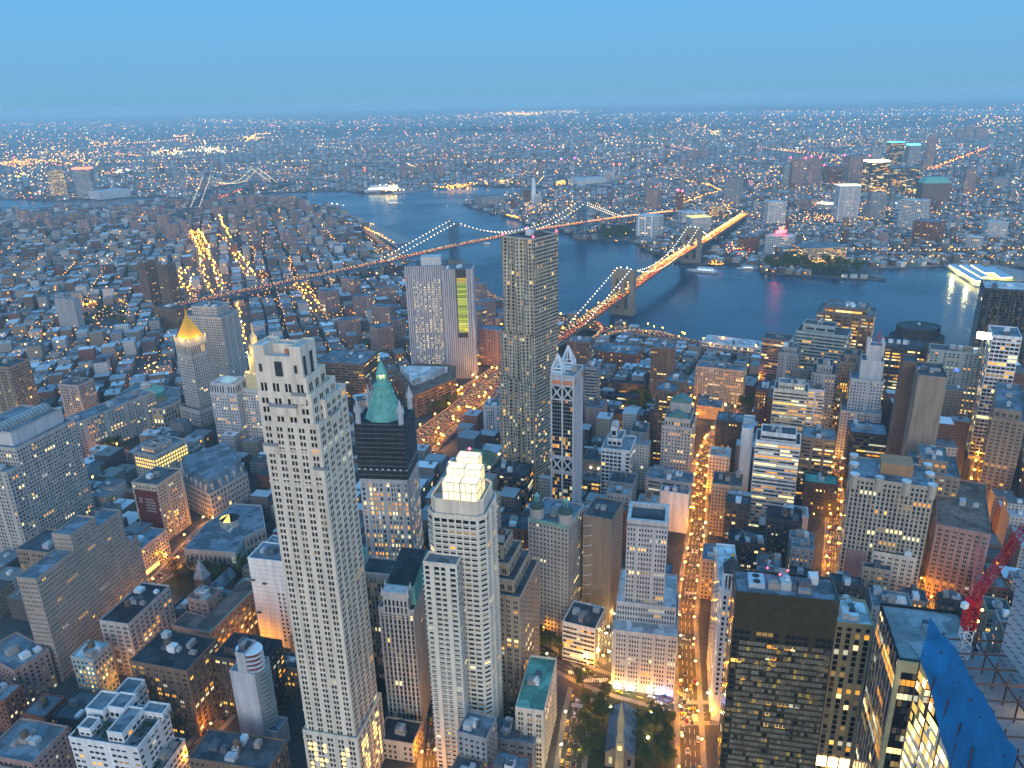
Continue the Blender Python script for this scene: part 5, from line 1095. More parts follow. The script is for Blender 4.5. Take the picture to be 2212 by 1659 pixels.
# police headquarters-like brick block with white triangular roof
P_ = [at('E', x, y, 30) for x, y in ((350, 745), (480, 900), (745, 790), (740, 710), (500, 690))]
b = building('office_building', 'low brown brick block with a white triangular roof at the foot of the ribbed slab', [(list(P_), 0, 30)], S('brown', 'brown', 'strip', .03), 10, 1, par=True); BL['tri'] = b
m = MB(); m.prism([at('E', x, y, 38) for x, y in ((385, 705), (465, 800), (690, 712))], 30, 38); m.build('white_roof', ROOF['pale'], b)
# chapel with slate roof and pointed tower
p = at('H', 1900, 1646, 8); p = Vector((p.x, p.y, 0)); uu, vv = dirv(168), dirv(78); bs = at('H', 1895, 1570, 11); bs = Vector((bs.x, bs.y, 0)); bw_ = (at('H', 1712, 1515, 11).xy - bs.xy).length
sq = lambda x0, x1, y0, y1: [bs + uu * x + vv * y for x, y in ((x0, y0), (x0, y1), (x1, y1), (x1, y0))]
b = empty('chapel', bs, 'small dark stone chapel with a blue slate roof and lit clock tower among churchyard trees', 'church'); BL['chapel'] = b
g = sq(0, bw_, 0, (at('H', 1985, 1300, 11).xy - bs.xy).length); FOOT.append([(q.x, q.y) for q in g]); m = MB(); m.prism(g, 0, 11, top=False); m.build('nave', WALL['ltbrown'], b); m = MB(); r0, r1 = (g[0] + g[3]) / 2, (g[1] + g[2]) / 2
e_ = inset(g, -.7); m.face([(*e_[0][:2], 11), (*e_[1][:2], 11), (*r1[:2], 18), (*r0[:2], 18)]); m.face([(*e_[2][:2], 11), (*e_[3][:2], 11), (*r0[:2], 18), (*r1[:2], 18)]); m.build('roof', ROOF['slate'], b)
m = MB(); m.face([(*g[3][:2], 11), (*g[0][:2], 11), (*r0[:2], 18)]); m.face([(*g[1][:2], 11), (*g[2][:2], 11), (*r1[:2], 18)]); m.build('gable', WALL['ltbrown'], b)
tw = [bs + uu * (bw_ / 2 + x) + vv * (-2 + y) for x, y in ((-2.4, -2.4), (-2.4, 2.4), (2.4, 2.4), (2.4, -2.4))]; m = MB(); m.prism(tw, 0, 24); m.prism(inset(tw, 1), 24, 32); o_ = lambda r: [bs + uu * (bw_ / 2) - vv * 2 + dirv(k * 45) * r for k in range(8)]; m.prism(o_(2.2), 32, 38); m.cone(o_(2.3), 38, ((bs + uu * (bw_ / 2) - vv * 2).x, (bs + uu * (bw_ / 2) - vv * 2).y, 54)); m.build('clock_tower', mat('lit_brownstone', (.40, .31, .18)), b)  # tower's floodlit tone is put into its brownstone colour
m = MB(); a = [bs + uu * x - vv * 3.1 for x in (bw_ / 2 + 1.2, bw_ / 2 - 1.2)]; a = [q_ - vv * 2.1 for q_ in a]; m.face([a[0] + Vector((0, 0, 19)), a[1] + Vector((0, 0, 19)), a[1] + Vector((0, 0, 22)), a[0] + Vector((0, 0, 22))], (1.6, 1.2, .4)); m.build('clock', GLASS, b, lit='lit')
add_windows(b, [(g, 1, 11)], S('ltbrown', 'slate', 'punch', .15, bay=5, sto=9, fw=.35, fh=.6))
l = bpy.data.objects.new('floodlight_beam', bpy.data.lights.new('floodlight_beam', 'POINT')); COL.objects.link(l); l.parent = b; q_ = bs - vv * 10 + uu * 14; l.location = Vector((q_.x, q_.y, 6)) - WL[b.name]; l.data.energy = 1000; l.data.color = (1, .75, .35); l.data.shadow_soft_size = .5
# ------------------------------------------------------------------ construction site: core, steel floors, blue netting and crane
ZB = 188; A0, A1, A2 = at('T', 1120, 210, ZB), at('T', 1900, 1500, ZB), at('T', 1060, 530, ZB)
nb = [at('T', x, y, ZB) for x, y in ((1120, 262), (1380, 620), (1560, 900), (1720, 1200), (1900, 1480), (2000, 1660), (2140, 1900))]
b = empty('construction_site', Vector((nb[0].x, nb[0].y, 0)), 'unfinished tower with blue safety netting, steel beams and lit lower floors in the corner', 'building'); BL['site'] = b
FOOT.append([(p.x, p.y) for p in nb] + [(nb[-1].x + 90, nb[-1].y + 20), (nb[0].x + 60, nb[0].y + 30)])
m = MB(); lean = Vector((-.9, -1.0, 0)).normalized(); n_ = 22
pts = resample(nb, 2.2)
for i in range(len(pts) - 1):
    for k in range(8):
        f = lambda p, kk, ii: Vector((p.x, p.y, ZB + 3 - kk * (2.2 + 3.2 * min(1, ii / 18)))) + lean * (kk * .45 + .9 * math.sin(ii * .55 + kk * 1.1) + .4 * math.sin(ii * 1.9 + kk * 2.3))
        m.face([f(pts[i], k + 1, i), f(pts[i + 1], k + 1, i + 1), f(pts[i + 1], k, i + 1), f(pts[i], k, i)])
m.build('safety_netting', mat('blue_safety_netting', (.012, .20, .43), rough=.8, noise=.22, scale=.12), b)
sd_ = (nb[-1] - nb[0]); sd_.z = 0; sd_.normalize(); inn = Vector((-sd_.y, sd_.x, 0)); inn = inn if inn.x > 0 else -inn
m = MB(); bm_ = MB(); wn = MB()
for k in range(15):
    z = ZB - 20 - k * 5; q_ = [nb[0] + lean * 3.4, nb[-1] + lean * 3.4, nb[-1] + inn * 55, nb[0] + inn * 55]; m.prism([p for p in q_], z, z + .6, bottom=True) if z < ZB - 46 else None
    for i in range(len(pts) - 1):
        a, c = pts[i] - lean * -2.5, pts[i + 1] - lean * -2.5
        if random.random() < .85 and z + 4.4 < ZB + 1 - 8 * (2.2 + 3.2 * min(1, i / 18)): wn.face([(a.x, a.y, z + .8), (c.x, c.y, z + .8), (c.x, c.y, z + 4.4), (a.x, a.y, z + 4.4)], random.choice(((1.6, 1.05, .3), (2.4, 1.8, .6), (.8, .5, .12), (3.5, 2.8, 1.2))))
    for p in pts[::5]: p = p + lean * 2.9; bm_.tube((p.x, p.y, z), (p.x, p.y, z + 5), .35)
m.build('floor_slab', WALL['concrete'], b); wn.build('lit_floor', GLASS, b, lit='lit', kind='stuff')
q_ = [nb[0] + inn * 2, nb[-1] + inn * 2, nb[-1] + inn * 55, nb[0] + inn * 55]; m = MB(); m.prism(q_, ZB - 14, ZB - 12.5, bottom=True); m.build('deck_floor', mat('metal_decking', (.22, .25, .28)), b)
for k in range(12):
    a = nb[0] + sd_ * (4 + k * 8); bm_.tube((a.x, a.y, ZB - 4), ((a + inn * 42).x, (a + inn * 42).y, ZB - 4), .45)
    for j in (4, 16, 28): p = a + inn * j; bm_.tube((p.x, p.y, ZB - 13), (p.x, p.y, ZB - 1), .4)
for j in (4, 16, 28): a = nb[0] + inn * j; c = nb[-1] + inn * j; bm_.tube((a.x, a.y, ZB - 4.2), (c.x, c.y, ZB - 4.2), .45)
bm_.build('steel_beam', mat('rusty_steel', (.10, .06, .05)), b)
cp = [at('T', x, y, 190) for x, y in ((1985, -60),)][0]
k0 = at('I', 2200, 170, 188); k1 = at('T', 2090, 1230, ZB - 12)
kf = at('T', 1765, 760, ZB - 12); kv = Vector((k1.x - kf.x, k1.y - kf.y, 0)); ki = Vector((-kv.y, kv.x, 0)).normalized(); ki = ki if ki.x > 0 else -ki
kf = kf + ki * 4
cq = [Vector((kf.x, kf.y, 0)) + kv, Vector((kf.x, kf.y, 0)) + kv + ki * 30, Vector((kf.x, kf.y, 0)) + ki * 30, Vector((kf.x, kf.y, 0))]; inn2 = ki
cw_ = k1; m = MB(); m.prism(cq[::-1] if (cq[1] - cq[0]).cross(cq[2] - cq[1]).z < 0 else cq, 0, 262); m.build('concrete_core', mat('pale_concrete', (.44, .46, .49), noise=.14), b); FOOT.append([(p.x, p.y) for p in cq])
m = MB()
for r_ in range(16):
    for k in range(15):
        a = cq[0] + (cq[3] - cq[0]) * ((k + .5) / 15) - ki * .15; z = ZB - 8 + r_ * 4 + .6 * (k % 2); m.box((a.x, a.y, z), .35, .35, .35, 0)
m.build('formwork_tie', ROOF['dark'], b, kind='stuff')
m = MB(); wz = [(cq[0] + (cq[3] - cq[0]) * .02), ]
for k in range(8): a = cq[0] - ki * .1 + kv.normalized() * .5; c = a + kv.normalized() * 6; z = ZB - 14 + k * 4.6; m.face([(a.x, a.y, z), (c.x, c.y, z), (c.x, c.y, z + 3.6), (a.x, a.y, z + 3.6)], (4, 2.2, .5))
m.build('lit_opening', GLASS, b, lit='lit')
# luffing crane
def lattice(m, a, c, w, n, r=.16, up=Vector((0, 0, 1))):
    a = Vector(a); c = Vector(c); d = (c - a).normalized(); s = d.cross(up)
    if s.length < .1: s = d.cross(Vector((0, 1, 0)))
    s.normalize(); t = s.cross(d); cor = [s * i + t * j for i, j in ((-w / 2, -w / 2), (w / 2, -w / 2), (w / 2, w / 2), (-w / 2, w / 2))]
    for k in cor: m.tube(a + k, c + k, r)
    for i in range(n):
        p, q_ = a + (c - a) * (i / n), a + (c - a) * ((i + 1) / n)
        for k in range(4): m.tube(p + cor[k], q_ + cor[(k + 1) % 4], r * .7, 3); m.tube(p + cor[k], p + cor[(k + 1) % 4], r * .7, 3)
cb_ = at('T', 1485, 660, 176); top = Vector((cb_.x, cb_.y, zat(cb_.x, cb_.y, 'T', 1540, 320)))
cr_ = empty('tower_crane', Vector((cb_.x, cb_.y, 150)), 'red luffing tower crane on a white lattice mast above the blue netting', 'crane')
m = MB(); lattice(m, (cb_.x, cb_.y, 150), top, 3.2, 12, .22); m.build('mast', STEELW, cr_)
RED = mat('crane_red', (.50, .018, .03), rough=.5, noise=.1); m = MB(); sl = Vector((cb_.x, cb_.y, zat(cb_.x, cb_.y, 'I', 1880, 580))); lattice(m, top, sl, 3.4, 4, .32); m.box((*sl.xy, sl.z + 1), 4.5, 4.5, 2.4, 40); m.build('slewing_tower', RED, cr_)
dxy = Vector((.78, .62, 0)); e1_ = None
def ray_end(c, x, y, dist):
    X, Y = px(c, x, y); d = (_fw + R2 * ((X - 1106) / F) - U2 * ((Y - 829.5) / F)).normalized(); return Vector((0, 0, H)) + d * dist
b0 = (sl - Vector((0, 0, H))).length
m = MB(); lattice(m, sl + Vector((0, 0, 2)), ray_end('I', 2230, 90, b0 * .98), 2.3, 16, .2); m.build('boom', RED, cr_)
m = MB(); lattice(m, sl + Vector((0, 0, 2)), ray_end('I', 1930, 210, b0 * 1.02), 2.3, 9, .2); m.build('back_mast', mat('crane_faded_red', (.60, .16, .13), rough=.5, noise=.1), cr_)
m = MB(); a = ray_end('I', 1930, 210, b0 * 1.02)
for o_ in (-1, 1): m.tube(a + Vector((o_, 0, 0)), ray_end('I', 2230, 90, b0 * .98), .1, 3)
m.build('pendant_cable', STEELG, cr_)
m = MB(); p = sl + Vector((-5, -3, 1)); m.box(p, 2, 1.8, 2.2, 20); m.build('cab', STEELW, cr_); bulb(cr_, 'work_light', top + Vector((2.2, -1.5, 4)), .7, MATS['warm_flood_glow']); bulb(cr_, 'work_light', sl + Vector((2.6, -2, -2)), .6, MATS['warm_flood_glow'])
# ------------------------------------------------------------------ far towers given by their outline: x0, x1, y top, y base
random.seed(11)
STYD = dict(brown=S('rose', 'slate', 'apt', .06, bay=4, sto=3.4), red=S('redbrick', 'slate', 'apt', .08, bay=4, sto=3.4), grey=S('grey', 'slate', 'apt', .06, bay=4, sto=3.4), pale=S('pale', 'pale', 'apt', .08, bay=4, sto=3.4), glass=S('glass', 'slate', 'glass', .2, row=.08, bay=4, sto=4),
            white=S('white', 'pale', 'grid', .05, bay=5, sto=4), blank=S('pale', 'pale', 'blank'), bblank=S('brown', 'slate', 'blank'), amber=S('tan', 'slate', 'strip', .5, row=.3, sto=4), dark=S('dark', 'dark', 'strip', .12, row=.1, sto=4))
def far(label, x0, x1, y0, y1, sty, rot=25, dep=.7, crop='P', units=0, name='apartment_tower', group=None, par=False):
    X0, Y1 = px(crop, x0, y1); X1, Y0 = px(crop, x1, y0); g = at('P', (X0 + X1) / 2, Y1, 0)
    dist = (g - Vector((0, 0, H))).length; W = abs(X1 - X0) / F * dist; lo = zat(g.x, g.y, 'P', 0, Y0); lo = max(lo, 6)
    r = math.radians(rot); w_ = W / (math.cos(r) + dep * math.sin(abs(r))); d_ = w_ * dep; base = math.degrees(math.atan2(g.y, g.x)) + rot
    u, v = dirv(base + 90), dirv(base); c = Vector((g.x, g.y, 0)) + v * d_ * .5
    poly = [c - u * w_ / 2 - v * d_ / 2, c - u * w_ / 2 + v * d_ / 2, c + u * w_ / 2 + v * d_ / 2, c + u * w_ / 2 - v * d_ / 2]
    b = building(name, label, [(poly, 0, lo)], STYD[sty], 0, units, 0, par=par, group=group, th=base); b['_'] = 0; del b['_']
    return b, poly, lo
def topglow(b, poly, z, col, name='roof_light', hh=3.0):
    m = MB(); q = inset(poly, -.4); m.prism(q, z + .2, z + hh, col=col, topcol=col); m.build(name, GLOW, b, lit='lit')
FT = [('left of two matching brown slab towers beyond the fan of bridge roads', 1707, 1735, 343, 405, 'brown'), ('right of two matching brown slab towers beyond the fan of bridge roads', 1737, 1766, 341, 405, 'brown'),
 ('thin pale tower squeezed beside the matching brown slabs', 1690, 1702, 362, 405, 'grey'), ('squat reddish tower with a stepped top in the far downtown', 1785, 1828, 360, 398, 'red'), ('broad brown tower with red roof lights in the far downtown', 1828, 1872, 338, 401, 'brown'),
 ('greenish glass tower crowned by a blazing white light band', 1869, 1915, 350, 421, 'glass'), ('dark far tower with a small cyan sign on top', 1917, 1947, 308, 362, 'dark'), ('pale far tower with a bright cyan lit crown', 1958, 1982, 314, 362, 'grey'),
 ('wide blue-grey glass tower pair at the heart of the far downtown', 1916, 1984, 362, 421, 'glass'), ('tall slim brown clock tower standing above the far downtown', 1997, 2013, 298, 362, 'brown'), ('brown courthouse block with hipped green copper roofs', 1990, 2047, 396, 440, 'bblank'),
 ('tall pale slab with a softly lit top edge facing the river park', 1805, 1852, 402, 478, 'pale'), ('grey narrow tower right of the softly lit pale slab', 1875, 1909, 416, 478, 'grey'), ('white stepped building like a staircase near the heights', 1936, 1986, 432, 498, 'white'),
 ('pale grey tower standing alone above the red-lit bridge landing', 1654, 1697, 436, 486, 'pale'), ('grey tower by the curved glowing highway ramp', 1560, 1596, 385, 438, 'grey'), ('pale gridded block with a red rooftop sign near the ferry landing', 1647, 1703, 510, 556, 'white'),
 ('long low glassy block with white slanting braces behind the green pier', 1729, 1833, 535, 566, 'amber'), ('low glass block left of the white-braced one', 1681, 1726, 537, 569, 'glass'), ('dark red brick warehouse beside the bridge landing', 1600, 1643, 512, 545, 'red'),
 ('reddish stepped apartment block near the waterfront road', 1966, 2019, 478, 525, 'red'), ('pale slab block high on the far right shore', 2131, 2170, 480, 516, 'pale'), ('small white apartment slab by the waterfront road', 2084, 2111, 511, 539, 'white'), ('small brown apartment tower near the waterfront road', 1899, 1916, 503, 526, 'brown'),
 ('tower with a teal roof in the far right distance', 2143, 2172, 384, 410, 'grey'), ('pale brown slim tower with a stepped top in the far right distance', 2080, 2101, 365, 422, 'brown'), ('low hall with a row of white lit arches', 1761, 1801, 441, 452, 'pale'),
 ('white gridded loft building by the blue bridge landing', 1368, 1424, 466, 515, 'white'), ('big brown-grey warehouse with a raised centre on the navy point', 1035, 1100, 424, 444, 'grey'), ('dark red power house left of the tall white chimney', 1131, 1151, 410, 440, 'red'), ('white and salmon striped block at the foot of the tall chimney', 1152, 1170, 422, 444, 'white'),
 ('long blue-grey shed on the navy yard, nearest the water', 1238, 1322, 387, 400, 'blank'), ('white factory block near the twin red-lit chimneys', 1300, 1325, 371, 386, 'white'), ('slim reddish tower before the matching distant housing slabs', 1457, 1473, 414, 460, 'red'), ('grey-brown housing slab behind the white gridded loft', 1390, 1423, 408, 452, 'brown'),
 ('rust orange floodlit tower on the far industrial shore', 121, 148, 367, 423, 'amber'), ('grey twin tower with a red roof sign on the far industrial shore', 168, 203, 366, 427, 'grey'), ('long white shed on the far industrial shore', 215, 287, 412, 428, 'blank'), ('small tan tower by the distant bridge tower', 434, 446, 388, 410, 'brown'),
 ('pale office block lit lime beside the glowing bridge landing', 1489, 1540, 470, 502, 'pale'), ('amber glowing office block beside the bridge landing', 1540, 1568, 443, 470, 'amber'), ('wide white office block left of the bridge landing', 1469, 1528, 458, 480, 'white'),
 ('wide brown courthouse slab right of the bridge landing tower', 1718, 1752, 430, 452, 'brown'), ('dark brown-topped tower in the middle of the far downtown', 1880, 1900, 320, 365, 'grey')]
FO = {}
for lab, x0, x1, y0, y1, sty in FT: FO[lab] = far(lab, x0, x1, y0, y1, sty, rot=random.choice((-22, 20, 28)))
def ff(s): return next(v for k, v in FO.items() if s in k)
topglow(*ff('blazing white'), (9, 8, 5), 'crown_light', 5); topglow(*ff('small cyan sign'), (.3, 2.2, 3), 'roof_sign', 4); topglow(*ff('bright cyan'), (.4, 2.2, 2.6), 'crown_light', 7); topglow(*ff('softly lit top'), (1.3, 1.2, .8), 'crown_light', 3)
topglow(*ff('red roof sign'), (6, .6, .3), 'roof_sign', 6); topglow(*ff('white lit arches'), (3.4, 3, 1.8), 'arch_light', 2); topglow(*ff('lit lime'), (.9, .9, .3), 'roof_light', 2)
b_, po, z_ = ff('red rooftop sign'); m = MB(); c = sum(po, Vector()) / 4; m.box((c.x, c.y, z_ + 8), 30, 4, 7, 20, (9, .5, .6)); m.box((c.x, c.y, z_ + 16), 12, 4, 8, 20, (9, .6, .4)); m.build('red_sign', GLOW, b_, lit='lit')
for s in ('red roof lights', 'left of two matching', 'right of two matching', 'squat reddish', 'slim reddish'):
    b_, po, z_ = ff(s)
    for p in po[::2]: bulb(b_, 'aviation_light', (p.x, p.y, z_ + 3), 4.5, MATS['red_beacon_glow'])
b_, po, z_ = ff('hipped green'); m = MB(); m.frustum(po, z_, inset(po, 16), z_ + 18); m.build('copper_roof', COPPER, b_)
b_, po, z_ = ff('clock tower'); m = MB(); m.cone(inset(po, 2), z_, ((po[0] + po[2]) / 2).to_3d() + Vector((0, 0, z_ + 24))); m.build('spire', WALL['rose'], b_)
def chimney(label, x, y0, y1, r, mt, tip=None):
    g = at('P', x, y1, 0); z = zat(g.x, g.y, 'P', 0, y0); o = empty('chimney', g, label, 'chimney'); m = MB(); n = 10; ring = lambda k: [Vector((g.x, g.y, 0)) + dirv(36 * i) * k for i in range(n)]
    m.frustum(ring(r), 0, ring(r * .55), z); m.build('stack', mt, o); m = MB(); m.prism(ring(r * .65), z - 2, z + .5); m.build('rim', WALL['dark'], o)
    if tip: m = MB(); m.octa((g.x, g.y, z + 5), r * .8, tip); m.build('tip_light', GLOW, o, lit='lit')
chimney('tall white tapering chimney on the navy point', 1153, 382, 442, 11, WALL['white'])
chimney('left one of two chimneys with red lights on top', 1325, 357, 388, 7, WALL['pale'], (9, .7, .4)); chimney('right one of two chimneys with red lights on top', 1337, 357, 388, 7, WALL['pale'], (9, .7, .4))
chimney('left one of two slender stacks glowing purple', 1212, 345, 362, 8, WALL['rose'], (3, .8, 6)); chimney('right one of two slender stacks glowing purple', 1241, 343, 360, 8, WALL['rose'], (3, .6, 6))
# housing estates: look-alike slabs
def estate(phrase, label, spots, sty, units=0):
    for x0, x1, y0, y1 in spots: far(label, x0, x1, y0, y1, sty, rot=random.choice((-30, 18, 28, 38)), dep=random.uniform(.5, .9), group=phrase, par=False)
sp = []
for (x, y) in ((52, 492), (75, 500), (100, 488), (122, 503), (150, 497), (186, 512), (172, 486), (206, 494), (262, 470), (286, 476), (302, 474), (330, 480), (352, 470), (375, 476), (250, 500), (300, 512), (330, 520), (356, 505), (378, 524), (400, 512), (432, 470), (452, 462), (478, 468), (500, 462), (522, 470), (548, 466), (560, 476), (520, 500), (548, 512), (575, 500), (600, 492), (640, 478), (672, 470), (690, 486), (715, 498), (700, 520), (660, 528), (622, 534), (590, 546), (640, 552), (560, 536), (566, 446), (590, 444), (612, 448), (634, 452), (655, 456), (545, 450), (420, 452), (400, 458), (470, 448), (495, 446), (520, 448)):
    w = random.uniform(14, 24); sp.append((x - w / 2, x + w / 2, y - random.uniform(26, 40) * (1 if y > 480 else .75), y))
estate('housing slabs in the riverside estates', 'grey-brown housing slab in the crowded estates between the lamp-lit avenues and the river', sp, 'brown')
sp = [(735, 775, 602, 655), (770, 812, 640, 690), (820, 862, 620, 668), (800, 850, 662, 712), (852, 884, 690, 745), (812, 862, 706, 772), (740, 788, 690, 742), (1013, 1050, 612, 680), (1036, 1078, 650, 716), (1028, 1090, 712, 790), (1016, 1062, 668, 735), (700, 742, 628, 676)]
estate('brick housing towers around the ribbed slab', 'dark brown brick housing tower among trees around the pale ribbed slab tower', sp, 'brown')
sp = [(1486, 1502, 325, 345), (1512, 1530, 322, 342), (1470, 1484, 345, 362), (1160, 1180, 352, 372), (866, 880, 358, 384), (884, 896, 360, 386), (905, 918, 352, 380), (926, 938, 350, 378), (946, 960, 358, 382), (745, 760, 360, 386), (2066, 2080, 276, 300), (2084, 2100, 272, 298), (2108, 2128, 276, 302), (1990, 2004, 345, 372)]
estate('distant housing blocks across the river', 'small distant brown housing block across the river above the low rooftops', sp, 'brown')
# ------------------------------------------------------------------ low-rise filler: the nearest ones are things, the rest one mass per shore
FB = []
def bbx(poly):
    xs = [p[0] for p in poly]; ys = [p[1] for p in poly]; return (min(xs), max(xs), min(ys), max(ys))
for f in FOOT: FB.append((f, bbx(f)))
def inside(p, poly):
    r = False; n = len(poly)
    for i in range(n):
        a, b = poly[i], poly[(i + 1) % n]
        if (a[1] > p[1]) != (b[1] > p[1]) and p[0] < (b[0] - a[0]) * (p[1] - a[1]) / (b[1] - a[1]) + a[0]: r = not r
    return r
def segd(p, a, b):
    dx, dy = b[0] - a[0], b[1] - a[1]; t = max(0, min(1, ((p[0] - a[0]) * dx + (p[1] - a[1]) * dy) / (dx * dx + dy * dy + 1e-9))); return math.hypot(p[0] - a[0] - t * dx, p[1] - a[1] - t * dy)
GRID = {}
for f in FB:
    b = f[1]
    for i in range(int(b[0] // 100) - 1, int(b[1] // 100) + 2):
        for j in range(int(b[2] // 100) - 1, int(b[3] // 100) + 2): GRID.setdefault((i, j), []).append(f)
RGRID = {}
for pts, hw in ROADS:
    for a, b in zip(pts, pts[1:]):
        for i in range(int((min(a.x, b.x) - hw - 60) // 100), int((max(a.x, b.x) + hw + 60) // 100) + 1):
            for j in range(int((min(a.y, b.y) - hw - 60) // 100), int((max(a.y, b.y) + hw + 60) // 100) + 1): RGRID.setdefault((i, j), []).append((a, b, hw))
PARKS = [[at(c, x, y, 0).xy for x, y in l] for c, l in (('H', ((1560, 1130), (1760, 1110), (2140, 1240), (2150, 1950), (1520, 1950))), ('H', ((1160, 700), (1500, 900), (1420, 960), (1160, 940))), ('M', ((0, 1000), (250, 800), (1080, 900), (1000, 1050), (200, 1180))), ('D', ((500, 1130), (760, 1090), (850, 1300), (520, 1320))), ('D', ((440, 330), (830, 300), (840, 470), (440, 500))), ('B', ((1660, 960), (1900, 970), (1900, 1060), (1650, 1040))),
    ('C', ((510, 1190), (1320, 1290), (1220, 1200), (560, 1170))), ('A', ((1700, 1330), (2050, 1330), (2060, 1400), (1720, 1400))), ('E', ((380, 560), (440, 680), (60, 660), (90, 600))), ('O', ((960, 450), (1350, 400), (1350, 640), (960, 600))), ('C', ((680, 860), (960, 800), (960, 930), (700, 920))), ('E', ((470, 1320), (470, 950), (760, 850), (1080, 640), (1080, 930), (740, 1250), (660, 1340))), ('S', ((1050, 1420), (1400, 1400), (1300, 1650), (1050, 1650))))]
def free(poly, marg=1.5):
    c = (sum(p[0] for p in poly) / 4, sum(p[1] for p in poly) / 4); k = (int(c[0] // 100), int(c[1] // 100)); rad = max(math.hypot(p[0] - c[0], p[1] - c[1]) for p in poly)
    pts = [(c[0] + (p[0] - c[0]) * (1 + marg / rad), c[1] + (p[1] - c[1]) * (1 + marg / rad)) for p in poly]; pts += [((pts[i][0] + pts[(i + 1) % 4][0]) / 2, (pts[i][1] + pts[(i + 1) % 4][1]) / 2) for i in range(4)] + [c]
    for f, b in GRID.get(k, ()):
        if b[0] - rad < c[0] < b[1] + rad and b[2] - rad < c[1] < b[3] + rad:
            if any(inside(p, f) for p in pts): return False
            if any(inside(q, pts[:4]) for q in f): return False
    for a, b, hw in RGRID.get(k, ()):
        for p in pts:
            if segd(p, a, b) < hw: return False
    for pk in PARKS:
        if inside(c, pk): return False
    return True
def in_land(p, poly): return inside(p, poly)
MANP = [(p.x, p.y) for p in MAN]; BKLP = [(p.x, p.y) for p in BKL]
def vis(X, Y, z=10):
    x, y = proj((X, Y, z)); return -60 < x < 2270 and y < 1760
cand = []
def lots(X0, X1, Y0, Y1, th, bw, bd, st_, lot, hf, test, jit=.15):
    """city blocks cut into lots; axis th"""
    u, v = dirv(th - 90), dirv(th); cx, cy = (X0 + X1) / 2, (Y0 + Y1) / 2; R = math.hypot(X1 - X0, Y1 - Y0) / 2; n = int(R / (bw + st_)) + 1; k = int(R / (bd + st_)) + 1
    for i in range(-n, n + 1):
        for j in range(-k, k + 1):
            o = Vector((cx, cy, 0)) + u * i * (bw + st_) + v * j * (bd + st_)
            if not (X0 < o.x < X1 and Y0 < o.y < Y1) or not vis(o.x, o.y): continue
            for side in (0, 1):
                y = -bd / 2
                while y < bd / 2 - 4:
                    L = min(random.uniform(*lot), bd / 2 - y); dp = bw / 2 * random.uniform(.72, .97); x0 = -bw / 2 if side == 0 else bw / 2 - dp
                    a = o + u * x0 + v * y; poly = [a, a + u * dp, a + u * dp + v * (L - .3), a + v * (L - .3)]
                    c = (poly[0] + poly[2]) / 2
                    if test((c.x, c.y)) and vis(c.x, c.y): cand.append([c, [(p.x, p.y) for p in poly], hf(c), th])
                    y += L
                    if random.random() < .04: y += 8
random.seed(21)
def zone_left(p): return p[0] < -60 - (p[1] - 300) * .0 and 300 < p[1] < 860
def zone_china(p): return p[1] >= 860 and inside(p, MANP) and p[0] < (p[1] - 900) * .03 + 40
def zone_right(p): return p[0] > -60 and p[1] < 860 and inside(p, MANP)
def zone_sea(p): return p[1] >= 860 and inside(p, MANP) and p[0] >= (p[1] - 900) * .03 + 40
lots(-800, -50, 250, 880, 77, 44, 90, 11, (12, 24), lambda c: random.choice((12, 15, 18, 20, 22, 26)), zone_left)
lots(-60, 760, 330, 880, 71, 42, 80, 9, (11, 22), lambda c: random.choice((14, 18, 22, 28, 34, 40, 50)) * (1.6 if c.x > 250 and c.y > 640 else 1), zone_right)
lots(-60, 900, 860, 1350, 66, 40, 70, 9, (8, 16), lambda c: random.choice((10, 12, 13, 15, 17)), zone_sea)
lots(-3600, 160, 860, 4000, 109, 46, 90, 11, (7, 30), lambda c: random.choice((9, 10, 11, 12, 14, 15, 15, 18, 24, 30)), zone_china)
cand = [c for c in cand if free(c[1])]
for c in cand:
    if c[0].y > 1200 and min(segd((c[0].x, c[0].y + 60), a, b) for a, b in zip(MBP, MBP[1:])) < 95: c[2] = min(c[2], 11)
cand.sort(key=lambda c: c[0].length)
near, rest = cand[:140], cand[140:]
# landmarks used to describe the filler
LMK = []
def lm(o, s): p = Vector(o.location); LMK.append((p, s))
for k, s in (('banner', 'the red banner block'), ('three full rows', 'the block with three lit rows'), ('twin slab', 'the purple-brown slabs'), ('jade green', 'the jade-roofed block'), ('twin-cupola tower', 'the tan stepped tower'), ('green copper domed', 'the twin-cupola tower'), ('narrow white banded', 'the white banded corner block'), ('black glass hotel', 'the black hotel slab'), ('temple-like', 'the temple-turret block'), ('white-lit shop', 'the tan striped tower'), ('six round', 'the beige turreted slab'), ('thin dark window bands', 'the white banded office tower'),
    ('columned penthouse and', 'the columned penthouse tower'), ('windowless brown concrete', 'the windowless concrete slab'), ('stepped blue terraces', 'the white gridded loft'), ('green temple', 'the green-temple skyscraper'), ('pale beige apartment', 'the pale beige slab'), ('market hall', 'the brick market hall'), ('zigzag', 'the fire-escape block'), ('heavy brown loft', 'the heavy brown loft'), ('very dark flat roof', 'the dark-roofed loft'), ('small pale green', 'the pale green block'), ('glowing yellow row', 'the long stone hall'), ('purple-brown flat', 'the purple-brown block'), ('sunken dark roof', 'the cream classical block'), ('pink brick slab', 'the pink brick slab'), ('floodlights under', 'the floodlit concrete hall'), ('green hipped', 'the green hipped block'), ('long stone government', 'the long government slab') if False else ('very long stone', 'the long government slab')):
    lm(next(o for q, o in BL.items() if k in q), s)
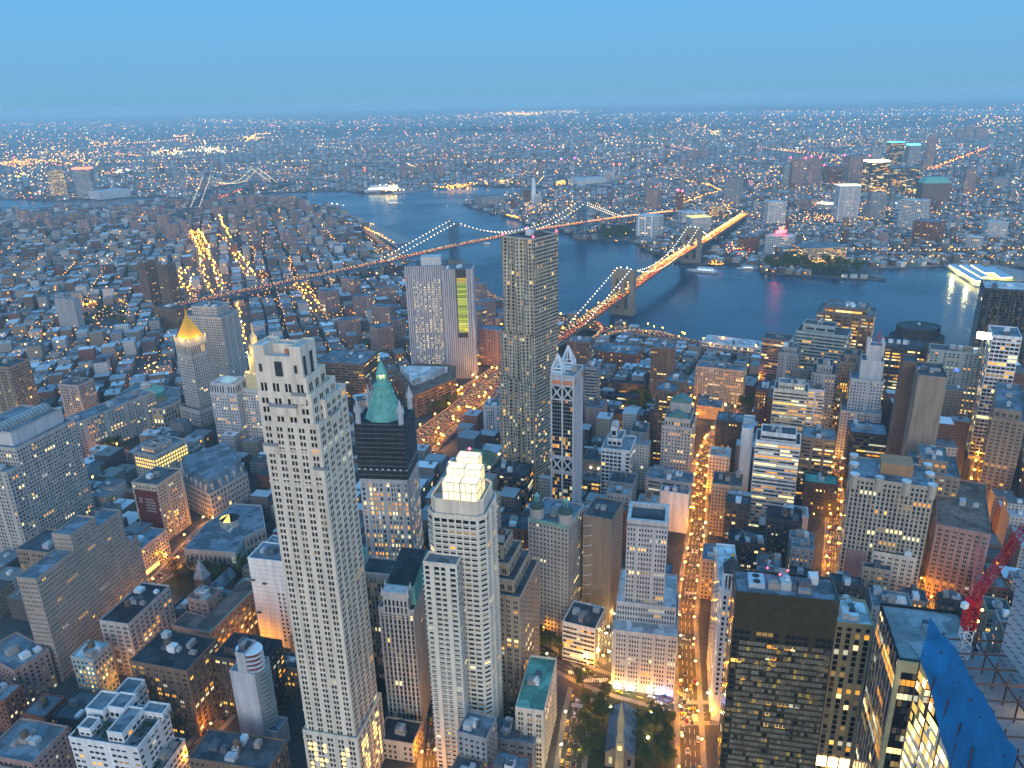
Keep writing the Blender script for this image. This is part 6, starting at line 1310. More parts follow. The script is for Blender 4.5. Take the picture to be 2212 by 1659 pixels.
for k, s in (('slab', 'the sheer brown slab'), ('vault', 'the barrel-vaulted tower'), ('whiteterrace', 'the white terraced block'), ('tweed', 'the skylight courthouse'), ('mansard', 'the mansard hall'), ('hex', 'the hexagonal courthouse'), ('stepped', 'the stepped ribbed office'), ('chapel', 'the chapel'), ('eaves', 'the green-eaved block'), ('slender', 'the slender concrete tower'), ('blackcream', 'the cream-framed black tower')): lm(BL[k], s)
cnt = {}
FW = [(S('redbrick', 'slate', 'punch', .08), 'red brick'), (S('ltbrown', 'dark', 'punch', .1), 'brown'), (S('grey', 'slate', 'punch', .06), 'grey'), (S('tan', 'dark', 'pair', .1), 'tan'), (S('stone', 'grey', 'punch', .08), 'stone'), (S('white', 'slate', 'punch', .04), 'white'), (S('dark', 'dark', 'pair', .12), 'dark')]
RW = dict(slate='blue-grey', dark='dark', grey='grey')
ORD = ['', 'second ', 'third ', 'fourth ', 'fifth ', 'sixth ', 'seventh ', 'eighth ', 'ninth ', 'tenth ', 'eleventh ', 'twelfth ']
fill_lab = []
for c, poly, h, th in near:
    st, wn = random.choices(FW, (3, 3, 3, 2, 2, 1, 2))[0]; p, s = min(LMK, key=lambda q: (q[0].xy - c.xy).length); d = c - p
    rel = ('behind ' if d.y > abs(d.x) else 'in front of ' if -d.y > abs(d.x) else 'right of ' if d.x > 0 else 'left of ') + s
    size = 'low' if h < 17 else 'mid-height' if h < 25 else 'taller'
    key = (size, wn, rel); n = cnt.get(key, 0); cnt[key] = n + 1
    lab = f"{size} {wn} block, {RW[st.roof]} roof, {rel}" + (f", {ORD[min(n, 11)]}nearest" if n else '')
    building('low_rise_building', lab, [([Vector((*q, 0)) for q in poly], 0, h)], st, 0, random.choice((1, 2, 3, 3)), 1 if random.random() < .25 else 0, th=th, foot=False)
# ------------------------------------------------------------------ the mass of roofs further out
def sprawl_mat(name):
    m = bpy.data.materials.new(name); m.use_nodes = True; t = m.node_tree; b = t.nodes['Principled BSDF']; b.inputs['Roughness'].default_value = .9
    a = t.nodes.new('ShaderNodeAttribute'); a.attribute_name = 'tint'; uv = t.nodes.new('ShaderNodeUVMap'); uv.uv_map = 'UVMap'; sx = t.nodes.new('ShaderNodeSeparateXYZ'); t.links.new(uv.outputs[0], sx.inputs[0])
    def cell(o, per, lo, hi):
        d = t.nodes.new('ShaderNodeMath'); d.operation = 'DIVIDE'; d.inputs[1].default_value = per; f = t.nodes.new('ShaderNodeMath'); f.operation = 'FRACT'; g = t.nodes.new('ShaderNodeMath'); g.operation = 'GREATER_THAN'; g.inputs[1].default_value = lo; l = t.nodes.new('ShaderNodeMath'); l.operation = 'LESS_THAN'; l.inputs[1].default_value = hi; mm = t.nodes.new('ShaderNodeMath'); mm.operation = 'MULTIPLY'
        t.links.new(o, d.inputs[0]); t.links.new(d.outputs[0], f.inputs[0]); t.links.new(f.outputs[0], g.inputs[0]); t.links.new(f.outputs[0], l.inputs[0]); t.links.new(g.outputs[0], mm.inputs[0]); t.links.new(l.outputs[0], mm.inputs[1]); return mm.outputs[0]
    x, y = cell(sx.outputs[0], 3.0, .3, .7), cell(sx.outputs[1], 3.3, .3, .75); mu = t.nodes.new('ShaderNodeMath'); mu.operation = 'MULTIPLY'; t.links.new(x, mu.inputs[0]); t.links.new(y, mu.inputs[1])
    ps = t.nodes.new('ShaderNodeMath'); ps.operation = 'GREATER_THAN'; ps.inputs[1].default_value = 0; t.links.new(sx.outputs[0], ps.inputs[0]); m2 = t.nodes.new('ShaderNodeMath'); m2.operation = 'MULTIPLY'; t.links.new(mu.outputs[0], m2.inputs[0]); t.links.new(ps.outputs[0], m2.inputs[1])
    mx = t.nodes.new('ShaderNodeMix'); mx.data_type = 'RGBA'; mx.inputs[7].default_value = (.03, .033, .04, 1); t.links.new(m2.outputs[0], mx.inputs[0]); t.links.new(a.outputs['Color'], mx.inputs[6]); t.links.new(mx.outputs[2], b.inputs['Base Color']); return m
SPM = sprawl_mat('brick_and_roof_mix')
WT_ = [(.20, .09, .065), (.22, .15, .11), (.28, .26, .25), (.33, .27, .21), (.38, .36, .34), (.13, .11, .11), (.5, .48, .46)]
RT_ = [(.22, .23, .25), (.13, .14, .16), (.30, .31, .33), (.40, .42, .44), (.07, .075, .085), (.19, .175, .165), (.55, .57, .6)]
def mass(name, label, items):
    m = MB(); lw = MB()
    for c, poly, h, th in items:
        a = [Vector((*q, 0)) for q in poly]; k = random.uniform(.7, 1.2); m.prism(a, 0, h, col=tuple(q * k for q in random.choice(WT_)), topcol=(lambda k2: tuple(q * k2 for q in random.choice(RT_)))(random.uniform(.65, 1.3)), uv=True)
        if c.length < 2600 and random.random() < .7:
            p = on_roof(a, .6); m.box((p.x, p.y, h + 1.3), random.uniform(2, 5), random.uniform(2, 4), random.uniform(1.5, 3.4), th, col=random.choice(RT_))
        if c.length < 2600 and random.random() < .5:
            for _ in range(random.randrange(1, 4)):
                i = random.choice((0, 3)) if th > 80 else random.randrange(4); p = a[i] + (a[(i + 1) % 4] - a[i]) * random.uniform(.15, .85); d = (a[(i + 1) % 4] - a[i]).normalized(); n_ = Vector((d.y, -d.x, 0)); z = random.uniform(3, max(4, h - 3)); q = p + n_ * .15
                s = 1.0 + c.length * .0003; lw.face([q - d * s + Vector((0, 0, z - s)), q + d * s + Vector((0, 0, z - s)), q + d * s + Vector((0, 0, z + s)), q - d * s + Vector((0, 0, z + s))], tuple(v_ * 1.6 for v_ in random.choice(PAL)))
    o = m.build(name, SPM, lit='tint', uvs=True); o['kind'] = 'stuff'; o['label'] = label; o['category'] = 'rooftops'
    if lw.v: w_ = lw.build('lit_window', GLASS, o, lit='lit', kind='stuff')
    return o
mass('low_rise_rooftops', 'crowded low brick rooftops on the near shore spreading from the courts to the river', rest)
random.seed(5); far_items = []
def thz(x, y): return (37 + 41 * math.floor(x / 1300 + .37 * math.floor(y / 1700)) + 23 * math.floor(y / 1500)) % 90
r = 1700.
while r < 9500:
    pit = max(19, r * .0068)
    n = int(r * 1.32 / pit)
    for k in range(n):
        an = math.radians(90) + (k / n - .5) * 1.32; rr = r + random.uniform(-.3, .3) * pit; X, Y = rr * math.cos(an), rr * math.sin(an)
        if random.random() < .14: continue
        th = thz(X, Y)
        c, s_ = math.cos(math.radians(th)), math.sin(math.radians(th))
        gu, gv = X * c + Y * s_, -X * s_ + Y * c
        if (gu % 95) < 17 or (gv % 210) < 20: continue
        if not inside((X, Y), BKLP): continue
        w_, d_ = pit * random.uniform(.6, 1.0), pit * random.uniform(.6, 1.0); h = random.choice((6, 7, 8, 8, 9, 10, 12)) if random.random() < .975 else random.uniform(18, 42)
        if h > 20: w_ *= .8; d_ *= .6
        u, v = dirv(th) * w_ / 2, dirv(th + 90) * d_ / 2; o = Vector((X, Y, 0)); po = [(o - u - v), (o + u - v), (o + u + v), (o - u + v)]; pl = [(p.x, p.y) for p in po]
        if not free(pl, 1): continue
        far_items.append([o, pl, h, th])
    r += pit * .92
mass('low_rise_rooftops', 'endless low rooftops of the far shore running out to the horizon', far_items)
from mathutils import noise
# ------------------------------------------------------------------ street lamps along the streets (each with its own light)
random.seed(31)
POLE = mat('lamp_pole_steel', (.12, .13, .13), noise=.1)
SOD = lampmat('sodium_lamp_glow', (130, 47, 1.6)); WHT = lampmat('white_lamp_glow', (90, 62, 24))
def lm_(r, wh):
    k = 1600 * (.5 / r) ** 2; return lampmat(('white' if wh else 'sodium') + '_lamp_glow_%02d' % round(r * 10), (k * .5, k * .33, k * .12) if wh else (k, k * .34, k * .008))
def lamp_proto(r, gm, h):
    o = empty('street_lamp', (0, 0, 0), '-', 'street lamp'); m = MB(); m.tube((0, 0, 0), (0, 0, h), .14, 6); m.tube((0, 0, h), (1.8, 0, h + .4), .1, 5); m.build('pole', POLE, o)
    m = MB(); m.octa((1.8, 0, h), r, rz=r * .7); m.build('lamp_head', gm, o); return o
PROTO = {}
LAMPN = [0]
LQ = []
def lamp(p, rz, label, group, white=False, scale=1.): LQ.append((Vector(p), rz, label, group, white, scale))
def place_lamp(p, rz, label, group, white=False, scale=1.):
    r = round(max(.4, p.length * .00066) * scale, 1); k = (r, white)
    if k not in PROTO: PROTO[k] = o = lamp_proto(r, lm_(r, white), 9); o.location = p; o.rotation_euler = (0, 0, rz)
    else: o = copy_tree(PROTO[k], p, rz)
    tag(o, label, 'street lamp', group); LAMPN[0] += 1; return o
def lamps(key, step, off, label, white=0., skip=0, scale=1., lim=99):
    pts = ROADPTS[key]; n = 0
    for s in (-1, 1):
        q = resample(offset(pts, s * off), step)
        for i, p in enumerate(q[skip:-1]):
            if not vis(p.x, p.y) or n >= lim: continue
            d = q[min(i + skip + 1, len(q) - 1)] - p; n += 1
            lamp(Vector((p.x + random.uniform(-1, 1), p.y + random.uniform(-1, 1), 0)), math.atan2(d.y, d.x) + s * math.pi / 2, label, 'street lamps: ' + key_names[key], random.random() < white, scale)
key_names = dict(fulton='wide orange street', john='second orange street', maiden='canyon street', vesey='narrow car-filled street', broadway='junction avenue', parkrow='park side street', ann='short alley', barclay='gold-lit lane', churchst='loft side street', chambers='court street', centre='plaza street', centre_b='plaza edge', bowery='bright boulevard', allen='lane beside the boulevard', eastbway='slanting lane by the bridge ramp', forsyth='lane under the blue bridge ramp', pearl='street behind the cream tower', madison='estate avenue', cath='second estate avenue', delancey='far left avenue', worth='short chinatown street', seaport='waterfront market street')
lamps('fulton', 24, 7.5, 'amber street lamp lining the widest orange street running straight to the river', .04)
lamps('john', 26, 6, 'amber street lamp in the second orange street, beside the white banded office tower', .05)
lamps('maiden', 24, 6.5, 'amber street lamp in the shadowed canyon street beside the purple-brown block', .05)
lamps('vesey', 26, 8, 'pale street lamp in the short street crowded with red tail lights', .3)
lamps('broadway', 26, 9, 'pale yellow street lamp on the broad avenue crossing the junction', .5)
lamps('parkrow', 24, 9, 'pale yellow street lamp on the curving road beside the small park', .5)
lamps('ann', 22, 5.5, 'white street lamp beside the white banded corner block', .6)
lamps('barclay', 22, 5.5, 'amber street lamp in the gold-lit lane beside the banded white tower')
lamps('churchst', 26, 5.5, 'amber street lamp in the steep side street under the heavy brown loft')
lamps('chambers', 34, 7.5, 'amber street lamp on the slanting street between the courthouse and the long hall')
lamps('centre', 26, 8, 'amber street lamp on the plaza below the long government slab'); lamps('centre_b', 24, 8, 'amber street lamp on the far edge of the plaza before the hexagonal courthouse')
lamps('pearl', 24, 9, 'amber street lamp in the glowing street beside the grey courthouse tower', .2)
lamps('bowery', 36, 13, 'amber street lamp in the brightest double row running away from the bridge ramp', .1, scale=1.15)
lamps('allen', 34, 8, 'amber street lamp in the lane just left of the brightest double row', .1)
lamps('eastbway', 32, 8, 'amber street lamp in the slanting lane below the blue bridge ramp', .1); lamps('forsyth', 40, 8, 'amber street lamp in the lane running under the blue bridge ramp', .2)
lamps('madison', 60, 8, 'amber street lamp on the estate avenue by the far end of the bright row', .1, lim=10); lamps('worth', 18, 7, 'amber street lamp in the short lane left of the golden pyramid')
lamps('seaport', 26, 8, 'amber street lamp by the waterfront market street', .1)
loose = [('D', 175, 535), ('D', 230, 550), ('D', 270, 500), ('D', 205, 520), ('D', 870, 490), ('D', 910, 500), ('D', 970, 520), ('D', 1010, 800), ('D', 1040, 805), ('D', 540, 860), ('D', 575, 865), ('D', 610, 900), ('D', 665, 850), ('D', 890, 830), ('D', 460, 320), ('D', 490, 325), ('D', 520, 320), ('D', 550, 300), ('D', 580, 310), ('D', 600, 290), ('D', 430, 360), ('D', 800, 350), ('D', 820, 340), ('D', 600, 400), ('D', 570, 490), ('D', 1550, 580), ('D', 1570, 640), ('D', 1590, 700), ('D', 1530, 560),
         ('E', 180, 880), ('E', 540, 915), ('E', 680, 890), ('E', 740, 920), ('E', 770, 860), ('E', 930, 880), ('E', 760, 975), ('E', 950, 945), ('E', 885, 1025), ('E', 640, 1210), ('E', 670, 1150), ('E', 800, 1175), ('E', 520, 1385), ('E', 1030, 970), ('E', 950, 650), ('E', 1020, 650), ('E', 900, 690), ('E', 860, 590), ('E', 940, 460), ('E', 960, 455), ('E', 1040, 440), ('E', 1050, 470), ('E', 320, 460), ('E', 350, 280), ('E', 440, 545), ('E', 375, 665), ('E', 360, 610),
         ('E', 1825, 435), ('E', 1970, 435), ('E', 2070, 460), ('E', 1440, 460), ('E', 1600, 465), ('E', 1660, 700), ('E', 1880, 740), ('E', 1960, 690), ('E', 1840, 780), ('O', 900, 335), ('O', 950, 340), ('O', 1075, 375), ('O', 1125, 380), ('O', 1015, 530), ('O', 1230, 400), ('O', 1280, 430), ('O', 1020, 735), ('O', 1095, 745), ('O', 790, 700), ('O', 1660, 155), ('O', 1850, 200), ('O', 1840, 430), ('O', 1810, 500), ('O', 1855, 610), ('O', 1840, 640),
         ('F', 10, 490), ('F', 155, 520), ('F', 100, 770), ('F', 440, 700), ('F', 330, 1020), ('F', 380, 1030), ('F', 500, 780), ('I', 1490, 430), ('H', 1215, 905), ('H', 1745, 1240), ('H', 1985, 1280), ('H', 1575, 910), ('H', 1650, 900), ('H', 1475, 850), ('H', 1700, 770), ('H', 1710, 740)]
for c, x, y in loose:
    p = at(c, x, y, 9); p.z = 0
    lamp(p, random.random() * 6, 'single glowing street lamp standing between the buildings, away from the lit street rows', 'scattered street lamps', c == 'H', 1.15)
def hwlamps(pts, half, step, label, group):
    for s_ in (-1, 1):
        q = resample(offset(pts, s_ * half), step)
        for i, p in enumerate(q[:-1]):
            d = q[i + 1] - p
            if vis(p.x, p.y): lamp(p, math.atan2(d.y, d.x) + s_ * math.pi / 2, label, group, False, .6)
hwlamps(HWY, 14.6, 34, 'amber street lamp on the wide elevated highway leading to the stone bridge', 'lamps on the wide highway'); hwlamps(HWY3, 7, 44, 'amber street lamp on the slip road behind the white triangular roof', 'lamps on the slip road'); hwlamps(HWY2, 6, 40, 'amber street lamp on the narrow ramp below the wide highway', 'lamps on the narrow ramp'); hwlamps(FDR[3:], 13, 60, 'amber street lamp on the waterfront expressway by the river', 'lamps on the expressway')
# brilliant white lamp in the churchyard
p = at('H', 1960, 1450, 9); p.z = 0; o = lamp_proto(1.0, WHT, 9); o.location = p; tag(o, 'brilliant white lamp among the trees right of the chapel tower', 'street lamp')
LQ.sort(key=lambda q: q[0].length)
for q in LQ[:298]: place_lamp(*q)
fl_ = MB(); fw_ = MB()
for p, rz, lb, g_, wh, s_ in LQ[298:]: (fw_ if wh else fl_).octa(p + Vector((random.gauss(0, 3), random.gauss(0, 4), 9)), p.length * .0007 * random.uniform(.5, 1.2))
for m_, gm_ in ((fl_, SOD), (fw_, WHT)):
    if m_.v: o = m_.build('far_street_lamps', gm_); o['kind'] = 'stuff'; o['label'] = 'rows of far street lamps glowing along the avenues beyond the courts'; o['category'] = 'lights'
# ------------------------------------------------------------------ far lights: too many to count, sized to read at their distance
dm = MB(); CL = [(6, 2.2, .2), (6, 2.2, .2), (6, 1.8, .13), (6, 2.6, .35), (6, 3.4, .9), (4.6, 3.9, 2.4), (3.4, 3.5, 3.3), (6, .6, .25)]
def dot(p, k=1., col=None):
    d = p.length; r_ = d * .00066 * k; dm.octa(p + Vector((0, 0, r_)), r_, (lambda kq: tuple(q * kq for q in (col or random.choice(CL))))(random.uniform(.5, 1.4)), rz=r_ * .8)
def pdot(x, y, k=1., col=None, z=8): 
    p = at('P', x, y, z)
    if p.y > 0 and p.length < 40000: dot(p, k, col)
random.seed(77)
for i in range(1700):
    x = random.uniform(-20, 900); y = 450 + random.random() ** .8 * 420
    g = at('P', x, y, 0)
    if inside((g.x, g.y), MANP) and g.y > 800: dot(Vector((g.x, g.y, random.uniform(6, 16))), random.choice((.5, .6, .8, 1.1)), random.choice(CL[:5]))
for i in range(11000):                   # random lights, denser near the horizon in picture terms
    x = random.uniform(-30, 2240); y = 252 + (random.random() ** 1.15) * 300 - (x - 1106) * .0226 + 0
    g = at('P', x, y, 0)
    if random.random() > max(.16, (noise.noise(Vector((g.x / 420, g.y / 420, 3))) + .55 * noise.noise(Vector((g.x / 1500, g.y / 1500, 9)))) * 2.2 + .5): continue
    if inside((g.x, g.y), BKLP): pdot(x, y, random.choice((.4, .45, .5, .6, .7, .8, 1.2)), CL[int(abs(noise.noise(Vector((g.x / 300, g.y / 300, 1)))) * 14 + random.random() * 3) % 8] if random.random() < .6 else None)
for i in range(1500):
    x = random.uniform(-20, 2230); y = 245 + random.random() ** 1.5 * 75 - (x - 1106) * .0226
    if not (1300 < x and y < 247 - (x - 1300) * .004): pdot(x, y, random.choice((.5, .6, .8)))
for (x0, y0, sx, sy, n, cols, k) in ((1120, 246, 50, 4, 170, (3, 4, 4), 1.0), (1210, 242, 45, 2.5, 70, (3, 4), .9), (1010, 252, 60, 6, 60, (0, 3), .8), (150, 336, 110, 16, 150, (0, 3, 4), .9), (360, 330, 40, 7, 90, (4, 5), 1.1), (450, 325, 50, 6, 110, (4, 5), 1.1), (545, 298, 20, 5, 50, (3, 4), .9), (40, 352, 40, 9, 90, (0, 2), 1.1), (230, 310, 50, 7, 60, (0, 3), .9), (70, 382, 60, 12, 50, (4, 5), 1.1), (260, 372, 12, 3, 8, (5,), 1.9), (840, 408, 16, 5, 26, (3, 0), 1.3), (990, 406, 30, 5, 40, (0, 0, 3), 1.2), (1080, 392, 30, 4, 30, (0, 3), 1.1), (1220, 397, 22, 5, 36, (0, 3), 1.1), (1160, 450, 40, 10, 60, (0, 3), .9), (1560, 450, 30, 14, 50, (3, 3, 0), 1.), (1600, 535, 26, 12, 46, (0, 7, 5, 0), 1.2), (1546, 570, 16, 5, 24, (0, 2), 1.3), (1770, 470, 50, 10, 60, (0, 0, 3), 1.), (1860, 468, 40, 10, 50, (0, 3), 1.), (1900, 470, 200, 40, 130, (0, 0, 3), .8), (1780, 560, 50, 6, 60, (0, 3), .8), (2150, 262, 60, 8, 50, (4, 3), .9), (1500, 282, 80, 14, 70, (4, 3, 0), .8), (1545, 288, 14, 6, 24, (4,), 1.1), (2000, 238, 210, 1.2, 90, (3, 0, 4), .6), (1700, 241, 60, 1, 30, (3, 0), .6), (120, 268, 100, 6, 40, (3, 4, 7), .8), (480, 262, 90, 4, 50, (3, 4, 0), .9), (640, 264, 60, 3, 30, (3, 0, 4), .8), (790, 486, 16, 3, 30, (4, 3), 1.1), (150, 660, 40, 12, 24, (0, 0, 3), 1.), (700, 445, 40, 5, 10, (5, 5, 0), 1.5), (310, 455, 90, 14, 60, (0, 0, 3), 1.0), (60, 480, 70, 14, 46, (0, 0, 3), 1.0), (330, 520, 120, 40, 60, (0, 0, 3), .9), (640, 500, 90, 30, 80, (0, 0, 3), .9), (640, 570, 120, 30, 70, (0, 3, 0), .8), (120, 540, 110, 30, 70, (0, 0, 3), .9), (150, 620, 120, 40, 60, (0, 3, 5), .8), (620, 640, 70, 30, 50, (0, 3), .8)):
    for i in range(n): pdot(random.gauss(x0, sx * .6), random.gauss(y0, sy * .6), k * random.uniform(.5, 1.2), CL[random.choice(cols)])
def line(c, pts, n, k, cols, jit=1.5, z=8):
    P = [px(c, *q) for q in pts]; L = [math.dist(a, b) for a, b in zip(P, P[1:])]; T = sum(L)
    for i in range(n):
        s = T * (i + random.random() * .7) / n; j = 0
        while s > L[j] and j < len(L) - 1: s -= L[j]; j += 1
        a, b = P[j], P[j + 1]; f = s / L[j]; pdot(a[0] + (b[0] - a[0]) * f + random.gauss(0, jit), a[1] + (b[1] - a[1]) * f + random.gauss(0, jit * .6), k * random.uniform(.6, 1.2), CL[random.choice(cols)], z)
for i in range(190):
    x = random.uniform(0, 2212); y = 300 + random.random() ** .9 * 240; g = at('P', x, y, 0)
    if not inside((g.x, g.y), BKLP): continue
    d_ = dirv(thz(g.x, g.y) + random.choice((0, 90))); n_ = random.randrange(8, 26); cc_ = random.choice((0, 0, 1, 2, 3, 4)); kk_ = random.uniform(.5, 1.0); sp_ = random.uniform(35, 60)
    for j in range(n_):
        q_ = g + d_ * (j * sp_ + random.gauss(0, 5)) + Vector((0, 0, 9))
        if inside((q_.x, q_.y), BKLP): dot(q_, kk_ * random.uniform(.6, 1.2), CL[cc_])
for i in range(46):
    x = random.uniform(-10, 860); y = random.uniform(480, 760); g = at('P', x, y, 0); d_ = dirv(109 + random.choice((0, 0, 90)))
    for j in range(random.randrange(6, 18)):
        q_ = g + d_ * (j * 27 + random.gauss(0, 3)) + Vector((random.gauss(0, 3), 0, 14))
        if inside((q_.x, q_.y), MANP) and q_.y > 850: dot(q_, random.uniform(.7, 1.2), CL[random.choice((0, 1, 2, 2, 3))])
line('C', ((1600, 575), (1750, 520), (1970, 440)), 60, 1.1, (0, 2, 7), 2); line('C', ((20, 790), (160, 740), (262, 712), (200, 680), (40, 650)), 90, 1.0, (0, 3), 1.2)
line('C', ((1100, 1085), (1500, 1095), (2212, 1085)), 40, 1.1, (0,), 2); line('C', ((1400, 1140), (2212, 1130)), 26, 1.1, (0, 3), 3); line('C', ((780, 1165), (1080, 1170)), 40, .9, (0, 3), 2)
line('A', ((1580, 915), (1640, 865), (1740, 860)), 40, .9, (3, 0), .8); line('A', ((0, 1050), (350, 1035), (470, 1060)), 50, 1.1, (0, 2), 2); line('A', ((1120, 880), (1210, 875)), 20, .9, (0,), 1)
line('A', ((1010, 1420), (1130, 1375)), 16, 1.2, (7, 3), 1); line('A', ((1410, 1275), (1560, 1215)), 24, .8, (7, 7, 2), .6, 44); line('A', ((1560, 1400), (1700, 1580)), 16, 1.3, (0,), 3); line('A', ((1250, 1480), (1330, 1640)), 26, 1.5, (0, 0, 2), 3); line('A', ((1330, 1440), (1520, 1620)), 22, 1.3, (0, 3), 3)
line('B', ((160, 950), (350, 1050)), 30, 1.3, (3, 0), 1); line('B', ((650, 690), (860, 670)), 30, 1.3, (0, 0, 3), 2); line('B', ((1070, 870), (1150, 890)), 16, 1.5, (0,), 1); line('B', ((1400, 660), (1480, 650)), 24, 1.3, (0, 3), 1.5); line('B', ((150, 530), (160, 590)), 14, 1.2, (7, 2), 1)
o = dm.build('distant_city_lights', GLOW, lit='lit'); o['kind'] = 'stuff'; o['label'] = 'thousands of amber and white city lights across the far shore'; o['category'] = 'lights'
# ------------------------------------------------------------------ traffic
CARC = [('white', (.62, .62, .62)), ('black', (.02, .02, .022)), ('yellow', (.62, .36, .02)), ('silver', (.32, .34, .36)), ('red', (.30, .02, .02)), ('dark blue', (.02, .04, .10))]
HL = lampmat('headlight_glow', (2.6, 2, 1)); TL = lampmat('tail_light_glow', (1.8, .07, .025)); TYRE = mat('tyre_rubber', (.015, .015, .015), noise=0); CG = mat('car_glass', (.015, .02, .03), rough=.1, noise=0)
for q_ in (HL, TL): q_.cycles.emission_sampling = 'NONE'
def car_proto(cn, col, detail):
    o = empty('car', (0, 0, 0), '-', 'car'); pm = mat('car_paint_' + cn.replace(' ', '_'), col, rough=.3, noise=0); m = MB()
    prof = [(-2.25, .35), (2.25, .35), (2.3, .8), (1.2, .98), (.55, 1.0), (-1.5, 1.0), (-2.25, .9)]; cab = [(1.0, .98), (.35, 1.46), (-1.15, 1.46), (-1.85, .98)]
    def ext(mb, pr, hw, tw):
        n = len(pr)
        for i in range(n):
            a, b = pr[i], pr[(i + 1) % n]; wa, wb = (tw if a[1] > 1.2 else hw), (tw if b[1] > 1.2 else hw); mb.face([(a[0], -wa, a[1]), (b[0], -wb, b[1]), (b[0], wb, b[1]), (a[0], wa, a[1])][::-1])
        mb.face([(a[0], -(tw if a[1] > 1.2 else hw), a[1]) for a in pr]); mb.face([(a[0], (tw if a[1] > 1.2 else hw), a[1]) for a in reversed(pr)])
    ext(m, prof, .9, .9); m.face([(.4, -.66, 1.48), (.4, .66, 1.48), (-1.2, .66, 1.48), (-1.2, -.66, 1.48)]); m.build('body', pm, o); m = MB(); ext(m, cab, .8, .64); m.build('cabin_glass', CG, o)
    if detail:
        for x in (-1.4, 1.4):
            for y in (-.85, .85): m = MB(); m.tube((x, y - .12, .34), (x, y + .12, .34), .34, 10); m.build('wheel', TYRE, o)
    r = .22 if detail else .3
    for y in (-.62, .62):
        m = MB(); m.box((2.32, y, .72), .15, r * 1.5, r * 1.1); m.build('headlight', HL, o); m = MB(); m.box((-2.3, y, .78), .12, r * 1.5, r); m.build('tail_light', TL, o)
    return o
CP = {}; CARS = [0]
def car(p, rz, where, group, detail=True):
    cn, col = random.choices(CARC, (4, 4, 4, 3, 1, 1))[0]; k = (cn, detail)
    if k not in CP: CP[k] = o = car_proto(cn, col, detail); o.location = p; o.rotation_euler = (0, 0, rz)
    else: o = copy_tree(CP[k], p, rz)
    tag(o, f'{cn} car {where}', 'car', f'{cn} {group}'); CARS[0] += 1
def traffic(key, lanes, gap, where, group, s0=0, s1=9999, detail=True, z=.05, park=0):
    for off, dr in lanes:
        q = resample(offset(ROADPTS[key], off), 1.); s = s0 + random.uniform(0, gap)
        while s < min(s1, len(q) - 3):
            i = int(s); p = q[i]; d = q[i + 2] - p
            if vis(p.x, p.y, 0): car(Vector((p.x, p.y, z + .02)), math.atan2(d.y, d.x) + (0 if dr > 0 else math.pi), where, group, detail)
            s += random.uniform(gap * .6, gap * 1.6)
traffic('fulton', ((-5, 1), (5, 1), (-1.6, -1), (1.8, -1)), 34, 'on the widest orange street leading to the river', 'cars on the widest orange street', 0, 330)
traffic('fulton', ((-5, 1), (-1.6, -1), (1.8, -1)), 20, 'on the distant end of the widest orange street', 'cars far up the widest orange street', 330, 520, False)
traffic('vesey', ((-5.4, 1), (-1.8, 1), (1.8, 1), (5.4, 1)), 14, 'queuing with tail lights glowing in the narrow street', 'cars queuing in the narrow street')
traffic('john', ((-2.6, 1), (2.6, 1)), 16, 'in the second orange street', 'cars in the second orange street', 0, 300, False); traffic('maiden', ((-3, 1), (3, -1)), 15, 'in the shadowed canyon street', 'cars in the canyon street', 0, 200, False)
traffic('broadway', ((-5, -1), (-1.5, -1), (3, 1)), 22, 'on the broad avenue near the junction', 'cars on the junction avenue'); traffic('parkrow', ((-5, -1), (3, 1)), 20, 'on the curving road by the small park', 'cars on the park side road')
traffic('chambers', ((-3, 1), (3, -1)), 20, 'on the slanting court street', 'cars on the court street', 0, 9999, False); traffic('churchst', ((-2, 1), (2, 1)), 22, 'in the steep side street under the brown loft', 'cars in the loft side street'); traffic('barclay', ((-2, 1),), 18, 'in the gold-lit lane', 'cars in the gold-lit lane')
# bridge and highway traffic: more than 300 lights, one mass
tm = MB()
def flow(pts, half, n_l, step, k, zoff=.8):
    for j in range(n_l * 2):
        off = -half + (j + .5) * half / n_l; q = resample(offset(pts, off), step * .33); away = off > 0; s = random.random() * 3
        while s < len(q) - 1:
            p = q[int(s)]; d = p.length; rr = max(.25, d * .00036 * k); c = random.choice(((3.4, .3, .05), (2.6, .2, .04), (3.4, 1.1, .1), (3.2, 1.3, .12))) if away else random.choice(((3.4, 1.9, .5), (3.6, 2.7, 1.2), (3, 1.3, .2)))
            dirx = (q[int(s) + 1] - p).normalized(); nn = Vector((dirx.y, -dirx.x, 0))
            for sd2 in (-.7, .7): tm.octa(p + nn * sd2 + Vector((0, 0, zoff)), rr, c)
            s += random.uniform(1, 4)
flow(HWY, 14, 4, 8, .8); flow(HWY2, 5, 1, 9, .72); flow(HWY3, 6, 2, 9, .8); flow(FDR, 12, 2, 11, .75); flow(FDR0, 9, 2, 24, .6); flow(RAMP, 3, 1, 9, 1); flow(RAMP2, 3, 1, 9, 1); flow(HWY4, 3, 1, 7, 1)
flow([p + Vector((0, 0, .2)) for p in BBP], 12, 3, 9, 1.15); flow([p + Vector((0, 0, .2)) for p in MBP], 13, 2, 9, .8); flow(ROADPTS['bqe'], 11, 2, 60, .5)
o = tm.build('traffic_lights_stream', GLOW, lit='lit'); o['kind'] = 'stuff'; o['label'] = 'streams of headlights and tail lights on the bridges and expressways'; o['category'] = 'traffic'
# deck lamps on the stone bridge
for p in resample(offset(BBP[1:6], -6), 46) + resample(offset(BBP[1:6], 7), 46): bulb(BBR, 'deck_lamp', p + Vector((0, 0, 9)), 1.25, lampmat('deck_lamp_glow', (10, 5.2, 1.1)))
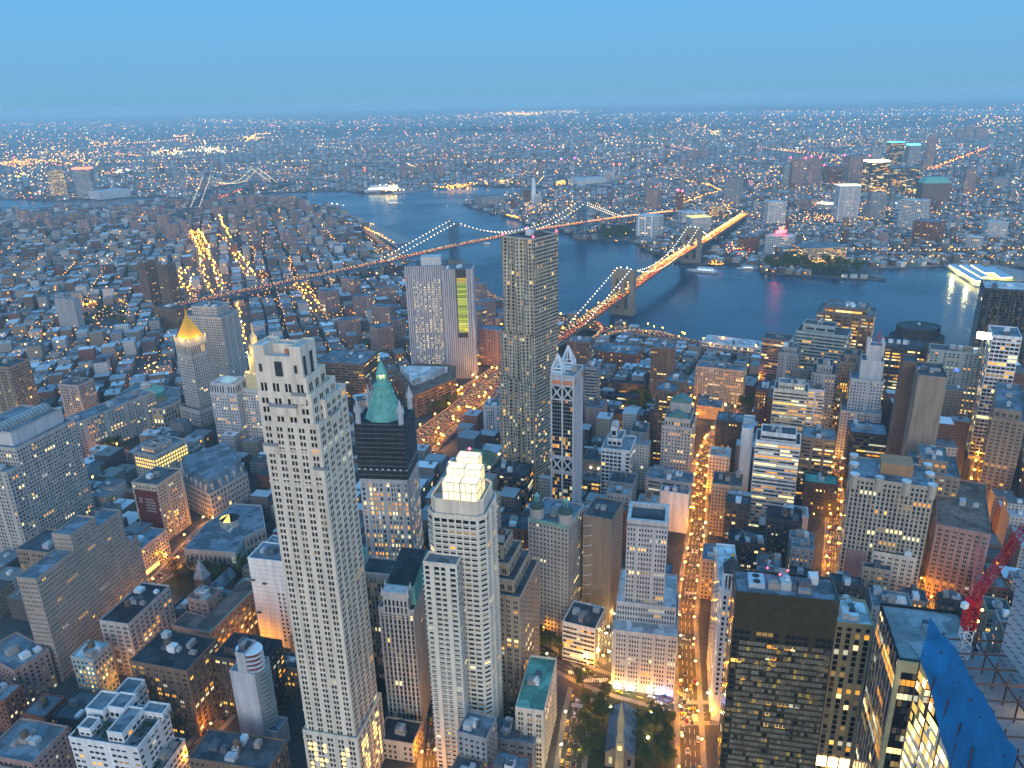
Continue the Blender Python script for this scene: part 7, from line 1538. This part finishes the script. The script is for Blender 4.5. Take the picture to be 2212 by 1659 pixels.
# ------------------------------------------------------------------ trees
random.seed(9)
BARK = mat('bark', (.07, .05, .035), noise=.3); LEAF = [mat('spring_leaves', (.085, .11, .028), noise=.45, scale=.35), mat('young_leaves', (.11, .12, .035), noise=.45, scale=.35), mat('bare_twigs', (.05, .042, .034), noise=.4)]
def tree_proto(k, h, r, n, lm_, dens=1.):
    o = empty('tree', (0, 0, 0), '-', 'tree'); m = MB(); t0 = Vector((0, 0, 0)); t1 = Vector((.2, .1, h * .35)); m.tube(t0, t1, .32, 7); tips = []
    for i in range(7):
        a = random.uniform(0, 6.28); e = t1 + Vector((math.cos(a) * r * random.uniform(.4, .8), math.sin(a) * r * random.uniform(.4, .8), h * random.uniform(.2, .5))); m.tube(t1, e, .14, 5); tips.append(e)
        for j in range(3): e2 = e + Vector((random.uniform(-1, 1) * r * .4, random.uniform(-1, 1) * r * .4, random.uniform(.1, .25) * h)); m.tube(e, e2, .07, 4); tips.append(e2)
    m.build('trunk', BARK, o); m = MB()
    cl = [(t + Vector((random.gauss(0, .5), random.gauss(0, .5), random.gauss(0, .5))), random.uniform(.8, 2.3)) for t in tips]
    for i in range(n):
        c, rr = random.choice(cl); d = Vector((random.gauss(0, 1), random.gauss(0, 1), random.gauss(0, .8))).normalized() * rr * random.random() ** .4; q = c + d; nv = Vector((random.gauss(0, 1), random.gauss(0, 1), random.gauss(.6, 1))).normalized(); t = nv.orthogonal() * random.uniform(.14, .36); b = nv.cross(t) * random.uniform(.6, 1); m.face([q - t, q + b, q + t, q - b])
    m.build('crown', lm_, o); return o
TP = [tree_proto(0, 13, 5.6, 2600, LEAF[0]), tree_proto(1, 11, 4.8, 2200, LEAF[1]), tree_proto(2, 12, 5, 600, LEAF[2])]; TU = [0, 0, 0]
def tree(p, k, label, group, s=1.):
    if not TU[k]: o = TP[k]; o.location = p; o.scale = (s,) * 3; o.rotation_euler = (0, 0, random.random() * 6); TU[k] = 1
    else: o = copy_tree(TP[k], p, random.random() * 6, s)
    tag(o, label, 'tree', group)
def grove(c, poly, n, kinds, label, group, smin=.8, smax=1.25, gap=6):
    P = [at(c, x, y, 0) for x, y in poly]; pl = [(p.x, p.y) for p in P]; bb = bbx(pl); k = 0; tr = 0; done = []
    while k < n and tr < n * 60:
        tr += 1; q = (random.uniform(bb[0], bb[1]), random.uniform(bb[2], bb[3]))
        if not inside(q, pl) or any(math.dist(q, d) < gap for d in done) or any(inside(q, f) for f, b in GRID.get((int(q[0] // 100), int(q[1] // 100)), ())): continue
        tree(Vector((*q, 0)), random.choice(kinds), label, group, random.uniform(smin, smax)); done.append(q); k += 1
grove('H', ((1560, 1120), (1740, 1180), (1700, 1646), (1545, 1646)), 11, (0, 0, 1), 'leafy churchyard tree between the chapel and the car-filled street', 'churchyard trees on the chapel street side')
grove('H', ((1930, 1300), (2120, 1330), (2120, 1660), (1900, 1660)), 12, (0, 0, 1), 'leafy churchyard tree right of the chapel near the brilliant white lamp', 'churchyard trees near the white lamp')
grove('H', ((1165, 720), (1470, 880), (1440, 950), (1165, 930)), 9, (0, 1), 'yellow-green lit tree in the small park by the curving road', 'trees in the small park')
grove('M', ((40, 1000), (250, 830), (1060, 870), (1000, 1010), (250, 1150)), 22, (2, 2, 0), 'nearly bare dark tree in the churchyard before the skylight courthouse', 'trees before the courthouse')
grove('D', ((560, 1180), (740, 1130), (760, 1270), (600, 1280)), 12, (0, 1, 2), 'dark tree in the triangular plaza below the long government slab', 'plaza trees')
grove('E', ((100, 600), (400, 580), (430, 680), (120, 670)), 10, (1, 0), 'bright green lamp-lit tree among the brick housing towers', 'estate trees', 1, 1.5)
grove('E', ((560, 980), (740, 930), (760, 980), (580, 1050)), 8, (0,), 'dark green tree on the island between the highway lanes', 'highway island trees')
grove('O', ((970, 470), (1340, 430), (1340, 620), (980, 590)), 14, (0, 1), 'dark tree in the courtyard garden between the low dark slabs', 'courtyard trees')
grove('D', ((450, 340), (820, 380), (830, 460), (450, 480)), 14, (2, 0), 'tree in the dim park beside the plain blue-grey slab', 'dim park trees', 1, 1.4)
grove('C', ((540, 1180), (1000, 1200), (1250, 1262), (1000, 1255), (540, 1225)), 40, (0, 1), 'dark green tree on the park pier across the river', 'pier park trees', 1.3, 2.2, 12)
grove('B', ((1640, 970), (1890, 980), (1890, 1040), (1660, 1030)), 20, (1, 0), 'tree in the waterfront park at the blue bridge landing', 'bridge landing trees', 1.3, 2, 12)
grove('F', ((400, 960), (480, 950), (480, 1000), (410, 1010)), 6, (1, 0), 'tree lit amber in the little square beside the pale beige slab', 'little square trees')
# grass of parks
gm = mat('dim_grass', (.030, .042, .018), noise=.4, scale=.3)
for c, poly in (('H', ((1555, 1130), (1750, 1120), (2120, 1240), (2130, 1700), (1540, 1700))), ('H', ((1165, 700), (1490, 895), (1425, 955), (1165, 935))), ('M', ((20, 1000), (250, 810), (1070, 880), (1010, 1030), (220, 1170))), ('C', ((520, 1195), (1000, 1205), (1290, 1278), (1000, 1262), (525, 1232))), ('O', ((965, 455), (1345, 410), (1345, 635), (965, 598)))):
    m = MB(); m.face([at(c, x, y, .03) for x, y in poly]); o = m.build('lawn', gm); o['kind'] = 'stuff'; o['label'] = 'dim green lawn under trees'; o['category'] = 'lawn'
# ------------------------------------------------------------------ piers, boats
def pier(label, pts, c='C'):
    P = [at(c, x, y, 0) for x, y in pts]; m = MB(); m.prism([p.xy for p in P], -3.2, .6); o = m.build('pier', CONC); o['kind'] = 'structure'; return P
P = pier('', ((1695, 1190), (1905, 1322), (2040, 1327), (2212, 1290), (2212, 1230), (1900, 1160)))
c0_ = at('C', 1790, 1240, 0); b = empty('pier_shed', Vector((c0_.x, c0_.y, 0)), 'floodlit pier sports roofs with blue-white canopies over yellow pitches', 'pier building'); m = MB(); l_ = MB(); e_ = MB()
def cpt(x, y, z): return at('C', x, y, z)
for (a, bb_, c_, d_) in (((1730, 1187), (1905, 1292), (1960, 1288), (1775, 1185)), ((1800, 1187), (1935, 1268), (1985, 1262), (1850, 1185)), ((1870, 1185), (1960, 1240), (2010, 1236), (1925, 1184)), ((1960, 1205), (2060, 1268), (2140, 1265), (2010, 1200))):
    q = [cpt(*x, 9) for x in (a, bb_, c_, d_)]; m.prism([p.xy for p in q], 8.4, 9.2, bottom=True); l_.face([(p.x, p.y, 8.2) for p in q], (5, 4.2, 1.6)); l_.face([(p.x, p.y, 8.2) for p in reversed(q)], (5, 4.2, 1.6))
    for p in q: m.tube((p.x, p.y, 0), (p.x, p.y, 8.4), .5)
    for i in range(4): a_, z_ = q[i], q[(i + 1) % 4]; l_.face([(a_.x, a_.y, 5.2), (z_.x, z_.y, 5.2), (z_.x, z_.y, 8.1), (a_.x, a_.y, 8.1)], (3.2, 2.6, .9))
m.build('canopy', mat('blue_white_canopy', (.34, .46, .55), noise=.1), b); l_.build('canopy_light', GLOW, b, lit='lit'); m = MB(); q = [cpt(x, y, .7) for x, y in ((1720, 1195), (1905, 1312), (2035, 1318), (2180, 1285), (2000, 1200))]; m.face(q); m.build('sports_pitch', mat('green_turf', (.18, .22, .08)), b)
for x, y in ((1760, 1225), (1850, 1285), (1950, 1300), (2050, 1290), (2000, 1250), (1880, 1230)):
    l = bpy.data.objects.new('pitch_light', bpy.data.lights.new('pitch_light', 'POINT')); COL.objects.link(l); l.parent = b; l.location = cpt(x, y, 7.5) - WL[b.name]; l.data.energy = 60000; l.data.color = (1, .85, .35); l.data.shadow_soft_size = 3
pier('', ((60, 870), (240, 930), (460, 1037), (340, 1062), (225, 990), (140, 955)), 'B'); pier('', ((330, 735), (560, 705), (600, 688), (580, 684), (360, 715)), 'B')
pier('', ((385, 1190), (500, 1215), (505, 1200), (450, 1165)), 'C')
ps_ = at('F', 410, 590, 0); BL['pier17'] = bx(('F', 540, 600), 16, 96, 36, 60, 'long low pier building with a pale roof standing out over the water', S('white', 'pale', 'strip', .2), 0, 3)
def boat(label, c, x, y, L, rz, lit_=(2.5, 2.2, 1.4), col=(.62, .64, .66)):
    p = at(c, x, y, -3); o = empty('boat', p, label, 'boat'); m = MB(); W = L * .2; u, v = dirv(rz), dirv(rz + 90)
    hull = [(-.5, -.5), (.28, -.5), (.5, 0), (.28, .5), (-.5, .5)]; lo = [p + u * a * L * .94 + v * b_ * W * .7 for a, b_ in hull]; up = [p + u * a * L + v * b_ * W for a, b_ in hull]
    m.frustum(lo, -3.1, up, -3 + L * .07); m.build('hull', mat('boat_white', col, noise=.08), o); m = MB(); cb2 = [p + u * a * L + v * b_ * W for a, b_ in ((-.4, -.36), (.12, -.36), (.2, 0), (.12, .36), (-.4, .36))]; z = -3 + L * .07
    m.prism(cb2, z, z + L * .06); m.prism(inset(cb2, L * .05), z + L * .06, z + L * .1); m.build('cabin', MATS['boat_white'], o); m = MB()
    for k in range(10): q = cb2[0] + (cb2[1] - cb2[0]) * ((k + .5) / 10); m.box((q.x, q.y, z + L * .03), L * .03, L * .012, L * .02, rz, lit_); q = cb2[4] + (cb2[3] - cb2[4]) * ((k + .5) / 10); m.box((q.x, q.y, z + L * .03), L * .03, L * .012, L * .02, rz, lit_)
    m.build('cabin_window', GLOW, o, lit='lit')
def wake(c, x, y, x2, y2, w_):
    a, e_ = at(c, x, y, -2.93), at(c, x2, y2, -2.93); d = (e_ - a).normalized(); n_ = Vector((-d.y, d.x, 0)); m = MB()
    for s_ in (-1, 1): m.face([a + n_ * s_ * 1, a + n_ * s_ * 3, e_ + n_ * s_ * (w_ + 5), e_ + n_ * s_ * w_])
    o = m.build('wake', mat('foam', (.20, .26, .30), noise=.4, scale=.05)); o['kind'] = 'stuff'; o['label'] = 'pale foam wake trailing behind the boat'; o['category'] = 'wake'
wake('B', 350, 798, 120, 790, 26); wake('C', 215, 1248, 420, 1262, 16); wake('B', 930, 1056, 860, 1075, 8)
boat('large white motor yacht with blue deck lights near the stone bridge tower', 'C', 140, 1235, 70, 150, (1.4, 1.9, 4)); boat('small ferry leaving a wake in the wide upper river', 'B', 355, 798, 60, 10); boat('white boat in the river just right of the blue bridge tower', 'B', 935, 1055, 34, 160); boat('tug moored at the small dock by the ferry landing', 'C', 420, 1215, 40, 170); boat('tiny pale boat off the navy point', 'B', 690, 812, 26, 90); boat('long grey ship with blazing lights moored at the far pier', 'B', 290, 722, 190, 12, (7, 6, 3), (.3, .3, .32))
dk = MB()
for i in range(60): p = at('B', random.uniform(250, 370), random.uniform(672, 710), random.uniform(8, 26)); dk.octa(p, 3.4, random.choice(((8, 6.5, 3.5), (8, 5, 1.2))))
dk.build('ship_lights', GLOW, lit='lit')['kind'] = 'stuff'
# ------------------------------------------------------------------ haze
m = MB(); m.box((0, 19500, 198), 90000, 50000, 404, 0)
hz = m.build('haze', []); hm = bpy.data.materials.new('haze_air'); hm.use_nodes = True; t = hm.node_tree; t.nodes.remove(t.nodes['Principled BSDF']); pv = t.nodes.new('ShaderNodeVolumePrincipled')
pv.inputs['Color'].default_value = (.66, .92, 1, 1); pv.inputs['Density'].default_value = HAZE; pv.inputs['Density Attribute'].default_value = ''; pv.inputs['Anisotropy'].default_value = 0.0
t.links.new(pv.outputs[0], t.nodes['Material Output'].inputs['Volume']); hm.cycles.homogeneous_volume = True; hz.data.materials.clear(); hz.data.materials.append(hm); hz['kind'] = 'stuff'; hz['label'] = 'pale blue evening haze over the city'; hz['category'] = 'haze'
for o_ in list(bpy.data.objects):
    if o_.type == 'EMPTY' and o_.get('label') == '-': 
        for ch in list(o_.children): bpy.data.objects.remove(ch)
        bpy.data.objects.remove(o_)
